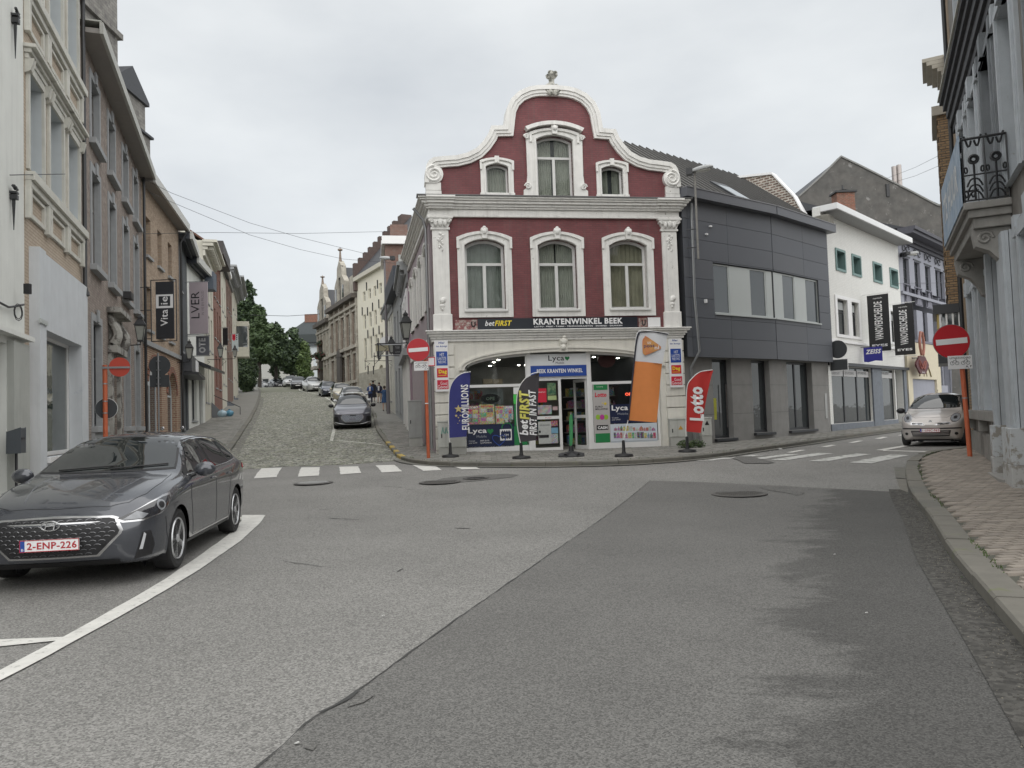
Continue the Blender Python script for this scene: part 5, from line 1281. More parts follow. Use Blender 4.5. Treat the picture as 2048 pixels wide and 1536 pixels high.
for a,b in lu: 
    window(li,a,b,lz0,lz1_,0,.14,M_dkframe,GL,'X',.05)
    o=MB(); o.tube([(a-.05+ .1*0+ (b-a)*.5+ .55*math.cos(t)*(b-a),-.05,lz1_+.45+.28*math.sin(t*2)*.6) for t in [k*.35 for k in range(18)]],.025,4); o.box(a-.14,b+.14,-.04,-.001,lz1_+.04,lz1_+.1); o.build('stucco_ornament',M_dkframe,li)
for a,b in mu:
    window(li,a,b,mz0,mz1,0,.14,M_dkframe,GL,'X',.05)
    mb=MB(); mb.plate(rect(a-.1,b+.1,mz1+.25,mz1+1.25),[rect(a-.05,b+.05,mz1+.3,mz1+1.2)],-.03,-.001); mb.plate([(a+.05,mz1+.3),(b-.05,mz1+.3),((a+b)/2+.1,mz1+1.1),((a+b)/2-.1,mz1+1.1)],(),-.05,-.001); mb.build('stucco_panel',mat('lilac_dark',(.2,.2,.24),.8),li)
mb=MB()
for k,p in ((0,.12),(1,.25),(2,.75),(3,.85)): mb.box(-.02,li.W+.1,-p,.0,let-.5+k*.17+.001,let-.5+(k+1)*.17)
mb.build('cornice',mat('dark_cornice',(.07,.07,.085),.6),li)
MB().box(0,li.W,-.12,-.001,lz0-.45,lz0-.3).build('belt',M_lil,li); MB().box(0,li.W,-.15,-.001,st+.02,st+.14).build('belt',MATS['lilac_dark'],li)
MB().box(.0,li.W-.0,8,8.3,-.6,let).build('back_wall',M_lil,li); MB().box(li.W-.3,li.W-.01,.31,8,-.6,let).build('side_wall',M_lil,li); MB().box(0.01,.3,.31,8,-.6,let).build('side_wall',M_lil,li); MB().plate([(-.3,let+.2),(4,let+2),(8.2,let+.2)],(),.0,li.W,axis='x').build('roof',M_slate,li)
M_cream=mat('cream_shopfront',(.62,.56,.42),.6,.1,3)
MB().plate(rect(.02,sea,-.3,st),[rect(oa,ob_,.02,ot)],-.12,-.001).build('art_nouveau_shopfront',M_cream,li)
window(li,oa,ob_,.05,ot,0,.1,mat('brown_frame',(.12,.06,.04),.5),GL,'2',.07); window(li,sea+.5,li.W-.6,.8,ot-.3,0,.1,M_dkframe,GL,'2',.07)
uo=(oa+ob_)/2; mb=MB()
for s in(-1,1):
    mb.tube([(uo+s*(.1+.9*k/8),-.15,ot+.9-.75*(k/8)**1.6) for k in range(9)],.03,5); mb.tube([(uo+s*.25*k/6,-.15,ot+.15+.7*(1-k/6)) for k in range(7)],.02,5)
mb.build('whiplash_ornament',mat('olive_ornament',(.25,.2,.1),.6),li)
# oval shop sign on a bracket, with the red ribbon figure above
u,z=li.uv(*z6(870,725),.5); sg=empty('hanging_sign',None,label='dark red ornate hanging sign on bracket before the cream shopfront',cat='sign',M=li.M@Matrix.Translation((u,-.5,z)))
M_dred=mat('sign_dark_red',(.09,.015,.02),.5,.2,9)
pts=[(.95*math.cos(t*PI/12)*(1+.1*math.cos(t*PI/3)),.48*math.sin(t*PI/12)*(1+.08*math.cos(t*PI/2))) for t in range(24)]
MB().plate(pts,(),-.04,.04).build('board',M_dred,sg); MB().tube([(-1.5,0,.3),(-.5,0,.35)],.03,6).build('bracket',M_dkmetal,sg)
mb=MB(); mb.tube([(.6*math.cos(t*.5)*.9,-.05,.22*math.sin(t*1.1)) for t in range(16)],.04,5); mb.build('scroll',mat('faded_red',(.25,.07,.05),.6),sg)
mb=MB()
for s in(-1,1): mb.tube([(s*(.12+.22*math.sin(k*PI/7)),-.05,.5+k*.17) for k in range(8)],.07,6)
mb.build('ribbon_figure',mat('salmon',(.35,.15,.11),.6),sg,smooth=True)
txt('CACAO','lettering',-.2,.25,-.42,-.34,-.05,M_pw,sg)
# ---------------- yellow brick house with oriel, next to the right corner house
RA=(11.34,18.67); RB=(5.25,6.0)
h2A=at(1926,800,25.); zh=gz(13,22)+.11
h2=Fac((h2A.x,h2A.y),RA,zh,'yellow_brick_house','tall yellow brick house with oriel and stone cornice beyond the grey corner house','house')
M_yb=mat('yellow_brick',(.36,.24,.13),.85,.25,4,.8,40,brick=(.22,.075,.014),col2=(.28,.18,.1),mcol=(.15,.12,.09))
H2=12.6-zh
wall(h2,rect(0,h2.W,-.6,H2),[rect(.8,1.8,6.6,8.8),rect(3,4,6.6,8.8),rect(.8,1.8,3.2,5.6),rect(4.2,5.4,.6,2.8),rect(1,3,.6,2.8)],M_yb)
for a,b,c,d in ((.8,1.8,6.6,8.8),(3,4,6.6,8.8),(.8,1.8,3.2,5.6),(4.2,5.4,.6,2.8),(1,3,.6,2.8)): window(h2,a,b,c,d,0,.14,M_dkframe,GL,'T',.06)
mb=MB()
for k,p in enumerate((.1,.2,.35,.5,.62)): mb.box(-.1-p*.4,1.5,-p,.0,H2-.6+k*.13+.001,H2-.6+(k+1)*.13)
mb.build('cornice',mat('stone_cornice',(.42,.39,.33),.8,.2,3,streak=.3),h2,bevel=.01)
MB().box(.0,h2.W-.01,.31,7,H2-.1,H2+.05).build('roof',M_slate,h2); MB().box(0.01,.3,.31,7,-.6,H2-.1).build('side_wall',M_yb,h2)
MB().box(.02,.45,-.1,-.001,2.6,H2-.62).build('stone_pilaster',MATS['stone_cornice'],h2)
ou0,ou1=.7,3.0; op=.3; oz0=at(1900,700,22).z-zh; oz1=at(1900,603,22).z-zh; oz2=at(1890,255,23.5).z-zh
z=oz1
while z<oz2: 
    MB().box(ou0,ou1,-op-(.03 if int((z-oz1)/.13)%2 else 0),-.001,z+.003,z+.125).build('brick_course',M_yb,h2); z+=.13
MB().box(ou0-.12,ou1+.12,-op-.15,-.001,oz2+.0,oz2+.28).build('oriel_cap',MATS['stone_cornice'],h2)
op=.6
mb=MB(); mb.box(ou0-.05,ou1+.05,-op-.12,-.001,oz1-.28,oz1-.002); mb.box(ou0,ou1,-op-.05,-.001,oz0-.35,oz0); mb.build('oriel_frame',M_dkframe,h2)
for i in range(5):
    u=ou0+.05+i*(ou1-ou0-.15)/4; MB().box(u,u+.07,-op-.03,-op+.05,oz0,oz1-.28).build('oriel_mullion',mat('gilt',(.45,.33,.1),.4,.1),h2)
for i in range(4):
    y=-op+.05+i*(op-.1)/3; MB().box(ou1-.06,ou1+.01,y-.02,y+.03,oz0,oz1-.28).build('oriel_mullion',M_pvc,h2)
MB().box(ou0+.04,ou1-.04,-op+.01,-.01,oz0+.001,oz1-.281).build('oriel_glass',GLB,h2)
# ---------------- right corner house
zr=.17
rc=Fac(RA,RB,zr,'grey_corner_house','grey rendered corner house with pale blue window surrounds and iron balcony','house')
M_gr=mat('dirty_grey_render',(.24,.225,.205),.88,.3,1.3,.5,35,col2=(.15,.135,.12),streak=.35)
M_pb=mat('pale_blue_stone_paint',(.47,.50,.525),.7,.18,2.5,.3,40,streak=.3,spots=(5,.66,(.28,.27,.25)))
M_bst=mat('stone_ledge',(.30,.29,.27),.8,.25,4,.4,40,streak=.3)
gw=[(1.0,2.1),(3.2,4.35),(8.2,10.2)]; g0,g1=1.32-zr,4.0-zr
f1=[(1.35,2.35),(3.25,4.35),(5.2,6.4),(7.3,8.6),(9.7,11)]; f0z,f1z=4.95-zr,7.75-zr
s2=[(.35,1.3),(1.9,2.9),(3.3,4.35),(5.2,6.4),(7.3,8.5),(9.7,11)]; s0,s1=9.35-zr,12.0-zr
bw=[(1.9,2.3),(3.5,3.9)]
hl=[rect(a,b,g0,g1) for a,b in gw]+[rect(a,b,f0z,f1z) for a,b in f1]+[rect(a,b,s0,s1) for a,b in s2[1:]]+[rect(a,b,.12,.55) for a,b in bw]+[rect(5.55,6.75,.05,3.9)]
wall(rc,rect(0,rc.W,-.6,13.6),hl,M_gr,.4)
def blue_sur(a,b,z0,z1,wd=.26,ears=True,base=None):
    mb=MB(); mb.plate(rect(a-wd,b+wd,z0,z1+wd),[rect(a+.02,b-.02,z0+.004,z1-.02)],-.06,-.001); mb.plate(rect(a+.001,b-.001,z0+.002,z1-.001),[rect(a+.02,b-.02,z0+.004,z1-.02)],-.001,.265)
    mb.plate(rect(a-wd*.45,b+wd*.45,z0+.004,z1+wd*.45),[rect(a+.001,b-.001,z0+.008,z1-.001)],-.09,-.061)
    if ears: 
        for e in (a-wd,b+wd): mb.box(e-.1,e+.1,-.1,-.0,z1+.02,z1+.35)
        m_=(a+b)/2; mb.plate([(m_-.1,z1-.02),(m_+.1,z1-.02),(m_+.16,z1+.4),(m_-.16,z1+.4)],(),-.14,-.0)
    mb.build('window_surround',M_pb,rc)
M_shut=mat('grey_panel_paint',(.40,.42,.435),.6,.12,3)
for a,b in gw+f1+s2[1:]:
    z0,z1=(g0,g1) if (a,b) in gw else ((f0z,f1z) if (a,b) in f1 else (s0,s1))
    blue_sur(a,b,z0,z1); window(rc,a,b,z0,z1,0,.27,M_shut,GL,'T',.09)
for a,b in bw:
    MB().plate(rect(a-.05,b+.05,.07,.6),[rect(a,b,.12,.55)],-.02,-.001).build('vent_frame',M_bst,rc); MB().box(a,b,.3,.32,.1,.57).build('vent_grille',M_dkmetal,rc)
mb=MB(); mb.box(.0,5.28,-.2,-.001,g0-.2,g0-.002); mb.build('sill_ledge',M_bst,rc,bevel=.01)
for u in (.35,2.65,4.7): MB().box(u-.09,u+.09,-.16,-.001,g0-.45,g0-.202).build('ledge_console',M_bst,rc)
for a,b in ((-.0,1.85),(2.35,3.45),(3.95,5.25)): MB().box(a,b,-.06,-.001,-.5,g0-.5).build('plinth_panel',M_bst,rc,bevel=.01)
# door pilasters
for a,b in ((5.3,5.54),(6.76,7.6)):
    mb=MB(); 
    for k,(e,p) in enumerate(((0,.10),(.05,.16),(.1,.2))): mb.box(a+e*(b-a)*1.0,b-e*(b-a)*1.0,-p,-.001 if k==0 else -p+.05,.9,4.05)
    mb.build('pilaster',M_pb,rc); MB().box(a-.04,b+.04,-.26,-.001,.32,.898).build('pilaster_base',mat('peeling_plaster',(.48,.50,.51),.8,.1,3,.4,40,spots=(4,.5,(.27,.25,.22))),rc,bevel=.01); MB().box(a-.05,b+.05,-.27,-.001,-.5,.318).build('pilaster_base',mat('peeling_plaster_low',(.30,.28,.25),.9,.3,3,.8,30,spots=(3,.45,(.42,.42,.41))),rc,bevel=.01)
window(rc,5.55,6.75,.05,3.9,0,.3,M_dkframe,GL,'H',.15,name='door')
# balcony
M_iron=M_dkmetal; bu0,bu1,bp=3.75,7.4,.68; bz0,bz1=4.78-zr,5.85-zr
mb=MB(); mb.box(bu0,bu1,-bp,-.001,bz0-.12,bz0-.002); mb.box(bu0+.06,bu1-.06,-bp+.07,-.001,bz0-.25,bz0-.121); mb.box(bu0+.12,bu1-.12,-bp+.14,-.001,bz0-.42,bz0-.251); mb.build('balcony_slab',M_bst,rc,bevel=.012)
for u in (bu0+.35,bu1-.35):
    mb=MB(); mb.plate([(-.02,bz0-1.2),(-.12,bz0-1.15),(-.2,bz0-.95),(-.32,bz0-.8),(-.52,bz0-.7),(-.56,bz0-.425),(-.02,bz0-.425)],(),u-.14,u+.14,axis='x')
    mb.tube([(u+.15,-.38+.12*(1-t/16)*math.cos(t*.7),bz0-.58+.12*(1-t/16)*math.sin(t*.7)) for t in range(15)],.025,5); mb.build('console',M_bst,rc)
def rail_panel(mk,L,z0,z1,nb):
    """ornate cast iron: rings, scrolls, hearts"""
    mb=MB(); R=.012
    for z in (z0+.03,z0+(z1-z0)*.42,z1-.015): mb.tube([mk(0,z),mk(L,z)],.022 if z>z1-.1 else .014,6)
    for i in range(nb+1): mb.tube([mk(L*i/nb,z0),mk(L*i/nb,z1)],.014,5)
    for i in range(nb):
        c=L*(i+.5)/nb; w=L/nb; zm=z0+(z1-z0)*.66; r=min(w*.22,.11)
        mb.tube([mk(c+r*math.cos(t*PI/8),zm+r*math.sin(t*PI/8)) for t in range(17)],.02,5)
        mb.tube([mk(c+r*.55*math.cos(t*PI/8),zm+r*.55*math.sin(t*PI/8)) for t in range(17)],.012,4)
        for s in (-1,1):
            mb.tube([mk(c+s*(w*.45-w*.1*(1-math.cos(t*.7))*(1-t/14)),zm-.16-.07*math.sin(t*.7)*(1-t/14)) for t in range(12)],.014,4)
            for q in (.10,.2,.3):
                mb.tube([mk(c+s*(.02+w*.3*math.sin(t*.45)),z0+q*(z1-z0)+.07*math.cos(t*.9)) for t in range(8)],.014,4)
            mb.tube([mk(c+s*(.02+w*.33*t/7),z1-.05-.1*math.sin(t*.6)) for t in range(8)],.016,4)
        mb.tube([mk(c,z0+.04),mk(c,zm-r)],.016,4)
    return mb
rail_panel(lambda s,z:(bu1-.03,-.03-s,z),bp-.06,bz0,bz1,2).build('iron_railing',M_iron,rc)
rail_panel(lambda s,z:(bu0+.03,-.03-s,z),bp-.06,bz0,bz1,2).build('iron_railing',M_iron,rc)
rail_panel(lambda s,z:(bu0+.03+s,-bp+.03,z),bu1-bu0-.06,bz0,bz1,9).build('iron_railing',M_iron,rc)
bn=empty('balcony_banner',None,label='faded blue banner hung on the front of the iron balcony',cat='banner',M=rc.M)
MB().box(bu0+.1,bu1-.02,-bp-.02,-bp-.005,bz0-.05,bz1+.06).build('cloth',mat('faded_blue_banner',(.27,.36,.47),.7,.25,3,col2=(.40,.47,.54)),bn)
txt('TE HUUR','lettering',bu0+.5,bu1-.4,bz0+.3,bz1-.25,-bp-.024,mat('faded_white',(.62,.64,.64),.7,.2,6),bn,bold=.04)
# belt cornice between first and second floor
bz=8.25-zr; mb=MB()
for k,(p,h) in enumerate(((.06,.18),(.12,.22),(.18,.2),(.25,.16),(.32,.1))):
    z0=bz+sum((.18,.22,.2,.16,.1)[:k]); mb.box(-.02,rc.W,-p,-.001,z0+.001,z0+h)
mb.build('belt_cornice',mat('black_stained_cornice',(.07,.072,.078),.75,.4,2,.3,20),rc,bevel=.01)
MB().box(-.04,rc.W,-.36,-.001,bz+.862,bz+.9).build('cornice_capping',mat('pale_capping',(.55,.54,.48),.7,.2,4),rc)
MB().tube([(-.06,-.1,13),(-.06,-.1,.1)],.05,8).build('downpipe',M_dkmetal,rc,smooth=True)
MB().box(.01,.3,.41,9,-.6,13.5).build('side_wall',M_gr,rc); MB().box(rc.W-.3,rc.W-.01,.41,9,-.6,13.5).build('side_wall',M_gr,rc); MB().box(0,rc.W,.41,9,13.5,13.7).build('roof',M_slate,rc)
M_doorst=MB().box(5.4,6.9,-.35,-.001,-.4,.04).build('door_step',M_bst,rc,bevel=.01)

# ---------------- left-hand row, from the camera up the hill ----------------
LD=[(50,13.),(166,17.3),(288,27.8),(362,35.),(378,38.9),(411,43.5),(430,50.),(446,56.),(456,62.),(468,70.),(478,81.)]
LPt=[at(x,872-(x-50)*.04,d) for x,d in LD]
zimg=lambda f,ox,oy:(lambda x,y:(ox+x/f,oy+y/f))
q1=zimg(3.2,0,0); q2=zimg(2.954,0,440); q3=zimg(4.518,160,560); q7=zimg(4.265,150,0); qa=zimg(6.4,340,380); qb=zimg(5.69,340,600)
M_wr=mat('white_render',(.74,.75,.71),.8,.1,1.2,.3,30,streak=.16,spots=(2.2,.68,(.45,.46,.43)))
A0=LPt[0]; d=(LPt[1]-LPt[0]).normalized(); S0=A0-d*8.6
wz=.08
w0=Fac((S0.x,S0.y),(A0.x,A0.y),wz,'white_rendered_house','white rendered house at the left edge with iron wall anchors and recessed door','house')
du0=w0.u(-40,800); du1=w0.u(*q2(38,1000)); dzt=w0.z(*q2(10,720))
wall(w0,rect(0,w0.W,-.6,13),[rect(du0,du1,.06,dzt),rect(2.2,3.4,1.1,3.2),rect(2.2,3.4,5,7.2),rect(5,6.2,5,7.2)],M_wr,.35)
window(w0,du0,du1,.06,dzt,0,.28,M_pvc,GL,'1',.12,name='door')
for a,b,c,d_ in ((2.2,3.4,1.1,3.2),(2.2,3.4,5,7.2),(5,6.2,5,7.2)): window(w0,a,b,c,d_,0,.18,M_pvc,GL,'T',.07,sill=.06)
MB().box(du1+.02,du1+.9,-.10,-.001,-.5,dzt+.05).build('door_pier',mat('greyish_render',(.42,.43,.40),.85,.15,1.5,.3,30,streak=.25),w0)
MB().box(du0-.5,w0.W,-.16,-.001,dzt+.12,dzt+.2).build('string_course',M_wr,w0)
def anchor(x,y0,y1,hook,lab):
    u,zt_=w0.uv(x,y0); zb_2=w0.z(x,y1); L=zt_-zb_2
    r=empty('iron_wall_anchor',None,label=lab,cat='wall anchor',group='iron anchors on the white house',M=w0.M@Matrix.Translation((u,-.05,0)))
    MB().tube([(0,0,zb_2),(0,0,zb_2+L*.55),(0,0,zt_-L*.2)],[.006,.026,.03],6).build('spike',M_dkmetal,r)
    mb=MB(); mb.box(-.05,.05,-.06,.05,zt_-L*.36,zt_-L*.27); mb.box(-.06,.06,-.06,.05,zt_-L*.24,zt_-L*.2)
    for k in ((1,) if not hook else (-1,1)): mb.tube([(k*(.0+.12*math.sin(t*.45)),-.02,zt_-L*.2+.14*(t/8)+.05*math.cos(t*.4)) for t in range(9)],.024,6)
    mb.build('hook',M_dkmetal,r)
anchor(q1(75,0)[0],q1(0,20)[1],q1(0,370)[1],False,'upper wrought iron wall anchor on the white house')
anchor(q1(65,0)[0],q1(0,1165)[1],q1(0,1470)[1],True,'lower wrought iron wall anchor with two hooks on the white house')
# cables on the white house
def onw(f,x,y,off): u,z=f.uv(x,y,off); return f.world(u,-off,z)
pts=[onw(w0,*q2(-20,478),.04),onw(w0,*q2(50,515),.06),onw(w0,*q2(90,510),.08),onw(w0,*q2(140,500),.05)]
cb=tag(MB().tube(pts,.018,6).build('facade_cable',M_black,None,smooth=True),'bundle of black cables looping across the white house wall','cable')
mb=MB(); 
for k in range(2): 
    c=onw(w0,*q2(108,545),.1); mb.tube([c+Vector((.0,.11*math.cos(t*.6),.14*math.sin(t*.6)-.0))*(1-.2*k) for t in range(12)],.007,5)
o=mb.build('loop',M_black,cb,smooth=True)
o=MB().box(0,.09,0,.08,0,.17).build('junction_box',M_black,None); v=onw(w0,*q2(138,435),.12); o.location=v; tag(o,'black round junction box on a cable at the grey shopfront edge','junction box')
# ---- tan brick house
M_tan=mat('tan_brick',(.50,.415,.325),.85,.12,1.5,.5,60,brick=(.2,.062,.008),col2=(.45,.37,.285),mcol=(.32,.26,.2),streak=.2,spots=(1.4,.68,(.22,.19,.16)))
M_creams=mat('cream_stone_trim',(.62,.61,.55),.7,.2,3,.3,40,streak=.3)
M_graywin=mat('pale_grey_frame',(.50,.53,.54),.6,.08)
tzb=gz(-8.5,15)+.1
tn=Fac((A0.x,A0.y),(LPt[1].x,LPt[1].y),tzb,'tan_brick_house','tan brick house with cream window trim above a blank grey shopfront','house')
TW=[(.22,1.18),(1.62,2.72),(3.12,4.2)]; t0,t1=6.18-tzb,8.0-tzb; t2,t3=9.55-tzb,11.9-tzb
sh0,sh1,shz0,shz1=tn.u(*q2(232,1000)),tn.u(*q2(450,1000)),1.05-tzb,3.42-tzb
wall(tn,rect(0,tn.W,-.6,13.4),[rect(a,b,t0,t1) for a,b in TW]+[rect(a,b,t2,t3) for a,b in TW]+[rect(sh0,sh1,shz0,shz1)],M_tan,.32)
for a,b in TW:
    for c,dd in ((t0,t1),(t2,t3)):
        MB().plate(rect(a-.09,b+.09,c,dd+.12),[rect(a+.02,b-.02,c+.003,dd-.02)],-.05,-.001).build('window_surround',M_creams,tn); MB().plate(rect(a+.001,b-.001,c+.001,dd-.001),[rect(a+.02,b-.02,c+.003,dd-.02)],-.001,.235).build('reveal',M_graywin,tn)
        window(tn,a,b,c,dd,0,.24,M_graywin,GLP,'T',.09)
        mb=MB()
        for k,(p,h) in enumerate(((.07,.1),(.12,.08),(.2,.07))): mb.box(a-.14-p*.5,b+.14+p*.5,-p,-.001,dd+.13+sum((.1,.08,.07)[:k]),dd+.13+sum((.1,.08,.07)[:k+1])-.002)
        for e in (a-.1,b+.1): mb.plate([(-.0,dd-.12),(-.1,dd-.08),(-.15,dd+.13),(-.0,dd+.13)],(),e-.06,e+.06,axis='x')
        mb.build('window_pediment',M_creams,tn,bevel=.008)
for zz in (5.95-tzb,9.3-tzb):
    mb=MB(); mb.box(.05,tn.W,-.16,-.001,zz,zz+.16); mb.box(.05,tn.W,-.1,-.001,zz-.12,zz-.002)
    mb.build('sill_course',M_creams,tn,bevel=.008)
    for a,b in TW:
        MB().plate(rect(a-.05,b+.05,zz-.62,zz-.16),[rect(a+.05,b-.05,zz-.54,zz-.22)],-.05,-.001).build('apron_panel',M_creams,tn)
        for e in (a-.14,b+.14): MB().box(e-.06,e+.06,-.1,-.001,zz-.68,zz-.125).build('apron_console',M_creams,tn,bevel=.01)
M_greypaint=mat('pale_blue_grey_paint',(.60,.625,.645),.75,.12,1.6,.25,40,streak=.12,spots=(2.5,.64,(.50,.53,.56)))
pu0,pu1=.28,tn.W-.02; gt=4.82-tzb
MB().plate(rect(pu0,pu1,-.5,gt),[rect(sh0+.015,sh1-.015,shz0-.0,shz1-.015)],-.12,.135).build('shopfront_panel',M_greypaint,tn)
MB().box(pu0,pu0+.42,-.17,-.121,-.5,gt).build('shopfront_pilaster',M_greypaint,tn)
MB().plate(rect(sh0,sh1,shz0,shz1),[rect(sh0+.06,sh0+(sh1-sh0)*.27,shz0+.08,shz1-.08),rect(sh0+(sh1-sh0)*.27+.14,sh1-.08,shz0+.08,shz1-.08)],.14,.22).build('shop_window_frame',M_pvc,tn)
p_=MB().box(sh0+.02,sh1-.02,.17,.18,shz0+.02,shz1-.02).build('pane',glassmat('shop_glass_green',(.05,.065,.06),.25),tn)
MB().box(sh0-.1,sh1+.1,-.2,.16,shz0-.1,shz0-.003).build('window_sill',M_pvc,tn)
mb=MB(); n=30; vs=[];
for i in range(n+1):
    u=sh0+(sh1-sh0)*(.02+.5*i/n); vs+=[(u,.32+.03*math.sin(i*1.3),shz0),(u,.32+.03*math.sin(i*1.3),shz1)]
mb.add(vs,[(2*i,2*i+2,2*i+3,2*i+1) for i in range(n)]); mb.build('curtain',mat('curtain_dull_green',(.3,.34,.3),.9,.2),tn,smooth=True); MB().box(sh0-.2,sh1+.2,.5,.52,-.2,gt).build('room_backing',mat('room_greenish',(.12,.15,.13),.9,.2),tn)
u=pu0+.2; MB().box(u-.28,u+.22,-.2,-.17,3.45-tzb,3.53-tzb).build('strap',M_alu,tn)
MB().tube([(tn.W-.06,-.08,13.3),(tn.W-.06,-.08,gt),(tn.W-.1,-.14,gt-.2)],.045,8).build('downpipe',M_dkmetal,tn,smooth=True)
MB().box(tn.W-.36,tn.W+.04,-.42,-.02,11.75-tzb,12.35-tzb).build('gutter_hopper',mat('lead_blue',(.10,.12,.15),.6,.1),tn)
MB().box(.0,tn.W,.33,8,13.3,13.45).build('roof',M_slate,tn)
# mailbox on a post beside the grey shopfront
u,z=tn.uv(*q2(150,1360),.3); mb_=empty('mailbox',None,label='dark grey letterbox standing in front of the white house beside the shopfront',cat='mailbox',M=tn.M@Matrix.Translation((u-.1,-.2,z+.16))@Matrix.Scale(.72,4))
mb=MB(); mb.plate([(-.13,-.27),(.13,-.27),(.13,.19),(-.13,.27)],(),-.2,.2,axis='x'); mb.build('body',mat('mailbox_grey',(.07,.08,.09),.5,.1),mb_,bevel=.01); MB().box(-.12,.12,-.145,-.131,.02,.06).build('slot',M_black,mb_); MB().tube([(0,0,-.27),(0,0,(-z-.16)/.72)],.03,8).build('post',M_dkmetal,mb_)
# ---- long brown brick house
M_bb=mat('mottled_brown_brick',(.34,.275,.24),.9,.45,3,.6,40,brick=(.19,.065,.010),col2=(.42,.36,.31),mcol=(.25,.22,.19),spots=(4,.54,(.20,.155,.14)))
M_bst2=mat('grey_stone_frame',(.33,.34,.345),.75,.15,3,.2,40,streak=.2)
bzb=gz(-11,22)+.1
br=Fac(LPt[1][:2],LPt[2][:2],bzb,'long_brown_brick_house','long mottled brown brick house with grey stone windows and deep eaves','house')
BU=[(1.2,2.35),(3.75,4.9),(6.4,7.55),(8.85,10.0)]; eb=10.88-bzb
rows=[(8.75-bzb,10.35-bzb),(5.6-bzb,8.0-bzb),(1.62-bzb,4.25-bzb)]
hl=[]
for i,(c,dd) in enumerate(rows):
    for j,(a,b) in enumerate(BU):
        if i==2 and j==1: continue
        hl.append(rect(a,b,c,dd))
hl.append(rect(3.8,4.9,.1,3.1)); 
wall(br,rect(0,br.W,-1.,eb+.3),hl,M_bb,.32)
for i,(c,dd) in enumerate(rows):
    for j,(a,b) in enumerate(BU):
        if i==2 and j==1: continue
        mb=MB(); mb.plate(rect(a-.14,b+.14,c,dd+.16),[rect(a+.02,b-.02,c+.003,dd-.02)],-.03,-.001); mb.plate(rect(a+.001,b-.001,c+.001,dd-.001),[rect(a+.02,b-.02,c+.003,dd-.02)],-.001,.115); mb.plate([((a+b)/2-.1,dd),((a+b)/2+.1,dd),((a+b)/2+.14,dd+.3),((a+b)/2-.14,dd+.3)],(),-.07,-.031); mb.build('window_surround',M_bst2,br)
        window(br,a,b,c,dd,0,.12,M_dkframe if i==2 else mat('frame_greybrown',(.2,.19,.18),.6),GL,'T',.06)
        MB().box(a-.2,b+.2,-.16,.19,c-.15,c-.003).build('window_sill',M_bst2,br,bevel=.01)
window(br,3.8,4.9,.1,3.1,0,.25,M_dkframe,GL,'H',.1,name='door')
mb=MB(); mb.plate(rect(3.45,5.25,-.4,3.25),[rect(3.8,4.9,.1,3.1)],-.1,-.001)
mb.box(3.3,5.4,-.35,-.001,4.35,4.5); mb.box(3.4,5.3,-.25,-.001,3.26,3.45)
for s in (3.55,5.15): mb.tube([(s,-.14-.1*math.sin(k*.6),3.5+k*.1) for k in range(9)],[.14-.006*k for k in range(9)],8)
mb.plate(rect(3.7,5.0,3.46,4.34),(),-.1,-.001)
mb.ell((4.35,-.12,3.9),.38,.1,.3,12,8)
mb.build('ornate_door_surround',mat('worn_stone',(.36,.35,.32),.8,.25,3,.5,30,spots=(3,.5,(.12,.11,.10))),br,bevel=.008)
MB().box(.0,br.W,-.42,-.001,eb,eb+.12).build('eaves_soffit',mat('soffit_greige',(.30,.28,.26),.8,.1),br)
mb=MB(); mb.box(-.05,br.W,-.50,-.42,eb-.02,eb+.26); mb.box(-.05,br.W,-.46,.2,eb+.265,eb+.3)
mb.build('gutter_board',mat('pale_gutter',(.47,.47,.43),.6,.15,3,streak=.3),br)
MB().plate([(.2,eb+.3),(4.5,eb+3),(9,eb+.3)],(),.0,br.W,axis='x').build('roof',M_slate,br); MB().box(.0,br.W,8.7,9,-1,eb+.3).build('back_wall',M_bb,br)
for j in (0,2,3): 
    a,b=BU[j]; MB().box(a-.2,b+.2,-.08,-.001,-.8,1.62-bzb-.16).build('window_apron',M_bst2,br)
MB().tube([(br.W-.1,-.1,eb),(br.W-.1,-.1,0)],.05,8).build('downpipe',M_dkmetal,br)
# window box plant
u,z=br.uv(252,592,.1); fb=tag(MB().box(-.3,.3,-.12,.1,-.1,.1).build('window_box',M_black,None,M=br.M@Matrix.Translation((u,-.16,z))),'small black planter with a green plant on a brick house window sill','planter')
# ---- brick house with arches (Vitalie)
M_vb=mat('warm_brick',(.50,.37,.26),.85,.3,3,.7,40,brick=(.2,.065,.012),col2=(.34,.23,.155),mcol=(.36,.31,.25))
M_vb2=mat('striped_brick',(.36,.21,.14),.85,.3,3,.8,40,brick=(.22,.085,.02),col2=(.27,.12,.08),mcol=(.46,.38,.28))
vzb=gz(-14.5,31)+.1
vt=Fac(LPt[2][:2],LPt[3][:2],vzb,'arched_brick_house','warm brick house with narrow slit windows and arched ground floor beside the dark house','house')
VU=[(.7,1.5),(2.75,3.6),(4.9,5.75)]; ev=10.76-vzb; vb=4.75-vzb
VU=[(a,b) for a,b in VU]
gl_arch=arch(.7,3.2,.1,3.35,.9); gl2=arch(4.4,6.4,.1,3.1,.99)
wall(vt,rect(0,vt.W,vb,ev+.2),[rect(a,b,8.15-vzb,9.65-vzb) for a,b in VU]+[rect(a,b,5.3-vzb,6.95-vzb) for a,b in VU],M_vb)
MB().plate(rect(0,vt.W,-1,vb-.002),[gl_arch,gl2],0,.3).build('wall',M_vb2,vt)
for a,b in VU:
    for c,dd in ((8.15,9.65),(5.3,6.95)):
        window(vt,a,b,c-vzb,dd-vzb,0,.24,M_dkframe,GL,'1',.05); MB().box(a-.1,b+.1,-.1,.2,c-vzb-.1,c-vzb-.003).build('window_sill',M_bst2,vt)
        for k in range(-1,2): 
            pass
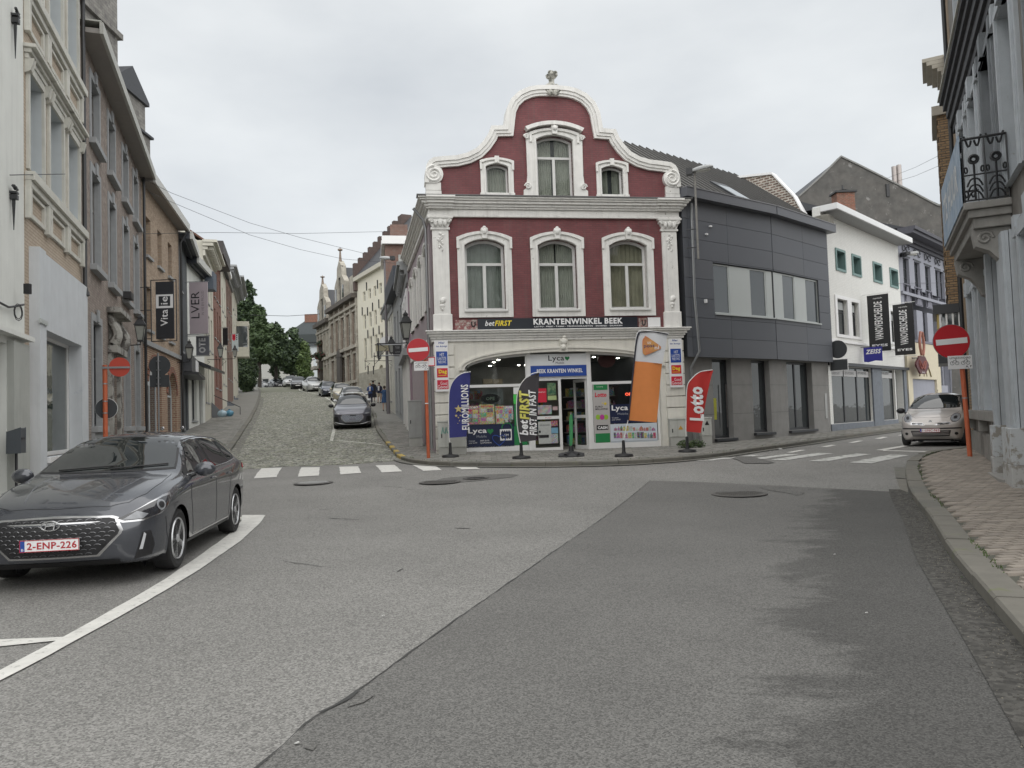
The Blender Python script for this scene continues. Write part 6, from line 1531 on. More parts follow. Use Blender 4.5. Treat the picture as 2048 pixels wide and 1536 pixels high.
window(vt,.7,3.2,.1,3.35,.9,.2,M_graywin,GLB,'2',.08,name='shop_window'); window(vt,4.4,6.4,.1,3.1,.99,.2,M_graywin,GLB,'T',.08,name='shop_window')
for (a,b,z1_) in ((.7,3.2,3.35),(4.4,6.4,3.1)):
    c=(a+b)/2; h=(b-a)/2; ri=.9 if a<1 else .99
    P=arch(a,b,0,z1_,ri,16)[2:]
    for p,q in zip(P,P[1:]):
        m_=Vector(((p[0]+q[0])/2,(p[1]+q[1])/2)); n_=(m_-Vector((c,z1_-ri-.2))).normalized()*.24; pv,qv=Vector(p),Vector(q); e=(qv-pv)*.06
        MB().plate([tuple(pv+e),tuple(qv-e),tuple(qv-e+n_),tuple(pv+e+n_)],(),-.05,-.001).build('arch_brick',M_ob,vt)
MB().box(0,vt.W,-.1,-.001,vb-.08,vb+.1).build('belt',M_bst2,vt)
MB().box(0,vt.W,-.42,-.001,ev,ev+.1).build('eaves_soffit',MATS['soffit_greige'],vt); MB().box(0,vt.W+.1,-.5,-.42,ev-.02,ev+.33).build('gutter_board',mat('white_gutter',(.55,.55,.52),.5,.1),vt)
MB().plate([(-.3,ev+.33),(4.5,ev+2.6),(9,ev+.3)],(),0,vt.W,axis='x').build('roof',M_slate,vt); MB().box(vt.W-.3,vt.W-.01,.31,9,-1,ev).build('side_wall',M_vb,vt)
MB().tube([(vt.W-.15,-.4,ev-.05),(vt.W-.15,-.12,ev-.6),(vt.W-.15,-.12,0)],.05,8).build('downpipe',M_dkmetal,vt,smooth=True)
# ---- dark grey brick house
M_dg=mat('dark_grey_brick',(.105,.115,.125),.8,.12,2,.6,50,brick=(.2,.065,.012),col2=(.085,.092,.10),mcol=(.12,.13,.135))
def rowhouse(i,name,label,wallm,H,wins,fm=None,z0=None,roofm=None,ridge=2.4,eave='plain',door=None,em=None,ov=.5,rec=.14,extra=None,pts=None):
    a,b=(LPt[i],LPt[i+1]) if pts is None else pts
    zb_=gz(a.x,a.y)+.1 if z0 is None else z0
    f=Fac(a[:2],b[:2],zb_,name,label,'house')
    hh=H-zb_; hs=[rect(*w[:2],w[2]-zb_,w[3]-zb_) for w in wins]
    wall(f,rect(0,f.W,-1.5,hh),hs,wallm)
    for w in wins:
        window(f,w[0],w[1],w[2]-zb_,w[3]-zb_,0,rec,fm or M_pvc,GL,w[4] if len(w)>4 else 'T',.06,sill=.06,sillm=M_bst2,name='door' if len(w)>5 else 'window')
    em=em or M_pvc; mb=MB()
    if eave=='plain': mb.box(0,f.W,-ov,.0,hh+.001,hh+.3)
    elif eave=='classic':
        for k,(p,h) in enumerate(((.1,.35),(.2,.2),(.45,.2),(.6,.15))): mb.box(-.05-p*.4,f.W+.05,-p*ov/.6,.0,hh-.9+sum((.35,.2,.2,.15)[:k])+.001,hh-.9+sum((.35,.2,.2,.15)[:k+1]))
        for k in range(int(f.W/.5)): mb.box(.1+k*.5,.3+k*.5,-.42*ov/.6,-.1,hh-.53,hh-.35)
    elif eave=='box': mb.box(0,f.W,-ov,.0,hh-.5,hh+.4)
    mb.build('cornice',em,f)
    shell(f,hh,8,wallm,roofm or M_slate,ridge,1.5,side='LR',over=.3)
    return f
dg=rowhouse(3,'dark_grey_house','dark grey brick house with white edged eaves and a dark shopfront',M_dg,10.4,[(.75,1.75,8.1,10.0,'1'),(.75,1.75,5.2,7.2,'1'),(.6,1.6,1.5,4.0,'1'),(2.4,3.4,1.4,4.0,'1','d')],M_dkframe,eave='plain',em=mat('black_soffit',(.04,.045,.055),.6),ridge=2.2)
MB().box(0,dg.W+.05,-.62,-.5,10.4-dg.zb,10.4-dg.zb+.36).build('eaves_board',MATS['white_gutter'],dg)
MB().box(.05,dg.W,-.5,-.001,4.15-dg.zb,4.95-dg.zb).build('shop_fascia',mat('shop_fascia_dark',(.07,.075,.085),.5),dg)
MB().box(.05,dg.W+.4,-.8,-.001,4.0-dg.zb,4.12-dg.zb).build('shop_canopy',M_dkframe,dg)
for k in range(4): MB().box(2.2+k*.42,2.5+k*.42,-.53,-.502,4.3-dg.zb,4.85-dg.zb).build('sign_plate',M_pw,dg)
ah_=rowhouse(4,'white_arched_house','white house with a blind arch and dark canopy next to the dark grey house',M_wr,10.1,[(.8,2.2,1.9,4.4,'2'),(3,4,1.7,4.2,'1','d')],M_dkframe,eave='plain',em=MATS['black_soffit'],ridge=2.)
MB().box(0,ah_.W+.05,-.62,-.5,10.1-ah_.zb,10.1-ah_.zb+.36).build('eaves_board',MATS['white_gutter'],ah_)
P=[(2.4+1.6*math.cos(PI*k/14),7.9-ah_.zb+1.5*math.sin(PI*k/14)) for k in range(15)]; Q=[(2.4+1.35*math.cos(PI*k/14),7.9-ah_.zb+1.25*math.sin(PI*k/14)) for k in range(15)]
MB().plate(P+Q[::-1],(),-.08,-.001).build('blind_arch',mat('arch_grey',(.36,.37,.36),.8),ah_)
MB().plate([(-.0,5.2-ah_.zb),(-1.1,4.7-ah_.zb),(-1.1,4.55-ah_.zb),(-.0,4.95-ah_.zb)],(),0,ah_.W,axis='x').build('shop_canopy',M_dkframe,ah_)
MB().box(ah_.W-.9,ah_.W+.2,-.7,-.2,9.4-ah_.zb,10.4-ah_.zb).build('dark_hopper',MATS['lead_blue'],ah_)
def grid(n,W_,rows,ww=.95,m=.5,st='T'):
    out=[]; p=(W_-2*m)/n
    for c,dd in rows:
        for i in range(n): a=m+p*(i+.5)-ww/2; out.append((a,a+ww,c,dd,st))
    return out
M_creamw=mat('cream_render',(.58,.56,.48),.8,.1,1.5,.2,30,streak=.25)
M_rbr=mat('red_brick',(.27,.10,.07),.85,.25,3,.6,40,brick=(.2,.065,.012),col2=(.22,.08,.06),mcol=(.25,.2,.17))
M_brb=mat('brown_brick',(.24,.14,.11),.85,.25,3,.6,40,brick=(.2,.065,.012),col2=(.19,.1,.08),mcol=(.22,.18,.15))
W5=(LPt[6]-LPt[5]).length; W6=(LPt[7]-LPt[6]).length; W7=(LPt[8]-LPt[7]).length; W8=(LPt[9]-LPt[8]).length; W9=(LPt[10]-LPt[9]).length
h5=rowhouse(5,'cream_cornice_house','cream house with heavy bracketed cornice, steps and blue bags in front',M_creamw,12.4,grid(3,W5,[(9.2,10.9),(6.3,8.4)])+[(.5,1.4,3,5.2,'T'),(2,2.9,3.,5.2,'T'),(4.6,5.6,2.6,5.2,'H','d')],M_dkframe,eave='classic',em=M_creamw,ov=.8,ridge=2.8,roofm=mat('brown_tile_roof',(.17,.085,.06),.85,.35,3,.6,20))
h6=rowhouse(6,'red_brick_house','narrow red brick house with dark boxed gutter on the left row',M_rbr,13.6,grid(3,W6,[(10.4,12.2),(7.6,9.6)],.9,.3)+grid(2,W6,[(4.2,6.4)],1.2,.4),M_pvc,eave='box',em=mat('dark_brown_gutter',(.05,.045,.045),.6),ov=.7,ridge=2.6)
h7=rowhouse(7,'pale_cream_house','pale cream house between two brick houses on the left row',M_creamw,13.7,grid(2,W7,[(10.4,12.2),(7.8,9.6),(4.8,6.8)]),M_pvc,eave='plain',ridge=2.)
h8=rowhouse(8,'brown_brick_house','brown brick house with grey eaves before the bay window house',M_brb,14.9,grid(3,W8,[(11.6,13.4),(8.9,10.8),(5.6,7.8)]),M_pvc,eave='classic',em=M_bst2,ov=.9,ridge=2.)
h9=rowhouse(9,'bay_window_house','last cream house of the left row with a projecting bay window',M_creamw,15.6,grid(3,W9,[(12.8,14.4),(6.2,8.4)])+grid(2,W9*.6,[(9.4,11.6)]),M_pvc,eave='classic',em=M_bst2,ov=1.1,ridge=2.)
u=h9.W-2.6
mb=MB(); mb.plate([(u,-1.2),(u+2.4,-1.2),(u+2.4,-.001),(u,-.001)],(),8.8-h9.zb,9.8-h9.zb,axis='z'); mb.plate([(u-.05,-1.25),(u+2.45,-1.25),(u+2.45,-.001),(u-.05,-.001)],(),12.0-h9.zb,12.5-h9.zb,axis='z')
for e in (u,u+2.3): mb.box(e,e+.1,-1.2,-1.1,9.8-h9.zb,12-h9.zb)
mb.build('bay_window_frame',M_creamw,h9); MB().box(u+.03,u+2.37,-1.15,-.05,9.8-h9.zb,12-h9.zb).build('bay_glass',GLB,h9)
# chimney gable stump above the dark house, clay roof ridge
c=h5.world(.2,2.5,0); MB().box(-.2,.3,1.2,5,10-h5.zb,13.7-h5.zb).build('chimney_wall',mat('old_render_wall',(.22,.20,.18),.9,.4,2,.5,20,spots=(3,.55,(.35,.34,.32))),h5)
# stairs with side walls before the cream house
stp=empty('front_steps',None,label='grey stone front steps with iron railing beside the cream house',cat='steps',M=h5.M@Matrix.Translation((4.2,-.02,0)))
for k in range(5): MB().box(.2,1.9,-.3*(5-k)-.2,0,-.9 if k==0 else .17*k-.1,.17*(k+1)-.1).build('step',M_bs,stp,bevel=.01)
MB().plate([(0,-.9),(-2.1,-.9),(-1.9,0),(-.9,.35),(0,1.3)],(),-.05,.18,axis='x').build('side_wall',mat('dark_render',(.16,.17,.18),.8),stp); MB().tube([(1.9,-1.6,0),(1.9,-1.6,1.),(1.9,0,1.8)],.025,6).build('railing',M_dkmetal,stp)
def bag(p,r,col,label):
    mb=MB(); mb.ell((0,0,r*.75),r,r*.85,r*.8,10,7)
    for i in range(len(mb.v)):
        x,y,z=mb.v[i]; k=1+.16*math.sin(x*17+z*11)*math.cos(y*13); mb.v[i]=(x*k,y*k,z if z>r*.3 else z*.8)
    mb.lathe([(.07*r/.3,r*1.4),(.04,r*1.55),(.09,r*1.75)],(0,0,0),7)
    o=mb.build('rubbish_bag',col,None,smooth=True); o.location=p; tag(o,label,'rubbish bag','rubbish bags on the left pavement'); return o
M_bag=mat('blue_bag',(.12,.30,.42),.35,.3,6); M_bag2=mat('pale_blue_bag',(.42,.55,.62),.35,.2,6)
for x,y,r,m_,lab in ((444,822,.27,M_bag2,'pale blue rubbish bag leaning on the wall of the stone steps'),(459,824,.25,M_bag,'darker blue rubbish bag on the pavement end of the steps')):
    p=at(x,y,44.5+ (x-442)*.03); g=gz(p.x,p.y); p.z=g+.32; bag(p,r,m_,lab)
p=G(472,797,.1); bag(Vector((p.x-1.0,p.y,p.z)),.45,M_bag2,'pale rubbish bag farther up the hill by the last house steps')
for k,(x,y) in enumerate(((474,800),(466,812))):
    p=G(x,y,.1); r=empty('doorstep',(p.x-1.3,p.y,p.z),.3,'farther dark stone doorstep near the end of the left row' if k==0 else 'nearer dark stone doorstep half way up the left row','steps')
    MB().box(0,1.3,0,1.6,0,.2).build('step',M_bs,r); MB().box(0,1.0,.1,1.5,.2,.4).build('step',M_bs,r)
# ---------------- church behind
chd=80.
cz=lambda x,y,D_=89:(lambda p:(p.x,p.z))(at(*q7(x,y),D_))
M_ch=mat('church_stone',(.30,.29,.265),.9,.4,.6,.8,10,brick=(.9,.4,.03),col2=(.22,.21,.195),mcol=(.17,.16,.15),spots=(.6,.56,(.13,.125,.12)))
chh=empty('church',(0,chd,0),label='old grey stone church tower and transept rising behind the brick house',cat='church')
tx1=cz(325,200)[0]; tx0=tx1-11; MB().box(tx0,tx1,0,10,0,75).build('tower',M_ch,chh)
for zz in (cz(300,300)[1],cz(300,300)[1]+14): MB().box(tx0-.4,tx1+.5,-.4,10.4,zz,zz+.7).build('string_course',M_ch,chh)
MB().box(tx1-2.2,tx1+.25,-.7,0,0,cz(300,320)[1]).build('buttress',M_ch,chh)
for k in range(3): MB().box(tx1-7.5+k*2.2,tx1-6.3+k*2.2,-.05,.4,cz(300,300)[1]+3,cz(300,300)[1]+10).build('belfry_opening',M_dark,chh)
cx_,bz2=cz(597,905,88)
MB().box(tx1-3,cx_,1.2,8,0,bz2).build('transept',M_ch,chh)
mb=MB(); mb.plate([(.7,bz2),(8.4,bz2),(8.4,bz2+.4),(4.5,bz2+3.2),(.7,bz2+.4)],(),tx1-3,cx_+.35,axis='x'); mb.build('roof',M_slate,chh)
bx_,bz3=cz(655,1200,84); MB().box(cx_-3,bx_,.9,3.6,0,bz3).build('buttress',M_ch,chh); MB().plate([(cx_-1,bz3),(bx_+.3,bz3),(bx_+.3,bz3+.25),(cx_-1,bz3+2.2)],(),.8,3.9).build('buttress_coping',M_slate,chh)

# ---------------- right side of the climbing street
mA=at(812,850,38.); mB=at(823.5,850,32.02)
def rh(name,label,A,B,wallm,H,wins,**k): return rowhouse(0,name,label,wallm,H,wins,pts=(A,B),**k)
M_mau=mat('mauve_render_b',(.36,.27,.31),.8,.12,2,.2,30,streak=.15)
WM=(mA-mB).length
r2=rh('mauve_house','mauve rendered house with white window frames behind the corner shop',mA,mB,M_mau,8.3,[(.8,1.7,5.0,7.0,'T'),(2.6,3.5,5.0,7.0,'T'),(4.4,5.3,5.0,7.0,'T'),(.8,1.7,1.8,3.9,'1'),(2.8,3.7,1.6,3.9,'1','d'),(4.6,5.5,1.8,3.9,'1')],eave='classic',em=M_bst2,ov=.45,ridge=2.,fm=M_pvc)
for a,b in ((.8,1.7),(2.6,3.5),(4.4,5.3)): MB().plate(rect(a-.25,b+.25,5.0-r2.zb,7.25-r2.zb),[rect(a,b,5.004-r2.zb,7.0-r2.zb)],-.08,-.001).build('window_surround',M_pvc,r2)
for k in range(4): MB().box(.1+k*1.7,.4+k*1.7,-.12,-.001,-.3,4.3-r2.zb).build('pilaster',M_wr,r2)
MB().box(0,r2.W,-.3,-.001,4.3-r2.zb,4.6-r2.zb).build('shop_cornice',M_bst2,r2)
gA=at(792,850,45.); gB=at(811.8,850,38.05)
r3=rh('dark_eaves_house','grey house with projecting dark boxed eaves behind the street lantern',gA,gB,M_bst2,9.0,[(.9,1.8,5.6,7.6,'T'),(3.2,4.1,5.6,7.6,'T'),(5.4,6.3,5.6,7.6,'T'),(.9,1.8,2.2,4.4,'1'),(3.2,4.1,2,4.4,'1','d'),(5.4,6.3,2.2,4.4,'1')],eave='box',em=mat('dark_eaves',(.035,.042,.055),.6),ov=.45,ridge=1.5,fm=M_dkframe)
cA=at(777,850,51.5); cB=at(791.8,850,45.05)
r4=rh('pale_cornice_house','pale stone fronted house with small coffered cornice up the street',cA,cB,M_creams,9.0,[(1,1.9,6,8,'T'),(3.2,4.1,6,8,'T'),(5.2,6,6,8,'T'),(1,1.9,3,5,'1'),(3.2,4.1,2.8,5,'1','d')],eave='classic',em=M_bst2,ov=.35,ridge=1.8)
tA=at(775.5,850,60.); tB=at(779,850,51.6)
M_rd=mat('red_brown_brick',(.20,.13,.11),.85,.25,2,.6,30,brick=(.2,.065,.012),col2=(.2,.085,.065),mcol=(.22,.17,.14))
r5=rh('tall_brick_gable_house','tall red brown brick house with grey side panel and chimneys above',tA,tB,M_rd,13.7,[(1,2,10.5,12.5,'T'),(4,5,10.5,12.5,'T'),(1,2,7.2,9.2,'T'),(4,5,7.2,9.2,'T')],eave='plain',em=M_pvc,ov=.25,ridge=0)
w=r5.W; MB().box(w-.02+.0,w+.06,.9,6.2,13.7-r5.zb-3.6,13.7-r5.zb-.7).build('rendered_panel',mat('panel_grey_light',(.40,.41,.39),.85,.2,2),r5); MB().box(w-.1,w+.35,-.2,8,13.7-r5.zb+.001,13.7-r5.zb+.55).build('gable_capping',M_pvc,r5)
for (y0,y1,h,m_) in ((.4,1.6,1.4,M_rd),(2.4,3.4,1.5,M_wr),(3.6,5.6,2.9,M_rd)): MB().box(w-1.6,w-.3,y0,y1,13.8-r5.zb,13.8-r5.zb+h).build('chimney',m_,r5)
for k in range(5): MB().box(w-3-k*.01,w-2.2,3.2+k*1.1,4.3+k*1.1,13.7-r5.zb,14.9-r5.zb+k*.75).build('stepped_parapet',M_wr,r5)
# long cream house with crow stepped gable
crB=at(779,790,75.7); crA=at(719,783,84.4)
L_=(crB-crA).length; ex=(crA-crB); crA=crB+ex*1.0
cr=Fac(crA[:2],crB[:2],4.9,'long_cream_house','long cream rendered house with iron anchors and arched doors up the street','house')
M_crm=mat('warm_cream_render',(.78,.75,.63),.8,.08,1.2,.2,20,streak=.12)
zq=zimg(6.4,620,560)
cols=[(686,718),(757,790),(825,857),(895,932)]
cu=[(cr.u(*zq(a,600)),cr.u(*zq(b,600))) for a,b in cols]
cu=[(a,b) for a,b in cu if b<cr.W-.1]
R_=[]
for (ya,yb) in ((105,235),(410,600),(722,1010)): R_.append((cr.z(*zq(775,yb)),cr.z(*zq(775,ya))))
Hc=17.3-4.9
hl=[rect(a,b,c,d_) for a,b in cu for c,d_ in R_]
ar=[(cr.u(*zq(712,1300)),cr.u(*zq(762,1300)),cr.z(*zq(737,1222)),-.3),(cr.u(*zq(782,1300)),cr.u(*zq(838,1300)),cr.z(*zq(810,1212)),-.3),(cr.u(*zq(880,1140)),cr.u(*zq(945,1140)),cr.z(*zq(912,1085)),cr.z(*zq(912,1190)))]
hl+= [arch(a,b,d_,c,(b-a)*.48) for a,b,c,d_ in ar if b<cr.W-.05]
wall(cr,rect(0,cr.W,-1.5,Hc),hl,M_crm)
for a,b in cu:
    for c,d_ in R_: window(cr,a,b,c,d_,0,.15,M_creamw,GLB,'T',.1)
for a,b,c,d_ in ar:
    if b<cr.W-.05: window(cr,a,b,d_,c,(b-a)*.48,.2,M_creamw,GLB,'2',.08,name='arched_window')
for k,(x,y) in enumerate(((728,30),(805,290),(740,350),(885,250),(815,610),(745,640),(888,585),(672,350),(868,0),(748,1100),(817,1100))):
    u,z=cr.uv(*zq(x,y)); 
    if u<cr.W: MB().box(u-.05,u+.05,-.1,-.001,z-.9,z).build('wall_anchor',M_dkmetal,cr)
mb=MB(); mb.box(0,cr.W,-.45,.0,Hc+.001,Hc+.45); mb.build('eaves_board',M_creamw,cr)
MB().box(0,cr.W,-.04,-.001,-1.2,cr.z(*zq(775,1165))).build('plinth',mat('plinth_grey_cream',(.47,.45,.38),.85,.2,1.5,brick=(.5,.25,.01)),cr)
MB().plate([(-.4,Hc+.4),(5.5,Hc+7.2),(11,Hc+.4)],(),.31,cr.W+7,axis='x').build('roof',M_slate,cr); MB().box(cr.W,cr.W+7,.01,10,-1.5,Hc).build('rear_wing',M_crm,cr)
M_dkb=mat('dark_old_brick',(.13,.095,.085),.9,.3,3,.5,20)
for k in range(9):
    MB().box(-.35,.30,.6*k-.35,.6*k+.25,Hc-1,Hc+2.1+k*.66).build('gable_step',M_dkb,cr)
for k in range(9,14): MB().box(-.35,.30,.6*k-.35,.6*k+.25,Hc-1,Hc+2.1+(17-k)*.66).build('gable_step',M_dkb,cr)
for (u,y,h) in ((cr.W+1.5,5.5,8.6),(cr.W+4.5,5.5,10),(1.2,5.2,7.6)): MB().box(u,u+1.3,y-.6,y+.6,Hc+3,Hc+h).build('chimney',M_dkb,cr)
# ornate stone hall
hB=at(719,790,84.6); hA=at(664,790,97.); hC=at(638.5,790,104.)
M_hs=mat('hall_sandstone',(.52,.49,.42),.85,.3,1.5,.5,15,col2=(.40,.37,.31),spots=(1.2,.6,(.16,.145,.13)))
M_hb=mat('hall_brick',(.36,.28,.23),.85,.3,2,.6,30,brick=(.2,.065,.012),col2=(.24,.16,.13),mcol=(.3,.27,.22))
hf=Fac(hA[:2],hB[:2],5.2,'ornate_stone_hall','ornate old stone and brick hall with gabled dormers at the bend','building')
hg=Fac(hC[:2],hA[:2],5.2,root=hf)
Hh=15.8-5.2
def hall(f,n,H,low,up,wm):
    p=f.W/n; hs=[]
    for i in range(n):
        c=p*(i+.5); 
        for r in (low,up): hs.append(rect(c-p*.3,c+p*.3,*r))
    wall(f,rect(0,f.W,-1.5,H),hs,wm)
    for i in range(n):
        c=p*(i+.5)
        for r in (low,up):
            window(f,c-p*.3,c+p*.3,r[0],r[1],0,.15,M_hs,GL,'X' if n==5 else 'T',.14); 
            MB().box(c-p*.36,c+p*.36,-.12,-.001,r[1]+.02,r[1]+.25).build('lintel',M_hs,f)
    for i in range(n+1):
        c=min(f.W-.2,max(.2,p*i)); MB().box(c-.2,c+.2,-.2,-.001,-1,H).build('pilaster',M_hs,f)
    for z,h,pz in ((up[0]-.5,.35,.35),(H-.2,.5,.7),(low[0]-.35,.3,.25),(H-1.1,.3,.3)): MB().box(-.1,f.W+.05,-pz,.0,z,z+h).build('cornice',M_hs if pz<.7 else mat('hall_dark_cornice',(.13,.115,.10),.85,.3),f)
hall(hf,5,Hh,(1.2,4.2),(5.3,9.0),M_hb); hall(hg,4,Hh-1.0,(.9,4.0),(5.2,8.2),M_hs)
MB().plate([(-.1,Hh+.2),(5,Hh+5.2),(10,Hh+.2)],(),0,hf.W,axis='x').build('roof',M_slate,hf); MB().box(0,hf.W,9.7,10,-1.5,Hh+.2).build('back_wall',M_hb,hf)
MB().plate([(-.1,Hh-.8),(4.5,Hh+4.5),(9,Hh-.8)],(),0,hg.W,axis='x').build('roof',mat('purple_tile',(.12,.06,.06),.8,.3,3,.5,20),hg); MB().box(hf.W-.3,hf.W-.01,.31,9.6,-1.5,Hh+.1).build('side_wall',M_hb,hf)
def dormer(f,c,w,z,h,top,m):
    P=[(c-w,z),(c+w,z),(c+w,z+h*.45),(c+w*.75,z+h*.55),(c+w*.5,z+h*.62),(c+w*.42,z+h*.85),(c,z+h),(c-w*.42,z+h*.85),(c-w*.5,z+h*.62),(c-w*.75,z+h*.55),(c-w,z+h*.45)]
    MB().plate(P,[rect(c-w*.25,c+w*.25,z+.4,z+h*.6)],-.1,.5).build('dormer_gable',m,f); window(f,c-w*.25,c+w*.25,z+.4,z+h*.6,0,.1,M_dkframe,GL,'T',.08)
    for s in(-1,1): MB().box(c+s*w*.7-.35,c+s*w*.7+.35,-.14,-.101,z+.5,z+h*.38).build('dormer_window',GL,f)
    MB().plate([(c-w,z+h*.3),(c,z+h*.85),(c+w,z+h*.3)],(),.5,5).build('dormer_roof',M_slate,f)
    MB().lathe([(.2,z+h-.1),(.14,z+h+top*.3),(.1,z+h+top*.7),(.3,z+h+top*.75),(.3,z+h+top*.85),(.05,z+h+top*.9),(.03,z+h+top)],(c,.1,0),8).build('finial',M_hb,f)
dormer(hf,hf.W*.42,2.6,Hh+.3,5.3,1.7,M_hs); dormer(hg,hg.W*.42,2.9,Hh-.7,5.3,1.1,M_hs)
for u in (hf.W*.85,): MB().box(u-.9,u+.9,-.1,1.2,Hh+.3,Hh+2.6).build('dormer_box',M_hs,hf)
u=hf.W*.42; mb=MB(); mb.box(u-.9,u+.9,-.45,-.205,-1,4.3); mb.plate([(u-1.1,4.3),(u+1.1,4.3),(u,5.3)],(),-.5,-.205); mb.build('portal',mat('dark_portal',(.10,.09,.08),.8),hf)
MB().box(-.0,2.6,-1.1,-.01,3.7,4.1).build('balcony',M_hs,hg); MB().tube([(0,-1.05,5),(2.6,-1.05,5)],.05,5).build('balcony_rail',M_dkmetal,hg)
# ---------------- distant things
def simplehouse(name,label,A,B,zb,H,m,wins,roofm,ridge,depth=9,cat='house'):
    f=Fac(A[:2],B[:2],zb,name,label,cat); 
    wall(f,rect(0,f.W,-3,H),[rect(*w) for w in wins],m)
    for w in wins: window(f,*w,0,.12,M_pvc,GLB,'T',.1)
    shell(f,H,depth,m,roofm,ridge,3,over=.5); return f
v=simplehouse('white_villa','white villa with pale quoins seen under the trees at the crest',at(505,770,128),at(600,770,128),6.3,7.2,mat('villa_white',(.62,.62,.58),.8,.1),[(1.6,2.8,1,3.2),(4.6,5.6,1,3.2),(.6,1.4,4.5,6.4)],M_slate,2.5)
pa=at(586,700,150); pb=at(643,700,150); aw_=simplehouse('apartment_block','pale apartment block with dark mansard roof beyond the trees',pa,pb,6.4,at(600,692,150).z-6.4,mat('apartment_white',(.52,.56,.57),.8,.08),[(2.6,4,6.8,8.8),(.6,1.8,6.8,8.8),(3.9,5.2,1.4,3.4)],mat('mansard_grey',(.10,.115,.12),.7),0,12,'building')
h=aw_.W; mb=MB(); Ha=at(600,692,150).z-6.4; mb.plate([(-.5,Ha-.1),(h+3,Ha-.1),(h+3,Ha+4.4),(2.8,Ha+5.0),(.3,Ha+3.4)],(),-.5,10); mb.build('mansard',MATS['mansard_grey'],aw_); MB().box(.6,h+.5,-.9,-.501,Ha+.6,Ha+2.2).build('roof_terrace',mat('terrace_dark',(.04,.05,.05),.6),aw_); MB().box(2.6,5.0,-.6,3,Ha+4.6,at(620,629,150).z-6.4).build('chimney',M_ob,aw_)
# trees
M_leaf=[mat('leaf_dark',(.062,.10,.046),.6,.35,.6),mat('leaf_mid',(.10,.155,.062),.6,.35,.6),mat('leaf_light',(.15,.22,.07),.6,.3,.6),mat('leaf_darker',(.046,.075,.042),.6,.3,.6)]
M_bark=mat('bark',(.07,.06,.05),.9,.3,4)
def leafmesh(name,blobs,n,size,seed,mats,shell_=.55):
    rng=random.Random(seed); me=bpy.data.meshes.new(name); vs=[];fs=[];mi=[]
    tot=sum(b[3]*b[4]*b[5] for b in blobs)**1.0
    for b in blobs:
        k=int(n*b[3]*b[4]*b[5]/tot)
        for _ in range(k):
            while True:
                d=Vector((rng.gauss(0,1),rng.gauss(0,1),rng.gauss(0,1)))
                if d.length>.01: break
            d.normalize(); r=(shell_+(1-shell_)*rng.random()**.6)*(1+.22*math.sin(d.x*5+b[0])*math.cos(d.z*6+b[1]))
            c=Vector((b[0]+d.x*b[3]*r,b[1]+d.y*b[4]*r,b[2]+d.z*b[5]*r))
            a=Vector((rng.gauss(0,1),rng.gauss(0,1),rng.gauss(0,.6))).normalized(); e=a.cross(d+Vector((rng.gauss(0,.5),rng.gauss(0,.5),rng.gauss(0,.5)))).normalized(); s=size*(.6+.8*rng.random())
            o=len(vs); vs+=[c-a*s,c+e*s*.55,c+a*s,c-e*s*.55]; fs.append((o,o+1,o+2,o+3)); mi.append(rng.choice(range(len(mats))))
    me.from_pydata([tuple(v) for v in vs],[],fs)
    for m_ in mats: me.materials.append(m_)
    me.polygons.foreach_set('material_index',mi); me.update(); return me
def tree(x,ytop,ybase,D,wpx,label,seed,mats,n=9000,crown=.12,size=.22,name='tree',trunk=True,group='trees at the top of the street'):
    p=at(x,ybase,D); g=gz(p.x,p.y); top=at(x,ytop,D).z; H=top-g; w=wpx/F*D/2
    r=empty(name,(p.x,p.y,g),label=label,cat='tree',group=group); rng=random.Random(seed)
    z0=H*crown; blobs=[]
    for k in range(26):
        t=rng.random(); a=rng.random()*2*PI; zz=z0+(H-z0)*(.10+.80*t); rr=w*(.62 if t<.6 else .62*(1.25-t)/.65)*rng.random()**.5
        s=w*(.32-.14*t)*(.7+.6*rng.random()); blobs.append((rr*math.cos(a),rr*math.sin(a),zz,s,s,s*(.75+.3*rng.random())))
    blobs.append((0,0,H-w*.3,w*.3,w*.3,w*.32)); blobs.append((0,0,z0+(H-z0)*.45,w*.62,w*.62,(H-z0)*.36))
    me=leafmesh('crown',blobs,n,size,seed,mats); o=mkob('crown',me,None,r)
    if trunk:
        mb=MB(); mb.tube([(0,0,-.3),(rng.uniform(-.1,.1),0,z0*.6),(rng.uniform(-.2,.2),0,z0+ (H-z0)*.5)],[.32,.26,.1],8)
        for k in range(5):
            a=rng.random()*6.28; mb.tube([(0,0,z0*(.8+.3*k/5)),(w*.3*math.cos(a),w*.3*math.sin(a),z0+(H-z0)*.3),(w*.55*math.cos(a),w*.55*math.sin(a),z0+(H-z0)*.5)],[.13,.09,.03],5)
        mb.build('trunk',M_bark,r,smooth=True)
    return r
dk3=[M_leaf[3],M_leaf[0],M_leaf[1]]; md=[M_leaf[0],M_leaf[1],M_leaf[1]]
tree(497,562,772,112,80,'tallest dark tree directly behind the last house of the left row',1,dk3,14000,.22,.26)
tree(519,612,772,108,84,'dark broad tree second from the left above the crest',2,md,14000,.26,.26)
tree(553,645,770,114,70,'middle dark tree in front of the white villa',3,dk3,10000,.33,.24)
tree(588,655,768,120,72,'round dark tree to the left of the pale green one',4,dk3,10000,.24,.24)
tree(610,682,768,112,46,'small pale green tree in front of the apartment block',5,[M_leaf[2],M_leaf[1],M_leaf[2]],5000,.1,.2)
tree(551,720,775,116,30,'small round clipped tree above the parked dark car',6,dk3,1500,.35,.16)
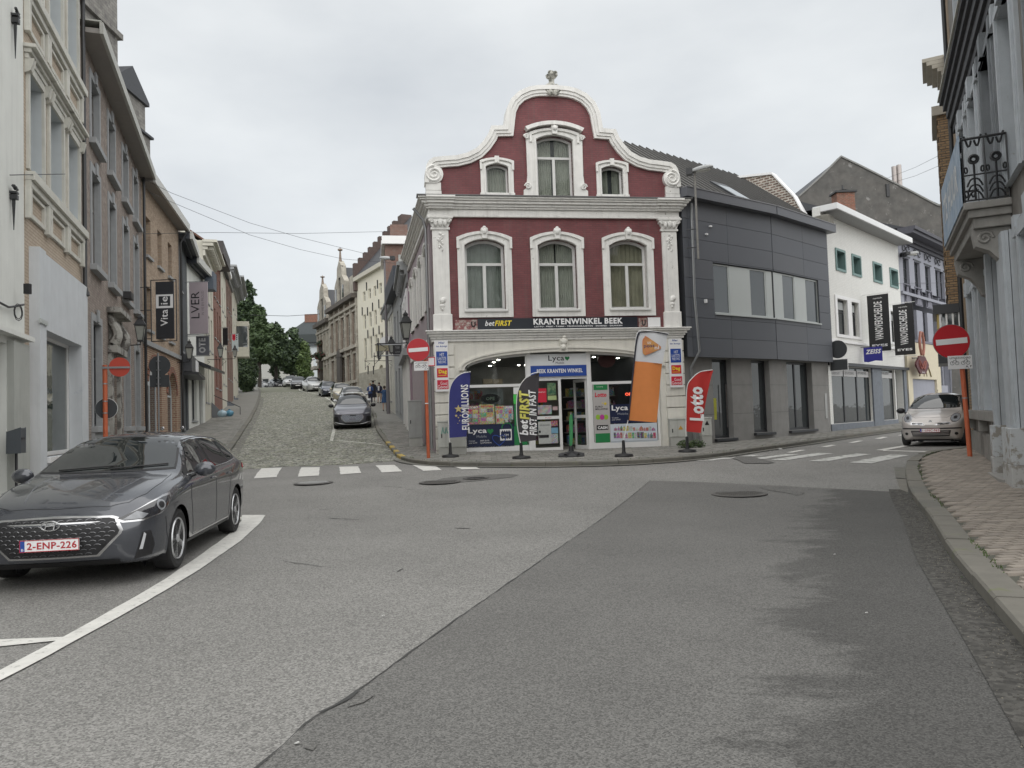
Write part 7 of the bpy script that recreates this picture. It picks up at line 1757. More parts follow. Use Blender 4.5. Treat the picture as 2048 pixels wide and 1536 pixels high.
# conifer hedge at the end of the row
hgd=empty('tall_hedge',None,label='tall dark green hedge at the end of the left row',cat='hedge',M=Matrix.Translation(at(496,790,87.)))
hgd.location.z=gz(hgd.location.x,87.)
Hg=at(496,692,87.).z-hgd.location.z
o=mkob('foliage',leafmesh('foliage',[(0,0,Hg*.5,.95,2.4,Hg*.5),(.1,-1,Hg*.42,1.0,1.5,Hg*.42),(-.3,1,Hg*.55,.8,1.6,Hg*.4),(.2,-2,Hg*.3,.9,1.5,Hg*.3)],9000,.14,9,dk3,.6),None,hgd); MB().ell((0,0,Hg*.45),.75,2.0,Hg*.45).build('stem_mass',M_leaf[3],hgd)
hw=empty('clipped_hedge',None,label='long low dark clipped hedge behind the cars at the crest',cat='hedge',M=Matrix.Translation(at(556,768,122.))); hw.location.z=gz(hw.location.x,122)
mkob('foliage',leafmesh('foliage',[(k*1.0,0,1.0,.8,.7,1.0) for k in range(9)],5000,.13,12,[M_leaf[3]],.7),None,hw); MB().box(-.3,8.2,-.4,.4,0,1.7).build('core',M_leaf[3],hw)

# unseen houses added behind the camera only to be mirrored in panes and paint
def gh_(name,label,A,B,m,H,n): 
    A=Vector(A);B=Vector(B); w=(B-A).length; z=gz(A.x,A.y)+.1
    return rowhouse(0,name,label,m,H+z,grid(n,w,[(z+.9,z+2.9),(z+3.9,z+5.9),(z+6.7,z+8.3)],1.1),M_pvc,eave='plain',ridge=2.5,pts=(A,B))
gh_('reflection_house_white','added white house, unseen behind the camera, for reflections in car bonnet and shop panes',(13,-21),(3,-22),M_wr,9.5,4)
gh_('reflection_house_brick','added brown brick house, unseen behind the camera, for reflections in the shop panes',(2.9,-22),(-9,-21),M_brb,9.8,5)
# ---------------- cars ----------------
def sm(P,x):
    """smooth interpolation through (x,value), x ascending"""
    n=len(P)
    if x<=P[0][0]: return P[0][1]
    if x>=P[-1][0]: return P[-1][1]
    for i in range(n-1):
        if x<=P[i+1][0]: break
    x0,y0=P[i];x1,y1=P[i+1];h=x1-x0
    def sl(k):
        if k<=0: return (P[1][1]-P[0][1])/(P[1][0]-P[0][0])
        if k>=n-1: return (P[-1][1]-P[-2][1])/(P[-1][0]-P[-2][0])
        a=(P[k][1]-P[k-1][1])/(P[k][0]-P[k-1][0]); b=(P[k+1][1]-P[k][1])/(P[k+1][0]-P[k][0])
        return 0 if a*b<=0 else 2*a*b/(a+b)
    t=(x-x0)/h; return y0*(2*t**3-3*t*t+1)+sl(i)*h*(t**3-2*t*t+t)+y1*(-2*t**3+3*t*t)+sl(i+1)*h*(t**3-t*t)
class CarBody:
    def __init__(s,sp,nx=70,sub=5):
        s.sp=sp; xs=[]; x0,x1=sp['zt'][0][0],sp['zt'][-1][0]
        s.nx=nx
        for i in range(nx+1):
            t=i/nx; t=t-.10*math.sin(2*PI*t)*.6 ; xs.append(x0+(x1-x0)*t)
        s.xs=xs; rows=[s.section(x,sub) for x in xs]; m=len(rows[0]); s.m=m
        bm=bmesh.new(); V=[]
        for x,r in zip(xs,rows):
            V.append([bm.verts.new((x,y,z)) for y,z in r]+[None])
            V[-1][-1]=[bm.verts.new((x,-y,z)) if y>1e-4 else V[-1][k] for k,(y,z) in enumerate(r)]
        for i in range(nx):
            for j in range(m-1):
                bm.faces.new((V[i][j],V[i+1][j],V[i+1][j+1],V[i][j+1]))
                R=[V[i][-1][j],V[i][-1][j+1],V[i+1][-1][j+1],V[i+1][-1][j]]
                bm.faces.new(R)
        # end caps
        for e,i in ((-1,0),(1,nx)):
            K=10; bulge=sp.get('bulge',(.03,.03))[0 if e<0 else 1]; prev=None
            for j in range(m):
                y,z=rows[i][j]
                row=[]
                for k in range(K+1):
                    f=1-2*k/K
                    if k==0: row.append(V[i][j])
                    elif k==K: row.append(V[i][-1][j])
                    elif y<1e-4: row.append(V[i][j])
                    else: 
                        jj=min(j,m-1-j)/(m/2); row.append(bm.verts.new((xs[i]+e*bulge*(1-f*f)*min(1,jj*1.6),y*f,z)))
                if prev:
                    for k in range(K):
                        q=[]; 
                        for v in (prev[k],prev[k+1],row[k+1],row[k]):
                            if v not in q: q.append(v)
                        if len(q)>2:
                            try: bm.faces.new(q if e>0 else q[::-1])
                            except ValueError: pass
                prev=row
        bm.normal_update(); bmesh.ops.recalc_face_normals(bm,faces=bm.faces)
        s.bvh=BVHTree.FromBMesh(bm)
        # wheel arches
        for ax in sp['axles']:
            R=sp['wr']*1.13; zc=sp['wr']
            ins=lambda v:(abs(v.co.y)>.40*sp['W'] or v.co.z<sp['wr']*1.0 and abs(v.co.y)>.30*sp['W']) and (v.co.x-ax)**2+(v.co.z-zc)**2<R*R
            dele=[f for f in bm.faces if all(ins(v) for v in f.verts)]
            bmesh.ops.delete(bm,geom=dele,context='FACES')
            for v in bm.verts:
                if ins(v) and v.link_faces:
                    d=Vector((v.co.x-ax,v.co.z-zc)); 
                    if d.length>R*.55: d=d.normalized()*R; v.co.x=ax+d.x; v.co.z=zc+d.y
        me=bpy.data.meshes.new('body'); bm.to_mesh(me); bm.free(); me.polygons.foreach_set('use_smooth',[True]*len(me.polygons)); s.me=me
    def section(s,x,sub):
        p=s.sp; zb=sm(p['zb'],x); zt=sm(p['zt'],x); hw=sm(p['hw'],x); zs=sm(p['zs'],x); wr=sm(p['wrf'],x); cr=sm(p['crown'],x)
        zs=min(zs,zt-.02); zr=max(zs+.008,zt-cr); sh=hw*.945; kk=p.get('tumble',.5)
        zm=zb+(zs-zb)*.55
        C=[(0,zb),(hw*.8,zb),(hw*.94,zb+.03),(hw*.985,zb+.13),(hw,zm),(hw*.992,zs-.07),(sh,zs),(wr+(sh-wr)*.52,zs+(zr-zs)*.52),(wr,zr),(wr*.55,zt-cr*.22),(0,zt)]
        out=[]
        for i in range(len(C)-1):
            p0=C[max(0,i-1)];p1=C[i];p2=C[i+1];p3=C[min(len(C)-1,i+2)]
            for k in range(sub):
                t=k/sub; q=[]
                for a in (0,1):
                    m1=(p2[a]-p0[a])*.35; m2=(p3[a]-p1[a])*.35
                    if i==0: m1=(p2[a]-p1[a])*.5
                    q.append(p1[a]*(2*t**3-3*t*t+1)+m1*(t**3-2*t*t+t)+p2[a]*(-2*t**3+3*t*t)+m2*(t**3-t*t))
                out.append((max(0,q[0]),q[1]))
        out.append(C[-1]); return out
    def hit(s,mode,a,b):
        if mode=='front': o=Vector((6,a,b)); d=Vector((-1,0,0))
        elif mode=='rear': o=Vector((-6,a,b)); d=Vector((1,0,0))
        elif mode=='L': o=Vector((a,3,b)); d=Vector((0,-1,0))
        elif mode=='R': o=Vector((a,-3,b)); d=Vector((0,1,0))
        elif mode=='top': o=Vector((a,b,4)); d=Vector((0,0,-1))
        else:
            th=math.radians(mode); dv=Vector((math.cos(th),math.sin(th),0)); t=Vector((-math.sin(th),math.cos(th),0)); o=dv*6+t*a+Vector((0,0,b)); d=-dv
        h=s.bvh.ray_cast(o,d)
        if h[0] is None: return None
        n=h[1] if h[1].dot(d)<0 else -h[1]
        return h[0],n
    def decal(s,mode,poly,off,m,par,name,res=.05):
        pts=[Vector(p) for p in poly]; P=[]
        for i in range(len(pts)):
            a,b=pts[i],pts[(i+1)%len(pts)]; k=max(1,int((b-a).length/res)); P+=[a+(b-a)*j/k for j in range(k)]
        nb=len(P); loop=[tuple(p) for p in P]; x0=min(p.x for p in P);x1=max(p.x for p in P);y0=min(p.y for p in P);y1=max(p.y for p in P)
        x=x0+res*.5
        while x<x1:
            y=y0+res*.5
            while y<y1:
                if inside((x,y),loop): P.append(Vector((x,y)))
                y+=res
            x+=res
        v,e,f,_,_,_=geometry.delaunay_2d_cdt(P,[(i,(i+1)%nb) for i in range(nb)],[],1,1e-5)
        V=[];ok=[];N=[]
        for p in v:
            h=s.hit(mode,p.x,p.y)
            if h: V.append(h[0]+h[1]*off); N.append(h[1]); ok.append(True)
            else: V.append(Vector((0,0,0))); N.append(None); ok.append(False)
        F_=[]
        for q in f:
            if all(ok[i] for i in q):
                a,b,c=[V[i] for i in q[:3]]; n=(b-a).cross(c-a)
                if max((V[i]-V[q[0]]).length for i in q)>res*7: continue
                F_.append(tuple(q) if n.dot(N[q[0]])>0 else tuple(q)[::-1])
        return MB().add(V,F_).build(name,m,par,smooth=None)
    def seam(s,mode,pts,m,par,name,r=.0035,off=0.,res=.05):
        P=[Vector(p) for p in pts]; L=[]
        for a,b in zip(P,P[1:]):
            k=max(1,int((b-a).length/res)); L+=[a+(b-a)*j/k for j in range(k)]
        L.append(P[-1]); H=[s.hit(mode,p.x,p.y) for p in L]; H=[h[0]+h[1]*off for h in H if h]
        if len(H)>1: return MB().tube(H,r,5).build(name,m,par,smooth=None)
def scl(P,cx,cy,f,g=None):
    g=g or f; return [(cx+(a-cx)*f,cy+(b-cy)*g) for a,b in P]
def mirror(P): return [(-a,b) for a,b in P][::-1]
def wheelmesh(R,w,rimf,ns,double,rimmat,par,pos,side,name='wheel'):
    """a wheel: tyre with rim and spokes as sub-parts"""
    mb=MB(); r=R*rimf; prof=[(r,-w/2+.02),(R*.86,-w/2),(R*.97,-w/2+.012),(R,-w/2+.04),(R,w/2-.04),(R*.97,w/2-.012),(R*.86,w/2),(r,w/2-.02)]
    mb.lathe(prof,(0,0,0),36); 
    M=Matrix.Translation(pos)@Matrix.Rotation(-PI/2*side,4,'X')
    t=mb.build(name,M_rubber,par,M=M,smooth=True)
    o=MB().lathe([(r*1.0,w/2-.022),(r*.97,w/2-.005),(r*.93,w/2-.012),(r*.9,w/2-.05),(r*.9,-w/2+.02)],(0,0,0),36).build('rim',rimmat,None,smooth=True); o.parent=t
    o=MB().lathe([(r*.92,w/2-.075),(.01,w/2-.07)],(0,0,0),24).build('brake_backing',M_black,None); o.parent=t
    mb=MB()
    for k in range(ns):
        a0=2*PI*k/ns
        for q in ((-.16,.16) if double else (0,)):
            a=a0+q; c,s_=math.cos(a),math.sin(a); c0,s0=math.cos(a0+q*.8),math.sin(a0+q*.8)
            hwid=r*.11 if double else r*.12
            n=Vector((-s_,c,0)); p0=Vector((c0*r*.16,s0*r*.16,w/2-.02)); p1=Vector((c*r*.95,s_*r*.95,w/2-.02))
            vs=[p0-n*hwid*.9,p0+n*hwid*.9,p1+n*hwid*1.25,p1-n*hwid*1.25]; vs2=[v-Vector((0,0,.045)) for v in vs]
            mb.add(vs+vs2,[(0,1,2,3),(4,7,6,5),(0,4,5,1),(2,6,7,3),(0,3,7,4),(1,5,6,2)])
    mb.lathe([(r*.2,w/2-.05),(r*.2,w/2-.012),(r*.12,w/2-.005),(.001,w/2-.005)],(0,0,0),14)
    o=mb.build('spokes',rimmat,None); o.parent=t
    return t
def plate_text(par,s,M,w,h,col,eu=True):
    p=MB().box(-w/2,w/2,0,.008,-h/2,h/2).build('number_plate',M_pw,par,M=M); 
    fr=MB().plate(rect(-w/2,w/2,-h/2,h/2),[rect(-w/2+.006,w/2-.006,-h/2+.006,h/2-.006)],-.002,0).build('plate_border',col,None); fr.parent=p
    if eu:
        b=MB().box(-w/2+.006,-w/2+.045,-.0015,0,-h/2+.006,h/2-.006).build('eu_band',M_blue,None); b.parent=p; o=txt('B','lettering',-w/2+.016,-w/2+.036,-h/2+.012,-h/2+.035,-.0025,M_pw,None); o.parent=p
    o=txt(s,'lettering',-w/2+.065,w/2-.02,-h*.30,h*.30,-.002,col,None,bold=.022); o.parent=p
    return p
def car(name,label,spec,paint,pos,head,detail=2,group=None,plate='',rim=(5,True),lod=1.):
    """pos: ground point under the car's centre, head: 2D heading"""
    h=Vector(head).normalized(); l=Vector((-h.y,h.x)); fr,re=spec['axles'][1],spec['axles'][0]
    zf=gz(pos[0]+h.x*fr,pos[1]+h.y*fr)+.012; zr=gz(pos[0]+h.x*re,pos[1]+h.y*re)+.012
    X=Vector((h.x*(fr-re),h.y*(fr-re),zf-zr)).normalized(); Y=Vector((l.x,l.y,0)); Z=X.cross(Y).normalized()
    o_=Vector((pos[0],pos[1],zf-X.z*fr))
    M=Matrix(((X.x,Y.x,Z.x,o_.x),(X.y,Y.y,Z.y,o_.y),(X.z,Y.z,Z.z,o_.z),(0,0,0,1)))
    r=empty(name,None,label=label,cat='car',group=group,M=M)
    cb=CarBody(spec,int(70*lod),5 if lod>=1 else 3); cb.me.materials.append(paint); body=mkob('body',cb.me,None,r)
    W_=spec['W']; R=spec['wr']; tr=W_/2-.02-spec.get('tw',.21)/2
    liner=MB()
    for ax in spec['axles']:
        for s in (-1,1):
            pr=[(R*1.12*math.cos(PI*k/12),R*1.12*math.sin(PI*k/12)) for k in range(-2,15)]
            vs=[];n=len(pr)
            for a,b in pr: vs+=[(ax+a,s*W_*.47,R+b),(ax+a,s*W_*.27,R+b)]
            liner.add(vs,[(2*i,2*i+2,2*i+3,2*i+1) for i in range(n-1)]+[tuple(2*i+1 for i in range(n))])
    liner.box(spec['axles'][0]-.9*R,spec['axles'][1]+.9*R,-W_*.36,W_*.36,.14,.30)
    o=liner.build('wheel_arch_liner',M_black,r)
    for ax in spec['axles']:
        for s in (-1,1): wheelmesh(R,spec.get('tw',.21),spec.get('rimf',.68),rim[0],rim[1],M_alloy if detail>0 else M_metal,r,(ax,s*tr,R),s)
    return r,cb,M
def common(r,cb,sp,det=1):
    """glass, lamps and seams shared by all cars; shapes from the car's own outline table"""
    g=sp['glass']
    cb.decal('front',[(y,z) for y,z in g['ws']]+[(-y,z) for y,z in g['ws'][::-1]],.003,M_black,r,'windscreen_surround',.07)
    cb.decal('front',scl([(y,z) for y,z in g['ws']]+[(-y,z) for y,z in g['ws'][::-1]],0,sum(z for y,z in g['ws'])/len(g['ws']),.965,.93),.006,GLC if det else GLC,r,'windscreen',.07)
    for sd in ('L','R'):
        cb.decal(sd,g['side_all'],.002,M_black,r,'window_trim',.06)
        for q in g['side']: cb.decal(sd,q,.006,GLC,r,'side_window',.06)
    if 'rw' in g: cb.decal('rear',[(y,z) for y,z in g['rw']]+[(-y,z) for y,z in g['rw'][::-1]],.005,GLC,r,'rear_window',.08)
def mirrorpart(r,paint,x,y,z,s=1.):
    for sd in (-1,1):
        mb=MB(); mb.ell((x,sd*y,z),.075*s,.12*s,.085*s,12,8); o=mb.build('door_mirror',paint,r,smooth=True); MB().tube([(x+.01,sd*(y-.1*s),z-.05*s),(x+.03,sd*(y-.2*s),z-.09*s)],.025*s,6).build('mirror_arm',M_black,r)
def paintmat(n,c,met=.5,rough=.32): 
    return mat(n,c,rough,.03,2,coat=1.,metal=met)
# ------- the dark grey hatchback in the foreground
hatch=dict(W=1.795,axles=(-1.35,1.30),wr=.317,tw=.215,rimf=.70,bulge=(.03,.10),
 zt=[(-2.165,.90),(-2.12,.99),(-2.04,1.12),(-1.88,1.325),(-1.64,1.385),(-1.1,1.44),(-.5,1.46),(0,1.44),(.28,1.385),(.6,1.225),(1.02,1.02),(1.35,.975),(1.7,.905),(1.95,.82),(2.06,.755),(2.12,.68)],
 zb=[(-2.165,.34),(-2.0,.24),(-1.5,.2),(0,.185),(1.4,.185),(1.9,.19),(2.06,.21),(2.12,.26)],
 hw=[(-2.165,.70),(-2.08,.80),(-1.85,.865),(-1.4,.892),(-.6,.885),(.4,.885),(1.3,.893),(1.65,.88),(1.88,.83),(2.02,.74),(2.12,.60)],
 zs=[(-2.165,.84),(-2.0,.95),(-1.6,1.03),(-1.0,1.0),(0,.955),(.8,.925),(1.3,.885),(1.7,.80),(1.95,.70),(2.12,.60)],
 wrf=[(-2.165,.5),(-2.0,.60),(-1.8,.56),(-1.2,.585),(-.3,.60),(.2,.595),(.5,.66),(1.0,.745),(1.5,.70),(1.9,.60),(2.12,.42)],
 crown=[(-2.165,.02),(-1.8,.08),(-1,.095),(.2,.085),(.7,.06),(1.1,.035),(1.6,.035),(2.12,.03)],
 glass=dict(ws=[(.0,1.03),(.45,1.03),(.72,1.035),(.70,1.10),(.60,1.32),(.56,1.385),(.3,1.405),(0,1.41)],
  side_all=[(.86,.955),(.82,1.01),(.30,1.335),(.1,1.375),(-.4,1.39),(-1.0,1.375),(-1.25,1.33),(-1.46,1.20),(-1.52,1.10),(-1.4,1.04),(-.9,.99),(0,.965)],
  side=[[(.70,.985),(.66,1.03),(.24,1.315),(.05,1.345),(-.17,1.352),(-.20,.985)],[(-.31,.99),(-.28,1.353),(-.6,1.353),(-.96,1.34),(-1.08,1.01),(-.9,1.005)],[(-1.16,1.04),(-1.06,1.325),(-1.22,1.29),(-1.40,1.18),(-1.44,1.10),(-1.36,1.065)]],
  rw=[(0,1.08),(.52,1.08),(.50,1.28),(.46,1.33),(0,1.34)]))
P_dark=paintmat('paint_dark_grey',(.072,.077,.09),.4,.25)
Pf=at(345,1134,8.16); Pr=at(462,1064.5,10.77); fv=(Vector(Pf[:2])-Vector(Pr[:2])).normalized(); lv=Vector((-fv.y,fv.x)); cpos=(Vector(Pf[:2])+Vector(Pr[:2]))/2-lv*.80-fv*((1.30-1.35)/2)
r,cb,M=car('parked_car','dark grey hatchback parked in the left foreground behind the curved white line',hatch,P_dark,tuple(cpos),tuple(fv),2,'cars parked along the streets')
common(r,cb,hatch)
# grille with chrome surround
gh_=[(-.40,.30),(.40,.30),(.585,.50),(.60,.54),(.55,.655),(.50,.672),(0,.69),(-.50,.672),(-.55,.655),(-.60,.54),(-.585,.50)]
cb.decal('front',gh_,.004,M_chrome,r,'grille_surround'); cb.decal('front',scl(gh_,0,.49,.952,.90),.009,M_black,r,'grille')
mb=MB(); k=0
for rr in range(9):
    z=.335+rr*.038
    for c in range(-14,15):
        y=c*.078+(.039 if rr%2 else 0)
        if inside((y,z),scl(gh_,0,.49,.90,.84)):
            H=[cb.hit('front',y+dy,z+dz) for dy,dz in ((-.028,0),(-.012,.009),(.012,.009),(.028,0))]
            if all(H): mb.tube([h[0]+h[1]*.011 for h in H],.0042,4)
mb.build('grille_mesh',mat('grille_dark_chrome',(.22,.22,.23),.3,0,metal=.8),r,kind='stuff')
for q in ([(.62,.24),(.80,.26),(.83,.36),(.79,.50),(.70,.49),(.66,.36)],):
    for s_,th in ((1,25),(-1,-25)):
        f=lambda P:[(a*math.cos(math.radians(25))-1.93*math.sin(math.radians(25)),b) for a,b in P]
        pp=f(q) if s_>0 else mirror(f(q)); cb.decal(th,pp,.005,M_black,r,'fog_recess'); q2=f([(.665,.33),(.70,.33),(.735,.47),(.715,.49)]); q2=q2 if s_>0 else mirror(q2); cb.decal(th,q2,.012,mat('lamp_lens',(.55,.56,.58),.15,0,coat=1),r,'fog_lamp',.03)
hl_=[(-.955,.625),(-.90,.60),(-.72,.60),(-.50,.645),(-.40,.70),(-.335,.79),(-.325,.83),(-.44,.815),(-.62,.76),(-.80,.69)]
M_lens=mat('headlamp_clear',(.30,.31,.33),.25,.4,12,coat=1)
for s_ in (1,-1):
    th=40*s_; P=hl_ if s_>0 else mirror(hl_); cb.decal(th,P,.004,M_chrome,r,'headlamp_rim',.04); P2_=scl(P,-.62*s_,.70,.93,.82); cb.decal(th,P2_,.008,mat('headlamp_dark',(.03,.03,.035),.1,.2,9,coat=1),r,'headlight',.04)
    c=[(s_*(-.50)+.055*math.cos(t*PI/8),.725+.05*math.sin(t*PI/8)) for t in range(16)]; cb.decal(th,c,.012,M_lens,r,'projector_lamp',.03); cb.decal(th,scl(c,s_*(-.50),.725,.6),.016,M_black,r,'projector_glass',.03)
    e=[(-.90,.622),(-.72,.622),(-.66,.66),(-.76,.69)]; cb.decal(th,e if s_>0 else mirror(e),.012,M_lens,r,'reflector',.03)
cb.decal('front',[(-.62,.205),(.62,.205),(.56,.262),(-.56,.262)],.004,M_black,r,'lower_intake')
# emblem: oval ring with slanted letter
h0=cb.hit('front',0,.615); c0=h0[0]+Vector((.02,0,0)); mb=MB(); mb.tube([c0+Vector((0,.082*math.cos(t*PI/14),.043*math.sin(t*PI/14))) for t in range(29)],.006,6)
mb.tube([c0+Vector((0,-.045,-.03)),c0+Vector((0,-.028,.03))],.007,6); mb.tube([c0+Vector((0,.028,-.03)),c0+Vector((0,.045,.03))],.007,6); mb.tube([c0+Vector((0,-.036,0)),c0+Vector((0,.036,.004))],.006,6)
mb.build('emblem',M_chrome,r,smooth=True)
hp=cb.hit('front',0,.43)[0]; M_plred=mat('plate_red',(.42,.02,.03),.4,0)
plate_text(r,'2-ENP-226',Matrix.Translation((hp.x+.035,0,.44))@Matrix.Rotation(PI/2,4,'Z'),.52,.11,M_plred)
MB().box(hp.x-.04,hp.x+.026,-.25,.25,.39,.49).build('plate_holder',M_black,r)
mirrorpart(r,P_dark,.66,.985,1.01)
SE=M_black
for sd in ('L','R'):
    cb.seam(sd,[(.84,.95),(.86,.70),(.80,.40),(.78,.28)],SE,r,'door_gap'); cb.seam(sd,[(-.25,.97),(-.25,.30)],SE,r,'door_gap'); cb.seam(sd,[(-1.10,1.0),(-1.05,.85),(-.95,.66),(-.93,.55),(-.90,.30)],SE,r,'door_gap'); cb.seam(sd,[(.80,.285),(-.90,.285)],SE,r,'sill_gap')
    s_=1 if sd=='L' else -1
    for x in (-.10,-.92):
        h=cb.hit(sd,x,.86); mb=MB(); mb.tube([h[0]+h[1]*.012+Vector((dx,0,.006*(1-abs(dx)*12))) for dx in (-.09,-.07,0,.07,.09)],[.005,.013,.014,.013,.005],7); mb.build('door_handle',P_dark,r,smooth=True)
    cb.seam(sd,[(.80,.955),(0,.968),(-.9,.993),(-1.5,1.035)],M_chrome,r,'chrome_strip',.007,.008)
    cb.decal(sd,[(1.0,.215),(-1.0,.215),(-1.0,.255),(1.0,.255)],.004,M_black,r,'sill_trim')
    cb.decal(sd,[(-2.02,.98),(-1.80,.99),(-1.74,.90),(-1.98,.86)],.005,M_pred,r,'tail_lamp')
    cb.seam(sd,[(1.62,.26),(1.70,.45),(1.72,.60)],SE,r,'bumper_gap')
cb.seam('top',[(1.02,.72),(1.4,.74),(1.75,.70),(1.95,.60),(2.03,.45),(2.06,0),(2.03,-.45),(1.95,-.60),(1.75,-.70),(1.4,-.74),(1.02,-.72)],SE,r,'bonnet_gap',.0035)
for s_ in (1,-1): cb.seam('top',[(1.05,.5*s_),(1.5,.47*s_),(1.95,.36*s_)],P_dark,r,'bonnet_crease',.006,-.002)
for y0,y1 in ((-.5,.10),(.05,.62)):
    H=[cb.hit('front',y0+(y1-y0)*t/6,1.052+.03*t/6) for t in range(7)]; MB().tube([h[0]+h[1]*.018 for h in H if h],.008,5).build('wiper',M_black,r)
for s_ in (1,-1): cb.seam('top',[(.15,.585*s_),(-.5,.59*s_),(-1.5,.57*s_)],M_black,r,'roof_channel',.008,.0)
# ------- small silver hatchback on the right
micra=dict(W=1.66,axles=(-1.22,1.21),wr=.29,tw=.18,rimf=.66,bulge=(.05,.12),
 zt=[(-1.86,.95),(-1.82,1.05),(-1.70,1.25),(-1.45,1.45),(-1.0,1.52),(-.4,1.54),(.1,1.51),(.4,1.42),(.75,1.22),(1.02,1.05),(1.3,.985),(1.55,.90),(1.72,.79),(1.80,.68)],
 zb=[(-1.86,.34),(-1.7,.22),(0,.18),(1.4,.19),(1.7,.2),(1.8,.27)],
 hw=[(-1.86,.62),(-1.75,.73),(-1.5,.80),(-1,.825),(0,.83),(1.1,.825),(1.4,.80),(1.62,.73),(1.75,.62),(1.80,.52)],
 zs=[(-1.86,.85),(-1.5,.95),(-.5,.94),(.5,.92),(1.0,.90),(1.4,.82),(1.65,.70),(1.80,.60)],
 wrf=[(-1.86,.45),(-1.6,.5),(-1,.56),(0,.575),(.4,.58),(.8,.66),(1.1,.68),(1.5,.58),(1.8,.34)],
 crown=[(-1.86,.03),(-1.5,.12),(0,.12),(.6,.08),(1,.06),(1.4,.07),(1.8,.05)],
 glass=dict(ws=[(0,1.06),(.5,1.065),(.68,1.08),(.63,1.22),(.55,1.40),(.45,1.455),(0,1.475)],
  side_all=[(.95,.98),(.85,1.06),(.45,1.34),(.2,1.42),(-.4,1.45),(-1.0,1.42),(-1.4,1.28),(-1.5,1.0),(0,.96)],
  side=[[(.78,1.0),(.7,1.07),(.38,1.32),(.15,1.39),(-.18,1.41),(-.2,.99)],[(-.28,.99),(-.26,1.41),(-.8,1.39),(-1.12,1.3),(-1.2,1.0)]],
  rw=[(0,1.1),(.5,1.1),(.45,1.38),(0,1.4)]))
P_sil=paintmat('paint_warm_silver',(.50,.465,.44),.15,.35)
hd=Vector((-.60,-.80)).normalized(); fc=at(1869,880,21.9); p=Vector(fc[:2])-hd*1.21
r,cb,M=car('parked_car','small silver round nosed hatchback parked by the right kerb beside the no entry sign',micra,P_sil,tuple(p),tuple(hd),2,'cars parked along the streets',rim=(7,False)); common(r,cb,micra)
for s_ in (1,-1):
    c=[(s_*.60+.12*math.cos(t*PI/8)+s_*.02*math.sin(t*PI/8),.80+.125*math.sin(t*PI/8)) for t in range(16)]; cb.decal('front',c,.006,M_chrome,r,'headlamp_rim',.04); cb.decal('front',scl(c,s_*.6,.8,.88),.011,M_lens,r,'headlight',.04); cb.decal('front',scl(c,s_*.6,.8,.35),.015,M_black,r,'lamp_core',.03)
    q=[(s_*.12,.60),(s_*.50,.62),(s_*.50,.68),(s_*.2,.665)]; cb.decal('front',q if s_>0 else q[::-1],.006,M_chrome,r,'upper_grille_rim',.03); cb.decal('front',scl(q,s_*.33,.64,.85,.6) if s_>0 else scl(q,s_*.33,.64,.85,.6)[::-1],.01,M_black,r,'upper_grille',.03)
    c=[(s_*.62+.045*math.cos(t*PI/6),.36+.04*math.sin(t*PI/6)) for t in range(12)]; cb.decal('front',c,.006,M_black,r,'fog_lamp',.03)
cb.decal('front',[(-.74,.49),(.74,.49),(.74,.525),(-.74,.525)],.006,M_black,r,'bumper_strip'); cb.decal('front',[(-.46,.29),(.46,.29),(.5,.45),(-.5,.45)],.006,M_black,r,'lower_grille')
for z in (.33,.37,.41): cb.seam('front',[(-.46,z),(.46,z)],P_sil,r,'grille_bar',.007,.012)
h=cb.hit('front',0,.70)[0]; MB().lathe([(.045,0),(.045,.012)],(0,0,0),14).build('emblem',M_chrome,r,M=Matrix.Translation((h.x-.002,0,.70))@Matrix.Rotation(PI/2,4,'Y'))
h=cb.hit('front',0,.46)[0]; plate_text(r,'1-UNC-963',Matrix.Translation((h.x+.03,0,.455))@Matrix.Rotation(PI/2,4,'Z'),.5,.105,M_plred)
mirrorpart(r,M_black,.72,.92,1.02)
for sd in ('L','R'): cb.seam(sd,[(.86,.95),(.84,.3)],SE,r,'door_gap'); cb.seam(sd,[(-.23,.97),(-.25,.28)],SE,r,'door_gap'); cb.seam(sd,[(-1.2,1.0),(-1.0,.6),(-.95,.3)],SE,r,'door_gap')
cb.seam('top',[(1.05,.66),(1.4,.6),(1.65,.4),(1.70,0),(1.65,-.4),(1.4,-.6),(1.05,-.66)],SE,r,'bonnet_gap')
MB().tube([(.25,0,1.5),(.05,0,1.62)],.006,5).build('aerial',M_black,r)
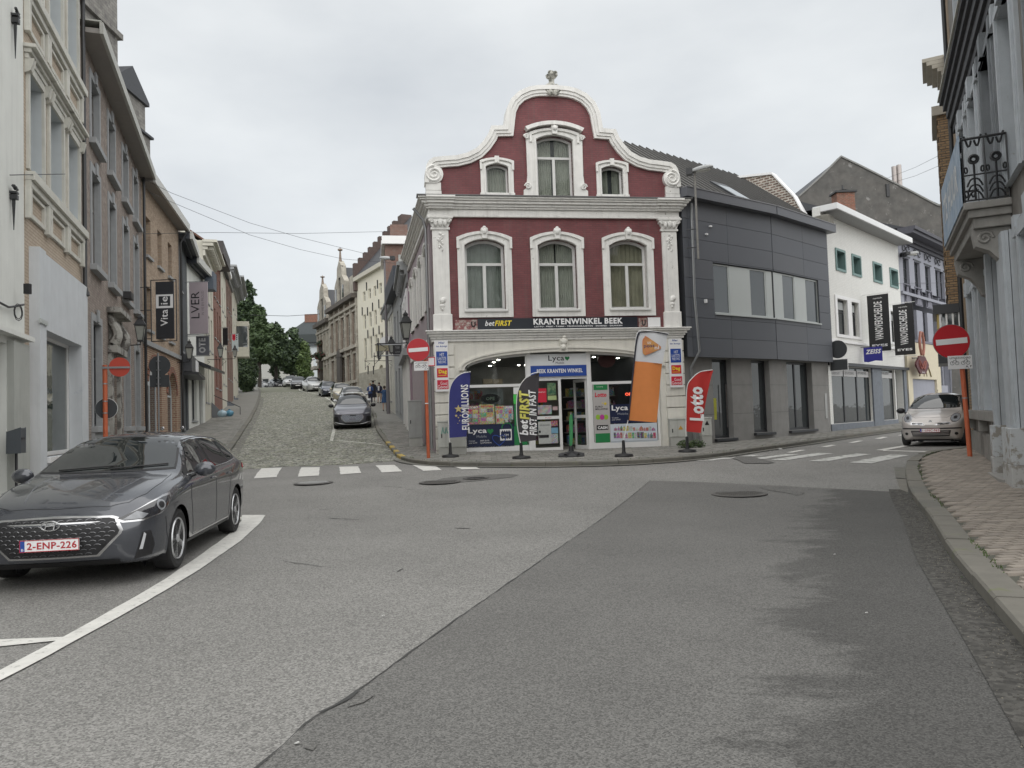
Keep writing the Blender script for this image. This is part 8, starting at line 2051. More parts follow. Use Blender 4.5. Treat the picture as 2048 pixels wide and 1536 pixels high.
# ------- row of cars along the hill: front suv and others
def kx(y):
    for a,b in zip(PC,PC[1:]):
        if min(a.y,b.y)<=y<=max(a.y,b.y) and a.x<0: t=(y-a.y)/(b.y-a.y); return a.x+(b.x-a.x)*t
    return None
def kd(y): a,b=kx(y-1.5),kx(y+1.5); return Vector((a-b,-3.)).normalized()
suv=dict(W=1.865,axles=(-1.38,1.38),wr=.365,tw=.235,rimf=.7,bulge=(.04,.09),
 zt=[(-2.29,1.0),(-2.22,1.15),(-2.0,1.42),(-1.7,1.54),(-1,1.61),(-.3,1.63),(.2,1.60),(.5,1.52),(.85,1.33),(1.2,1.14),(1.5,1.09),(1.9,1.02),(2.15,.93),(2.26,.82)],
 zb=[(-2.29,.4),(-2,.26),(0,.2),(1.6,.2),(2.1,.21),(2.26,.27)],
 hw=[(-2.29,.74),(-2.1,.85),(-1.7,.92),(0,.925),(1.4,.932),(1.8,.91),(2.05,.86),(2.2,.78),(2.26,.70)],
 zs=[(-2.29,.95),(-1.8,1.08),(-.5,1.05),(.6,1.03),(1.2,1.02),(1.7,.96),(2.1,.86),(2.26,.74)],
 wrf=[(-2.29,.5),(-1.8,.58),(-.5,.63),(.4,.63),(.8,.7),(1.25,.77),(1.8,.70),(2.26,.5)],
 crown=[(-2.29,.03),(-1.6,.1),(0,.1),(.8,.07),(1.3,.04),(2.26,.03)],
 glass=dict(ws=[(0,1.16),(.5,1.165),(.76,1.18),(.72,1.27),(.62,1.50),(.5,1.565),(0,1.58)],
  side_all=[(.98,1.07),(.6,1.36),(.3,1.5),(-.4,1.54),(-1.2,1.5),(-1.7,1.3),(-1.6,1.1),(0,1.06)],
  side=[[(.84,1.09),(.55,1.34),(.25,1.47),(-.18,1.5),(-.2,1.09)],[(-.3,1.09),(-.28,1.5),(-1.0,1.48),(-1.25,1.12)]]))
P_suv=paintmat('paint_grey_violet',(.095,.095,.115),.5,.3); M_gpat=mat('grille_silver_pattern',(.50,.53,.62),.3,.1,metal=.5)
y=38.85; hd=Vector((.205,-.98)).normalized()
r,cb,M=car('parked_car','dark grey electric suv with large silver patterned grille, first of the hill row',suv,P_suv,(kx(y)-1.13,y),tuple(hd),1,'cars parked along the streets',lod=.8,rim=(5,False)); common(r,cb,suv)
gq=[(-.36,.36),(.36,.36),(.54,.52),(.56,.62),(.50,.74),(-.50,.74),(-.56,.62),(-.54,.52)]
cb.decal('front',gq,.005,M_chrome,r,'grille_surround'); cb.decal('front',scl(gq,0,.56,.93,.9),.01,M_gpat,r,'grille')
mb=MB()
for rr in range(6):
    for c in range(-7,8):
        yy=c*.075+(.037 if rr%2 else 0); z=.415+rr*.055
        if inside((yy,z),scl(gq,0,.56,.86,.8)):
            h=cb.hit('front',yy,z)[0]; mb.add([(h.x+.014,yy-.022,z),(h.x+.014,yy,z+.017),(h.x+.014,yy+.022,z),(h.x+.014,yy,z-.017)],[(0,3,2,1)])
mb.build('grille_mesh',M_black,r,kind='stuff')
cb.decal('front',[(-.13,.665),(.16,.665),(.17,.71),(-.12,.71)],.017,M_black,r,'badge_patch',.04)  # flat black patch on the upper grille
h=cb.hit('front',0,.50)[0]; MB().box(h.x+.012,h.x+.02,-.14,.16,.47,.55).build('number_plate',mat('plate_dull',(.3,.3,.36),.5,.1),r)
for s_ in (1,-1):
    q=[(s_*.60,.80),(s_*.90,.84),(s_*.88,.76),(s_*.62,.745)]; cb.decal('front',q if s_>0 else q[::-1],.007,M_lens,r,'headlight',.05)
    q=[(s_*.62,.40),(s_*.9,.36),(s_*.9,.62),(s_*.68,.64)]; cb.decal('front',q if s_>0 else q[::-1],.006,M_black,r,'side_intake',.05)
cb.decal('front',[(-.62,.28),(.62,.28),(.56,.345),(-.56,.345)],.006,M_black,r,'lower_intake'); cb.seam('front',[(-.8,.37),(-.58,.30),(-.3,.265),(.3,.265),(.58,.30),(.8,.37)],M_alloy,r,'silver_lip',.018,.01)
mirrorpart(r,M_black,.85,1.04,1.1,1.1); MB().box(-.9,.1,-.45,.45,1.628,1.64).build('glass_roof',GLC,r); cb.seam('top',[(1.2,.74),(1.7,.72),(2.1,.6),(2.2,0),(2.1,-.6),(1.7,-.72),(1.2,-.74)],SE,r,'bonnet_gap')
def generic(label,paint,pos,hd,base,sx=1.,sz=1.,name='parked_car',grill='wide',lod=.45):
    sp=dict(base); f=lambda P:[(a*sx,b*sz) for a,b in P]; g=lambda P:[(a*sx,b) for a,b in P]
    for k in('zt','zb','zs'): sp[k]=f(base[k])
    for k in('hw','wrf'): sp[k]=g(base[k])
    sp['crown']=f(base['crown']); sp['axles']=tuple(a*sx for a in base['axles'])
    G_=base['glass']; sp['glass']=dict(ws=[(a,b*sz) for a,b in G_['ws']],side_all=f(G_['side_all']),side=[f(q) for q in G_['side']])
    r,cb,M=car(name,label,sp,paint,pos,hd,1,'cars parked along the streets',lod=lod); common(r,cb,sp)
    zc=.60*sz
    gq=[(-.42,zc-.05),(.42,zc-.05),(.46,zc+.07),(-.46,zc+.07)] if grill=='wide' else [(-.25,zc-.07),(.25,zc-.07),(.3,zc+.08),(-.3,zc+.08)]
    cb.decal('front',scl(gq,0,zc,1.06,1.15),.005,M_chrome,r,'grille_surround',.08); cb.decal('front',gq,.01,M_black,r,'grille',.08); cb.decal('front',[(-.5,.27),(.5,.27),(.5,.40),(-.5,.40)],.006,M_black,r,'lower_intake',.08)
    for s_ in (1,-1):
        q=[(s_*.50,zc+.0),(s_*.78,zc+.06),(s_*.80,zc+.16),(s_*.54,zc+.1)]; cb.decal('front',q if s_>0 else q[::-1],.007,M_lens,r,'headlight',.06)
    h=cb.hit('front',0,.46)[0]; MB().box(h.x,h.x+.02,-.26,.26,.41,.51).build('number_plate',M_pw,r)
    mirrorpart(r,paint,.66*sx,base['W']/2+.09,1.0*sz)
    return r
P_w=paintmat('paint_white',(.62,.63,.63),0,.3); P_s=paintmat('paint_silver',(.48,.49,.49),.2,.3); P_b=paintmat('paint_beige',(.42,.39,.30),.4,.3); P_k=paintmat('paint_black',(.02,.022,.027),.3,.25); P_n=paintmat('paint_navy',(.035,.045,.07),.4,.25)
for y,px_,pt,lab,base,sx,sz,gr in ((45.5,704,P_w,'white hatchback directly behind the dark suv in the hill row',hatch,.97,1.03,'wide'),(56.,704,P_s,'silver car with dark pillars, third in the hill row',suv,.97,.95,'n'),(65.,684,P_b,'beige car, fourth in the hill row behind the silver one',hatch,1.,1.08,'n'),(74.,658,P_n,'dark blue hatchback behind the beige car in the hill row',hatch,1.,1.,'wide'),(84.5,626,P_s,'silver people carrier with dark grille near the top of the hill row',hatch,1.03,1.1,'wide'),(92.5,597,P_k,'black saloon just below the crest in the hill row',hatch,1.08,1.,'wide'),(99.,582,P_s,'pale car highest in the hill row, partly behind the black saloon',hatch,1.,1.02,'n')):
    generic(lab,pt,(at(px_,780,y).x,y),tuple(kd(y)),base,sx,sz,grill=gr)
pt=at(553,765,113.); generic('black car facing down the street on the square beyond the crest',P_k,(pt.x,113.),(.5,-.86),suv,1.,.95)
pt=at(524,765,117.); generic('silver car standing under the trees beyond the crest',P_s,(pt.x,117.),(.95,-.3),hatch,1.,1.)
pt=at(508,765,119.); generic('white car half hidden by a tree trunk beyond the crest',P_w,(pt.x,119.),(.95,-.3),hatch,1.,1.)
# ---------------- signs on orange poles ----------------
def facecam(p): return math.atan2(-p.x,p.y)  # rotation so that local -Y looks at the camera
def disc(r,c,rad,name,m,par,y=0.,t=.006,seg=36):
    return MB().plate([(c[0]+rad*math.cos(2*PI*k/seg),c[1]+rad*math.sin(2*PI*k/seg)) for k in range(seg)],(),y,y+t).build(name,m,par)
def noentry(base,D,cpx,dia_px,platepx,label,ptop,lean=0.,extra=False):
    b=base; D=b.y; s=D/F; rz=facecam(b)*.35; t=empty('no_entry_sign',b,rz,label,'traffic sign','no entry signs')
    c=at(*cpx,D); cx=(c.x-b.x)/math.cos(rz); cz=c.z-b.z; R=dia_px*s/2; tp=at(*ptop,D)
    MB().tube([(0,0,0),(lean,0,cz+.1)],.05,12).build('pole',M_orange,t,smooth=True); MB().tube([(lean,0,cz+.1),(lean,0,cz+.13)],.056,12).build('pole_cap',M_black,t)
    MB().lathe([(.054,0),(.054,.03)],(lean*.5,0,cz*.5),12).build('pole_band',M_pw if extra else M_metal,t)
    disc(t,(cx,cz),R,'disc',M_red,t,-.08,.012); disc(t,(cx,cz),R*1.03,'disc_back',M_metal,t,-.067,.01)
    a=math.radians(3); P=[(-R*.86,-R*.17),(R*.86,-R*.17),(R*.86,R*.17),(-R*.86,R*.17)]; P=[(cx+x*math.cos(a)-y*math.sin(a),cz+x*math.sin(a)+y*math.cos(a)) for x,y in P]
    MB().plate(P,(),-.086,-.081).build('white_bar',M_pw,t)
    for zz in (cz-R*.5,cz+R*.4): MB().tube([(cx,-.055,zz),(lean,-.055,zz)],.012,6).build('clamp',M_metal,t)
    x0,x1,y0,y1=platepx; q=at(x0,y1,D);w=at(x1,y0,D); u0=(q.x-b.x)/math.cos(rz);u1=(w.x-b.x)/math.cos(rz);z0=q.z-b.z;z1_=w.z-b.z
    pl=MB().box(u0,u1,-.10,-.088,z0,z1_).build('exception_plate',M_pw,t,bevel=.004); h=z1_-z0; W_=u1-u0
    def L(o): o.parent=pl; return o
    L(txt('UITGEZONDERD','lettering',u0+W_*.08,u1-W_*.06,z1_-h*.24,z1_-h*.1,-.102,M_black,None,bold=.01))
    for cxx in (.27,.72):
        mb=MB(); 
        for dx in (-.10,.10): mb.tube([(u0+W_*(cxx+dx)+h*.13*math.cos(k*PI/6),-.102,z0+h*.45+h*.13*math.sin(k*PI/6)) for k in range(13)],.004,4)
        mb.tube([(u0+W_*(cxx-.10),-.102,z0+h*.45),(u0+W_*(cxx-.03),-.102,z0+h*.66),(u0+W_*(cxx+.07),-.102,z0+h*.66),(u0+W_*(cxx+.1),-.102,z0+h*.45)],.005,4); mb.tube([(u0+W_*(cxx+.07),-.102,z0+h*.66),(u0+W_*(cxx+.05),-.102,z0+h*.74)],.005,4)
        L(mb.build('bicycle_symbol',M_black,None))
    L(txt('A, P','lettering',u0+W_*.72,u1-W_*.04,z0+h*.07,z0+h*.25,-.102,M_black,None,bold=.03))
    return t
noentry(G(1940,913,.11),17.72,(1903,683),67,(1897,1939,711,739),'large no entry sign on orange pole on the right pavement beside the silver car',(1925,740),lean=-.07)
t=noentry(G(857,917,.11),23.2,(837,700),45,(829,857,723,742),'no entry sign on orange pole at the left corner of the red shop',(851,745),lean=-.02,extra=True)
MB().box(.06,.26,.03,.045,2.95-.25,2.95).build('small_red_framed_plate',M_pw,t); MB().plate(rect(.05,.27,2.69,2.96),[rect(.075,.245,2.715,2.935)],.025,.03).build('red_frame',M_pred,t)
# sign seen from behind by the long brick house, with a second dark disc
p=at(211,880,16.); b=Vector((p.x,16.,gz(p.x,16)+.11)); t=empty('sign_post',b,.25,'orange post with a red disc on top and a dark round sign back below','traffic sign')
k=16/F; zt_=at(211,733,16).z-b.z
MB().tube([(0,0,0),(0,0,zt_+.03)],.048,12).build('pole',M_orange,t,smooth=True)
for zz in (zt_-.05,zt_-.38,zt_-.75,zt_-1.0): MB().lathe([(.054,0),(.054,.025)],(0,0,zz),12).build('pole_band',M_metal,t)
disc(t,(.30,zt_-.02),.205,'red_disc',mat('faded_sign_red',(.48,.06,.035),.5,.1),t,-.07,.012); MB().box(-.07,.50,-.095,-.075,zt_-.05,zt_-.01).build('strap',M_metal,t); 
disc(t,(.0,at(211,817,16).z-b.z),.215,'dark_disc',mat('sign_back_dark',(.05,.055,.06),.5,.1),t,.08,.012); disc(t,(.0,at(211,817,16).z-b.z),.222,'disc_rim',M_pw,t,.093,.006)
p=at(318,868,25.); b=Vector((p.x,25.,gz(p.x,25)+.11)); t=empty('sign_post',b,.2,'grey post with dark backs of a round and a rectangular sign before the brick arches','traffic sign'); Z=lambda y:at(320,y,25).z-b.z; s=25/F
MB().tube([(0,0,0),(0,0,Z(706))],.03,10).build('pole',M_metal,t,smooth=True); MB_=MATS['sign_back_dark']
disc(t,(.04,Z(731)),.335,'round_sign_back',MB_,t,.03,.012); MB().box(-.27,.33,.03,.042,Z(774),Z(750)).build('plate_back',MB_,t); MB().box(-.2,.2,.028,.04,Z(750),Z(742)).build('bracket_plate',MB_,t)
for zz in (Z(722),Z(740),Z(756),Z(768)): MB().box(-.06,.06,-.035,.028,zz-.01,zz+.01).build('clamp',M_metal,t)
# dark sign backs at the far end of the dark building
p=wh.world(.05,-.32,0); t=empty('sign_post',(p.x,p.y,gz(p.x,p.y)+.11),-.7,'dark round and rectangular sign backs at the far corner of the dark building','traffic sign'); zc=at(1668,700,30).z-zd
MB().tube([(.1,-.04,zc),(.1,.3,zc)],.02,6).build('bracket',M_metal,t); disc(t,(.1,zc),.36,'round_sign_back',MB_,t,-.05,.012); disc(t,(.1,zc),.37,'disc_rim',M_pw,t,-.037,.005); MB().box(-.22,.45,-.05,-.038,zc-.85,zc-.42).build('plate_back',MB_,t); MB().plate(rect(-.24,.47,zc-.87,zc-.40),[rect(-.22,.45,zc-.85,zc-.42)],-.05,-.03).build('plate_rim',M_pw,t)
# ---------------- lanterns ----------------
M_lg=mat('lantern_glass',(.34,.35,.32),.2,.2,6); M_lgi=mat('lantern_lens',(.6,.6,.56),.3,.05)
def lantern():
    r=empty('street_lantern',(0,0,0)); h=.42
    mb=MB(); mb.lathe([(.10,0),(.185,h)],(0,0,0),4,PI/4); mb.build('glass',M_lg,r)
    mb=MB()
    for k in range(4):
        a=PI/4+k*PI/2; mb.tube([(.105*math.cos(a),.105*math.sin(a),-.01),(.19*math.cos(a),.19*math.sin(a),h)],.012,5)
    mb.lathe([(.12,-.05),(.12,0)],(0,0,0),4,PI/4); mb.lathe([(.205,h),(.205,h+.03)],(0,0,0),4,PI/4); mb.build('frame',M_dkmetal,r)
    mb=MB(); mb.lathe([(.24,h+.03),(.20,h+.07),(.12,h+.19),(.085,h+.2),(.085,h+.25),(.11,h+.26),(.05,h+.32),(.02,h+.33),(.02,h+.38)],(0,0,0),4,PI/4); mb.build('roof',M_dkmetal,r)
    MB().lathe([(.03,.05),(.05,.12),(.05,.25),(.02,.3)],(0,0,0),8).build('bulb',M_lgi,r,smooth=True)
    return r
L0=lantern(); first=True
def place_lantern(px,py,D,sc,label,toL=True):
    global first
    r=L0 if first else copy_tree(L0); first=False
    p=at(px,py,D); r.location=p; r.scale=(sc,sc,sc); r.rotation_euler=(0,0,.3); tag(r,label,'lantern','wrought iron wall lanterns')
    d=-1 if toL else 1
    mb=MB(); mb.tube([(0,0,-.05),(0,0,-.14),(d*.25,0,-.16),(d*.85,0,-.16)],.018,6); mb.tube([(d*.8,0,-.16),(d*.55,0,-.3),(d*.8,0,-.55)],.012,5); mb.tube([(d*.8,0,.0),(d*.8,0,-.65)],.016,5); mb.build('bracket',M_dkmetal,r,smooth=True)
    return r
place_lantern(281,680,24.,1.05,'black wall lantern on the corner of the long brick house')
place_lantern(379,717,34.5,1.1,'black wall lantern in front of the dark grey house')
place_lantern(441,713,45.5,1.1,'third lantern up the left row under the pale banner')
place_lantern(470,713,56.,1.1,'farthest small lantern of the left row by the heart banner')
place_lantern(812,676,27.2,1.25,'large black lantern on the side wall of the red corner shop',False)
place_lantern(783,705,38.5,1.1,'middle black lantern on the right side of the hill street',False)
place_lantern(759,716,46.5,1.1,'farthest lantern on the right side of the hill street',False)
# ---------------- modern street lamps ----------------
def streethead(r,x,z,s=1.,ang=0):
    mb=MB(); mb.ell((0,0,0),.34*s,.14*s,.095*s,14,8); 
    for i,v in enumerate(mb.v): mb.v[i]=(v[0]+x,v[1],z+max(v[2],-.035*s)+.12*v[0])
    mb.build('lamp_head',mat('lamp_head_grey',(.38,.39,.39),.45,.05),r,smooth=True); MB().box(x-.42*s,x-.24*s,-.11*s,.11*s,z-.12*s,z+.06*s).build('gear_box',M_dkmetal,r); 
    mb=MB(); mb.ell((x+.04,0,z-.04),.24*s,.11*s,.05*s,12,6); mb.build('lamp_glass',M_lgi,r,smooth=True)
pl=at(1396,500,24.45); r=empty('street_lamp',(pl.x,pl.y,gz(pl.x,pl.y)+.1),-.35,'grey street lamp head on a short pole fixed to the dark building','street lamp'); zb2=pl.z-r.location.z; zt2=at(1391,345,24.45).z-r.location.z
MB().tube([(0,0,zb2-.3),(0,0,zt2)],.035,8).build('pole',mat('pole_worn',(.28,.27,.25),.7,.3,8,metal=.2),r,smooth=True); streethead(r,.22,zt2+.08,1.15)
for zz in (zb2+.1,zb2+.7): MB().box(-.35,.02,.0,.03,zz-.015,zz+.015).build('bracket',M_dkmetal,r)
p=G(777,828,.1); r=empty('street_lamp',p,2.9,'tall grey street lamp pole on the pavement behind the people','street lamp'); zt2=at(766,520,p.y).z-p.z; MB().tube([(0,0,0),(0,0,zt2*.4),(0,0,zt2)],[.12,.09,.06],10).build('pole',mat('pole_grey_violet',(.16,.15,.16),.6,.1),r,smooth=True); streethead(r,-.1,zt2+.1,1.3)
v=li.world(.25,-.1,li.z(1804,512)); r=empty('street_lamp',v,0,'street lamp head fixed to the lilac house wall','street lamp'); MB().box(-.1,.1,-.6,.0,-.1,.05).build('bracket',M_dkmetal,r); streethead(r,.45,.05,1.2)
# ---------------- beach flags ----------------
def ff(px,D,b): p=at(px[0],px[1],D); return (p.x-b.x,p.z-b.z)
def beachflag(basepx,outl,col,label,pole,border=None,cut=None,name='beach_flag'):
    b=G(*basepx,.11); D=b.y; t=empty(name,b,0,label,'flag','advertising flags before the shop')
    MB().lathe([(.24,0),(.25,.03),(.23,.075),(.06,.10),(.045,.16),(.04,.42),(.018,.44)],(0,0,0),20).build('base',M_black,t,smooth=True)
    P=[ff(p,D,b) for p in outl]
    def sp(L,n=4):
        out=[]
        V=[Vector(p) for p in L]
        for i in range(len(V)-1):
            p0=V[max(0,i-1)];p1=V[i];p2=V[i+1];p3=V[min(len(V)-1,i+2)]
            for k in range(n):
                u=k/n; out.append(tuple(.5*((2*p1)+(p2-p0)*u+(2*p0-5*p1+4*p2-p3)*u*u+(3*p1-p0-3*p2+p3)*u**3)))
        out.append(tuple(V[-1])); return out
    ed=sp([ff(p,D,b) for p in pole]); MB().tube([(0,0,.4)]+[(x,0,z) for x,z in ed],.012,6).build('pole',M_pvc,t,smooth=True)
    # cloth: gently waving sheet between the pole edge and the free edge
    return t,b,D,P,ed
def cloth(t,Lft,Rgt,m,name='cloth',nu=8,amp=.035,y=0):
    """grid between two matching edge lists"""
    n=len(Lft); vs=[];fs=[]
    for i in range(n):
        for k in range(nu+1):
            f=k/nu; x=Lft[i][0]+(Rgt[i][0]-Lft[i][0])*f; z=Lft[i][1]+(Rgt[i][1]-Lft[i][1])*f
            vs.append((x,y+amp*math.sin(f*5+i*.35)*f+amp*.5*math.sin(i*.9+f*9)*f,z))
    for i in range(n-1):
        for k in range(nu): a=i*(nu+1)+k; fs.append((a,a+1,a+nu+2,a+nu+1))
    o=MB().add(vs,fs).build(name,m,t,smooth=True); return o
def edges(Lp,Rp,D,b,n=16):
    def rs(L):
        V=[Vector(ff(p,D,b)) for p in L]; 
        def pt(u):
            u=u*(len(V)-1); i=min(int(u),len(V)-2); f=u-i; p0=V[max(0,i-1)];p1=V[i];p2=V[i+1];p3=V[min(len(V)-1,i+2)]
            return .5*((2*p1)+(p2-p0)*f+(2*p0-5*p1+4*p2-p3)*f*f+(3*p1-p0-3*p2+p3)*f**3)
        return [tuple(pt(k/n)) for k in range(n+1)]
    return rs(Lp),rs(Rp)
def decal_on(o,s,x0,x1,y0,y1,D,b,m,rot=1,bold=0,shear=0,off=-.035):
    p=ff((x0,y1),D,b); q=ff((x1,y0),D,b); t=txt(s,'lettering',p[0],q[0],p[1],q[1],off,m,None,rot=rot,bold=bold,shear=shear); t.parent=o; return t
def cl(n,c): return mat(n,c,.75,.08,3)
fx=lambda x,y:(800+x/4.8,620+y/4.8)
fy=lambda x,y:(1100+x/4.8,620+y/4.8)
# euro millions
t,b,D,_,_=beachflag((901,915),[],None,'navy blue feather flag with gold stars before the left pier',[fx(483,1290),fx(470,1200),fx(468,900),fx(478,760),fx(520,670),fx(590,612),fx(678,593)])
A1,B1=edges([fx(470,1228),fx(468,900),fx(478,760),fx(520,672),fx(590,614),fx(676,594)],[fx(640,1215),fx(652,1000),fx(662,850),fx(668,740),fx(674,660),fx(678,596)],D,b)
o=cloth(t,A1,B1,cl('flag_navy',(.035,.04,.19)))
T2=lambda o,s,q,f,m,D,b,**k: decal_on(o,s,f(q[0],0)[0],f(q[1],0)[0],f(0,q[2])[1],f(0,q[3])[1],D,b,m,**k)
T2(o,'EUROMILLIONS',(596,655,715,1150),fx,M_pw,D,b,bold=.02)
for x,y,rr in ((562,950,.125),(540,1015,.05),(580,1012,.03),(562,1033,.03),(572,1062,.025),(556,1088,.018)):
    c=ff(fx(x,y),D,b); MB().plate([(c[0]+(rr if k%2==0 else rr*.42)*math.sin(PI*k/5),c[1]+(rr if k%2==0 else rr*.42)*math.cos(PI*k/5)) for k in range(10)][::-1],(),-.04,-.036).build('star',mat('star_gold',(.55,.45,.2),.6),o)
# bet first
t,b,D,_,_=beachflag((1043,918),[],None,'black feather flag with yellow and white slanted lettering left of the door',[fx(1156,1280),fx(1125,1100),fx(1120,860),fx(1150,730),fx(1210,650),fx(1270,610),fx(1335,598)])
A1,B1=edges([fx(1150,1270),fx(1126,1000),fx(1124,850),fx(1152,735),fx(1210,655),fx(1333,600)],[fx(1305,1250),fx(1316,1050),fx(1325,900),fx(1330,780),fx(1334,690),fx(1336,602)],D,b)
o=cloth(t,A1,B1,cl('flag_charcoal',(.055,.05,.055))); T2(o,'bet',(1148,1228,1052,1205),fx,M_pw,D,b,bold=.03,shear=.2); T2(o,'FIRST',(1150,1240,770,1055),fx,mat('flag_yellow',(.72,.68,.14),.6),D,b,bold=.04,shear=.2); T2(o,'FIRST IN FAST',(1245,1303,765,1205),fx,M_pw,D,b,bold=.03,shear=.2)
# postnl
t,b,D,_,_=beachflag((1248,914),[],None,'tall orange and white banner flag with rounded triangle logo right of the door',[fy(738,1100),fy(752,1040),fy(775,820),fy(805,500),fy(828,270),fy(845,215),fy(880,195),fy(1000,205),fy(1138,228)])
A1,B1=edges([fy(750,1058),fy(778,780),fy(808,490)],[fy(1022,1080),fy(1050,800),fy(1078,515)],D,b,8); o=cloth(t,A1,B1,cl('flag_orange',(.72,.25,.07)),amp=.035)
A1,B1=edges([fy(808,490),fy(830,290),fy(862,205)],[fy(1078,515),fy(1105,380),fy(1132,235)],D,b,8); o2=cloth(t,A1,B1,cl('flag_white',(.70,.71,.73)),amp=.025)
A1,B1=edges([fy(742,1056),fy(770,780),fy(800,490),fy(822,290),fy(846,212)],[fy(758,1056),fy(786,780),fy(815,490),fy(838,290),fy(864,222)],D,b,12); cloth(t,A1,B1,cl('flag_edge_black',(.03,.03,.045)),name='pole_sleeve',amp=0,y=-.03)
A1,B1=edges([fy(850,212),fy(990,205),fy(1135,228)],[fy(862,222),fy(985,216),fy(1130,240)],D,b,8); cloth(t,A1,B1,MATS['flag_edge_black'],name='top_sleeve',amp=0,y=-.03,nu=2)
P=[]; 
tri=[fy(905,262),fy(925,256),fy(1052,345),fy(1060,365),fy(1048,380),fy(925,432),fy(903,428),fy(888,410),fy(884,300)]; V=[Vector(ff(p,D,b)) for p in tri]
for i in range(len(V)):
    p0,p1,p2,p3=V[i-1],V[i],V[(i+1)%len(V)],V[(i+2)%len(V)]
    for k in range(4): u=k/4; P.append(tuple(.5*((2*p1)+(p2-p0)*u+(2*p0-5*p1+4*p2-p3)*u*u+(3*p1-p0-3*p2+p3)*u**3)))
lg=MB().plate(P,(),-.045,-.04).build('logo_patch',mat('logo_orange',(.70,.22,.10),.6,.35,3,col2=(.75,.38,.12)),o2)
T2(lg,'post',(898,1000,332,372),fy,mat('logo_navy',(.05,.05,.15),.6),D,b,rot=0,bold=.01,off=-.05); T2(lg,'nl',(1002,1042,342,380),fy,M_pw,D,b,rot=0,bold=.01,off=-.05); T2(lg,'uu',(932,965,305,328),fy,M_pw,D,b,rot=0,off=-.05)
# lotto
t,b,D,_,_=beachflag((1375,905),[],None,'red feather flag with white lettering at the right corner of the shop',[fy(1310,1260),fy(1305,1150),fy(1308,900),fy(1318,730),fy(1360,660),fy(1440,595),fy(1560,575)])
A1,B1=edges([fy(1304,1165),fy(1308,900),fy(1318,735),fy(1362,662),fy(1440,598),fy(1558,578)],[fy(1445,1180),fy(1475,1000),fy(1505,850),fy(1530,720),fy(1550,640),fy(1562,580)],D,b)
o=cloth(t,A1,B1,cl('flag_red',(.52,.035,.03))); 
q=T2(o,'Lotto',(1340,1465,735,1070),fy,M_pw,D,b,bold=.045,shear=.12)
# green flag seen edge on with wide foot
b=G(1143,914,.11); t=empty('beach_flag',b,0,'narrow green flag seen edge on with wide black foot before the open door','flag','advertising flags before the shop')
mb=MB(); 
for k in range(6): a=k*PI/3; mb.tube([(0,0,.09),(.34*math.cos(a),.2*math.sin(a),.04)],[.09,.07],6)
mb.lathe([(.36,0),(.36,.03),(.2,.1),(.08,.14),(.05,.3)],(0,0,0),18,sc=(1,.7)); mb.build('base',M_black,t,smooth=True)
A1,B1=edges([fy(188,1320),fy(186,1200),fy(184,1050),fy(192,1005)],[fy(214,1290),fy(220,1200),fy(220,1050),fy(212,1000)],b.y,b,8); cloth(t,A1,B1,mat('flag_green',(.05,.28,.10),.6,.2,6),amp=.01); MB().tube([(0,.02,.25),(ff(fy(202,980),b.y,b)[0],.02,ff(fy(202,980),b.y,b)[1])],.02,6).build('pole',M_metal,t)
# ---------------- utility cabinets ----------------
def cabinet(x0,x1,yt,yb,D,label,m,depth=.35,plinth=.25,doors=1,rz=0.):
    a=at(x0,yb,D);c=at(x1,yt,D); w=c.x-a.x; z0=gz(a.x,D)+.11; h=c.z-z0; t=empty('utility_cabinet',(a.x,D,z0),rz,label,'utility cabinet','utility cabinets')
    MB().box(0,w,0,depth,plinth,h-.05).build('body',m,t,bevel=.008); MB().box(-.012,w+.012,-.015,depth+.01,h-.05,h).build('lid',m,t,bevel=.01); MB().box(.01,w-.01,.01,depth-.01,-.15,plinth-.004).build('plinth',mat('cabinet_plinth',(.45,.45,.42),.8,.15),t)
    for k in range(doors): MB().box(.02+k*w/doors,(k+1)*w/doors-.02,-.008,-.0005,plinth+.03,h-.08).build('door',m,t)
    MB().box(w*.12,w*.12+.03,-.022,-.0085,h*.5,h*.5+.12).build('lock',M_black,t)
    return t,w,h
M_cab=mat('cabinet_pale',(.55,.56,.52),.6,.12,4,streak=.3)
t,w,h=cabinet(877,931,840,917,23.0,'wide pale utility cabinet with teal graffiti under the navy flag',M_cab,.3,.22,2)
mb=MB(); 
for k in range(3): mb.tube([(.12+k*.1,-.012,h*.62),(.16+k*.1,-.012,h*.82),(.19+k*.1,-.012,h*.64)],.012,4)
mb.build('graffiti',mat('graffiti_teal',(.03,.35,.27),.6),t)
cabinet(818,843,800,878,26.6,'grey utility cabinet standing at the side wall of the red shop',M_grey,.4,.3,1,.15)
t,w,h=cabinet(1342,1372,836,905,24.3,'pale utility cabinet with yellow warning triangle left of the red flag',M_cab,.3,.3)
MB().plate([(w*.5,h*.6),(w*.8,h*.6),(w*.65,h*.6+.13)],(),-.012,-.009).build('warning_triangle',mat('warn_orange',(.6,.35,.05),.5),t)
t,w,h=cabinet(1405,1423,834,900,24.6,'narrow pale utility cabinet with black pictogram right of the red flag',M_cab,.3,.3)
MB().plate([(w*.3,h*.72),(w*.75,h*.72),(w*.55,h*.72+.15)],(),-.012,-.009).build('pictogram',M_black,t)
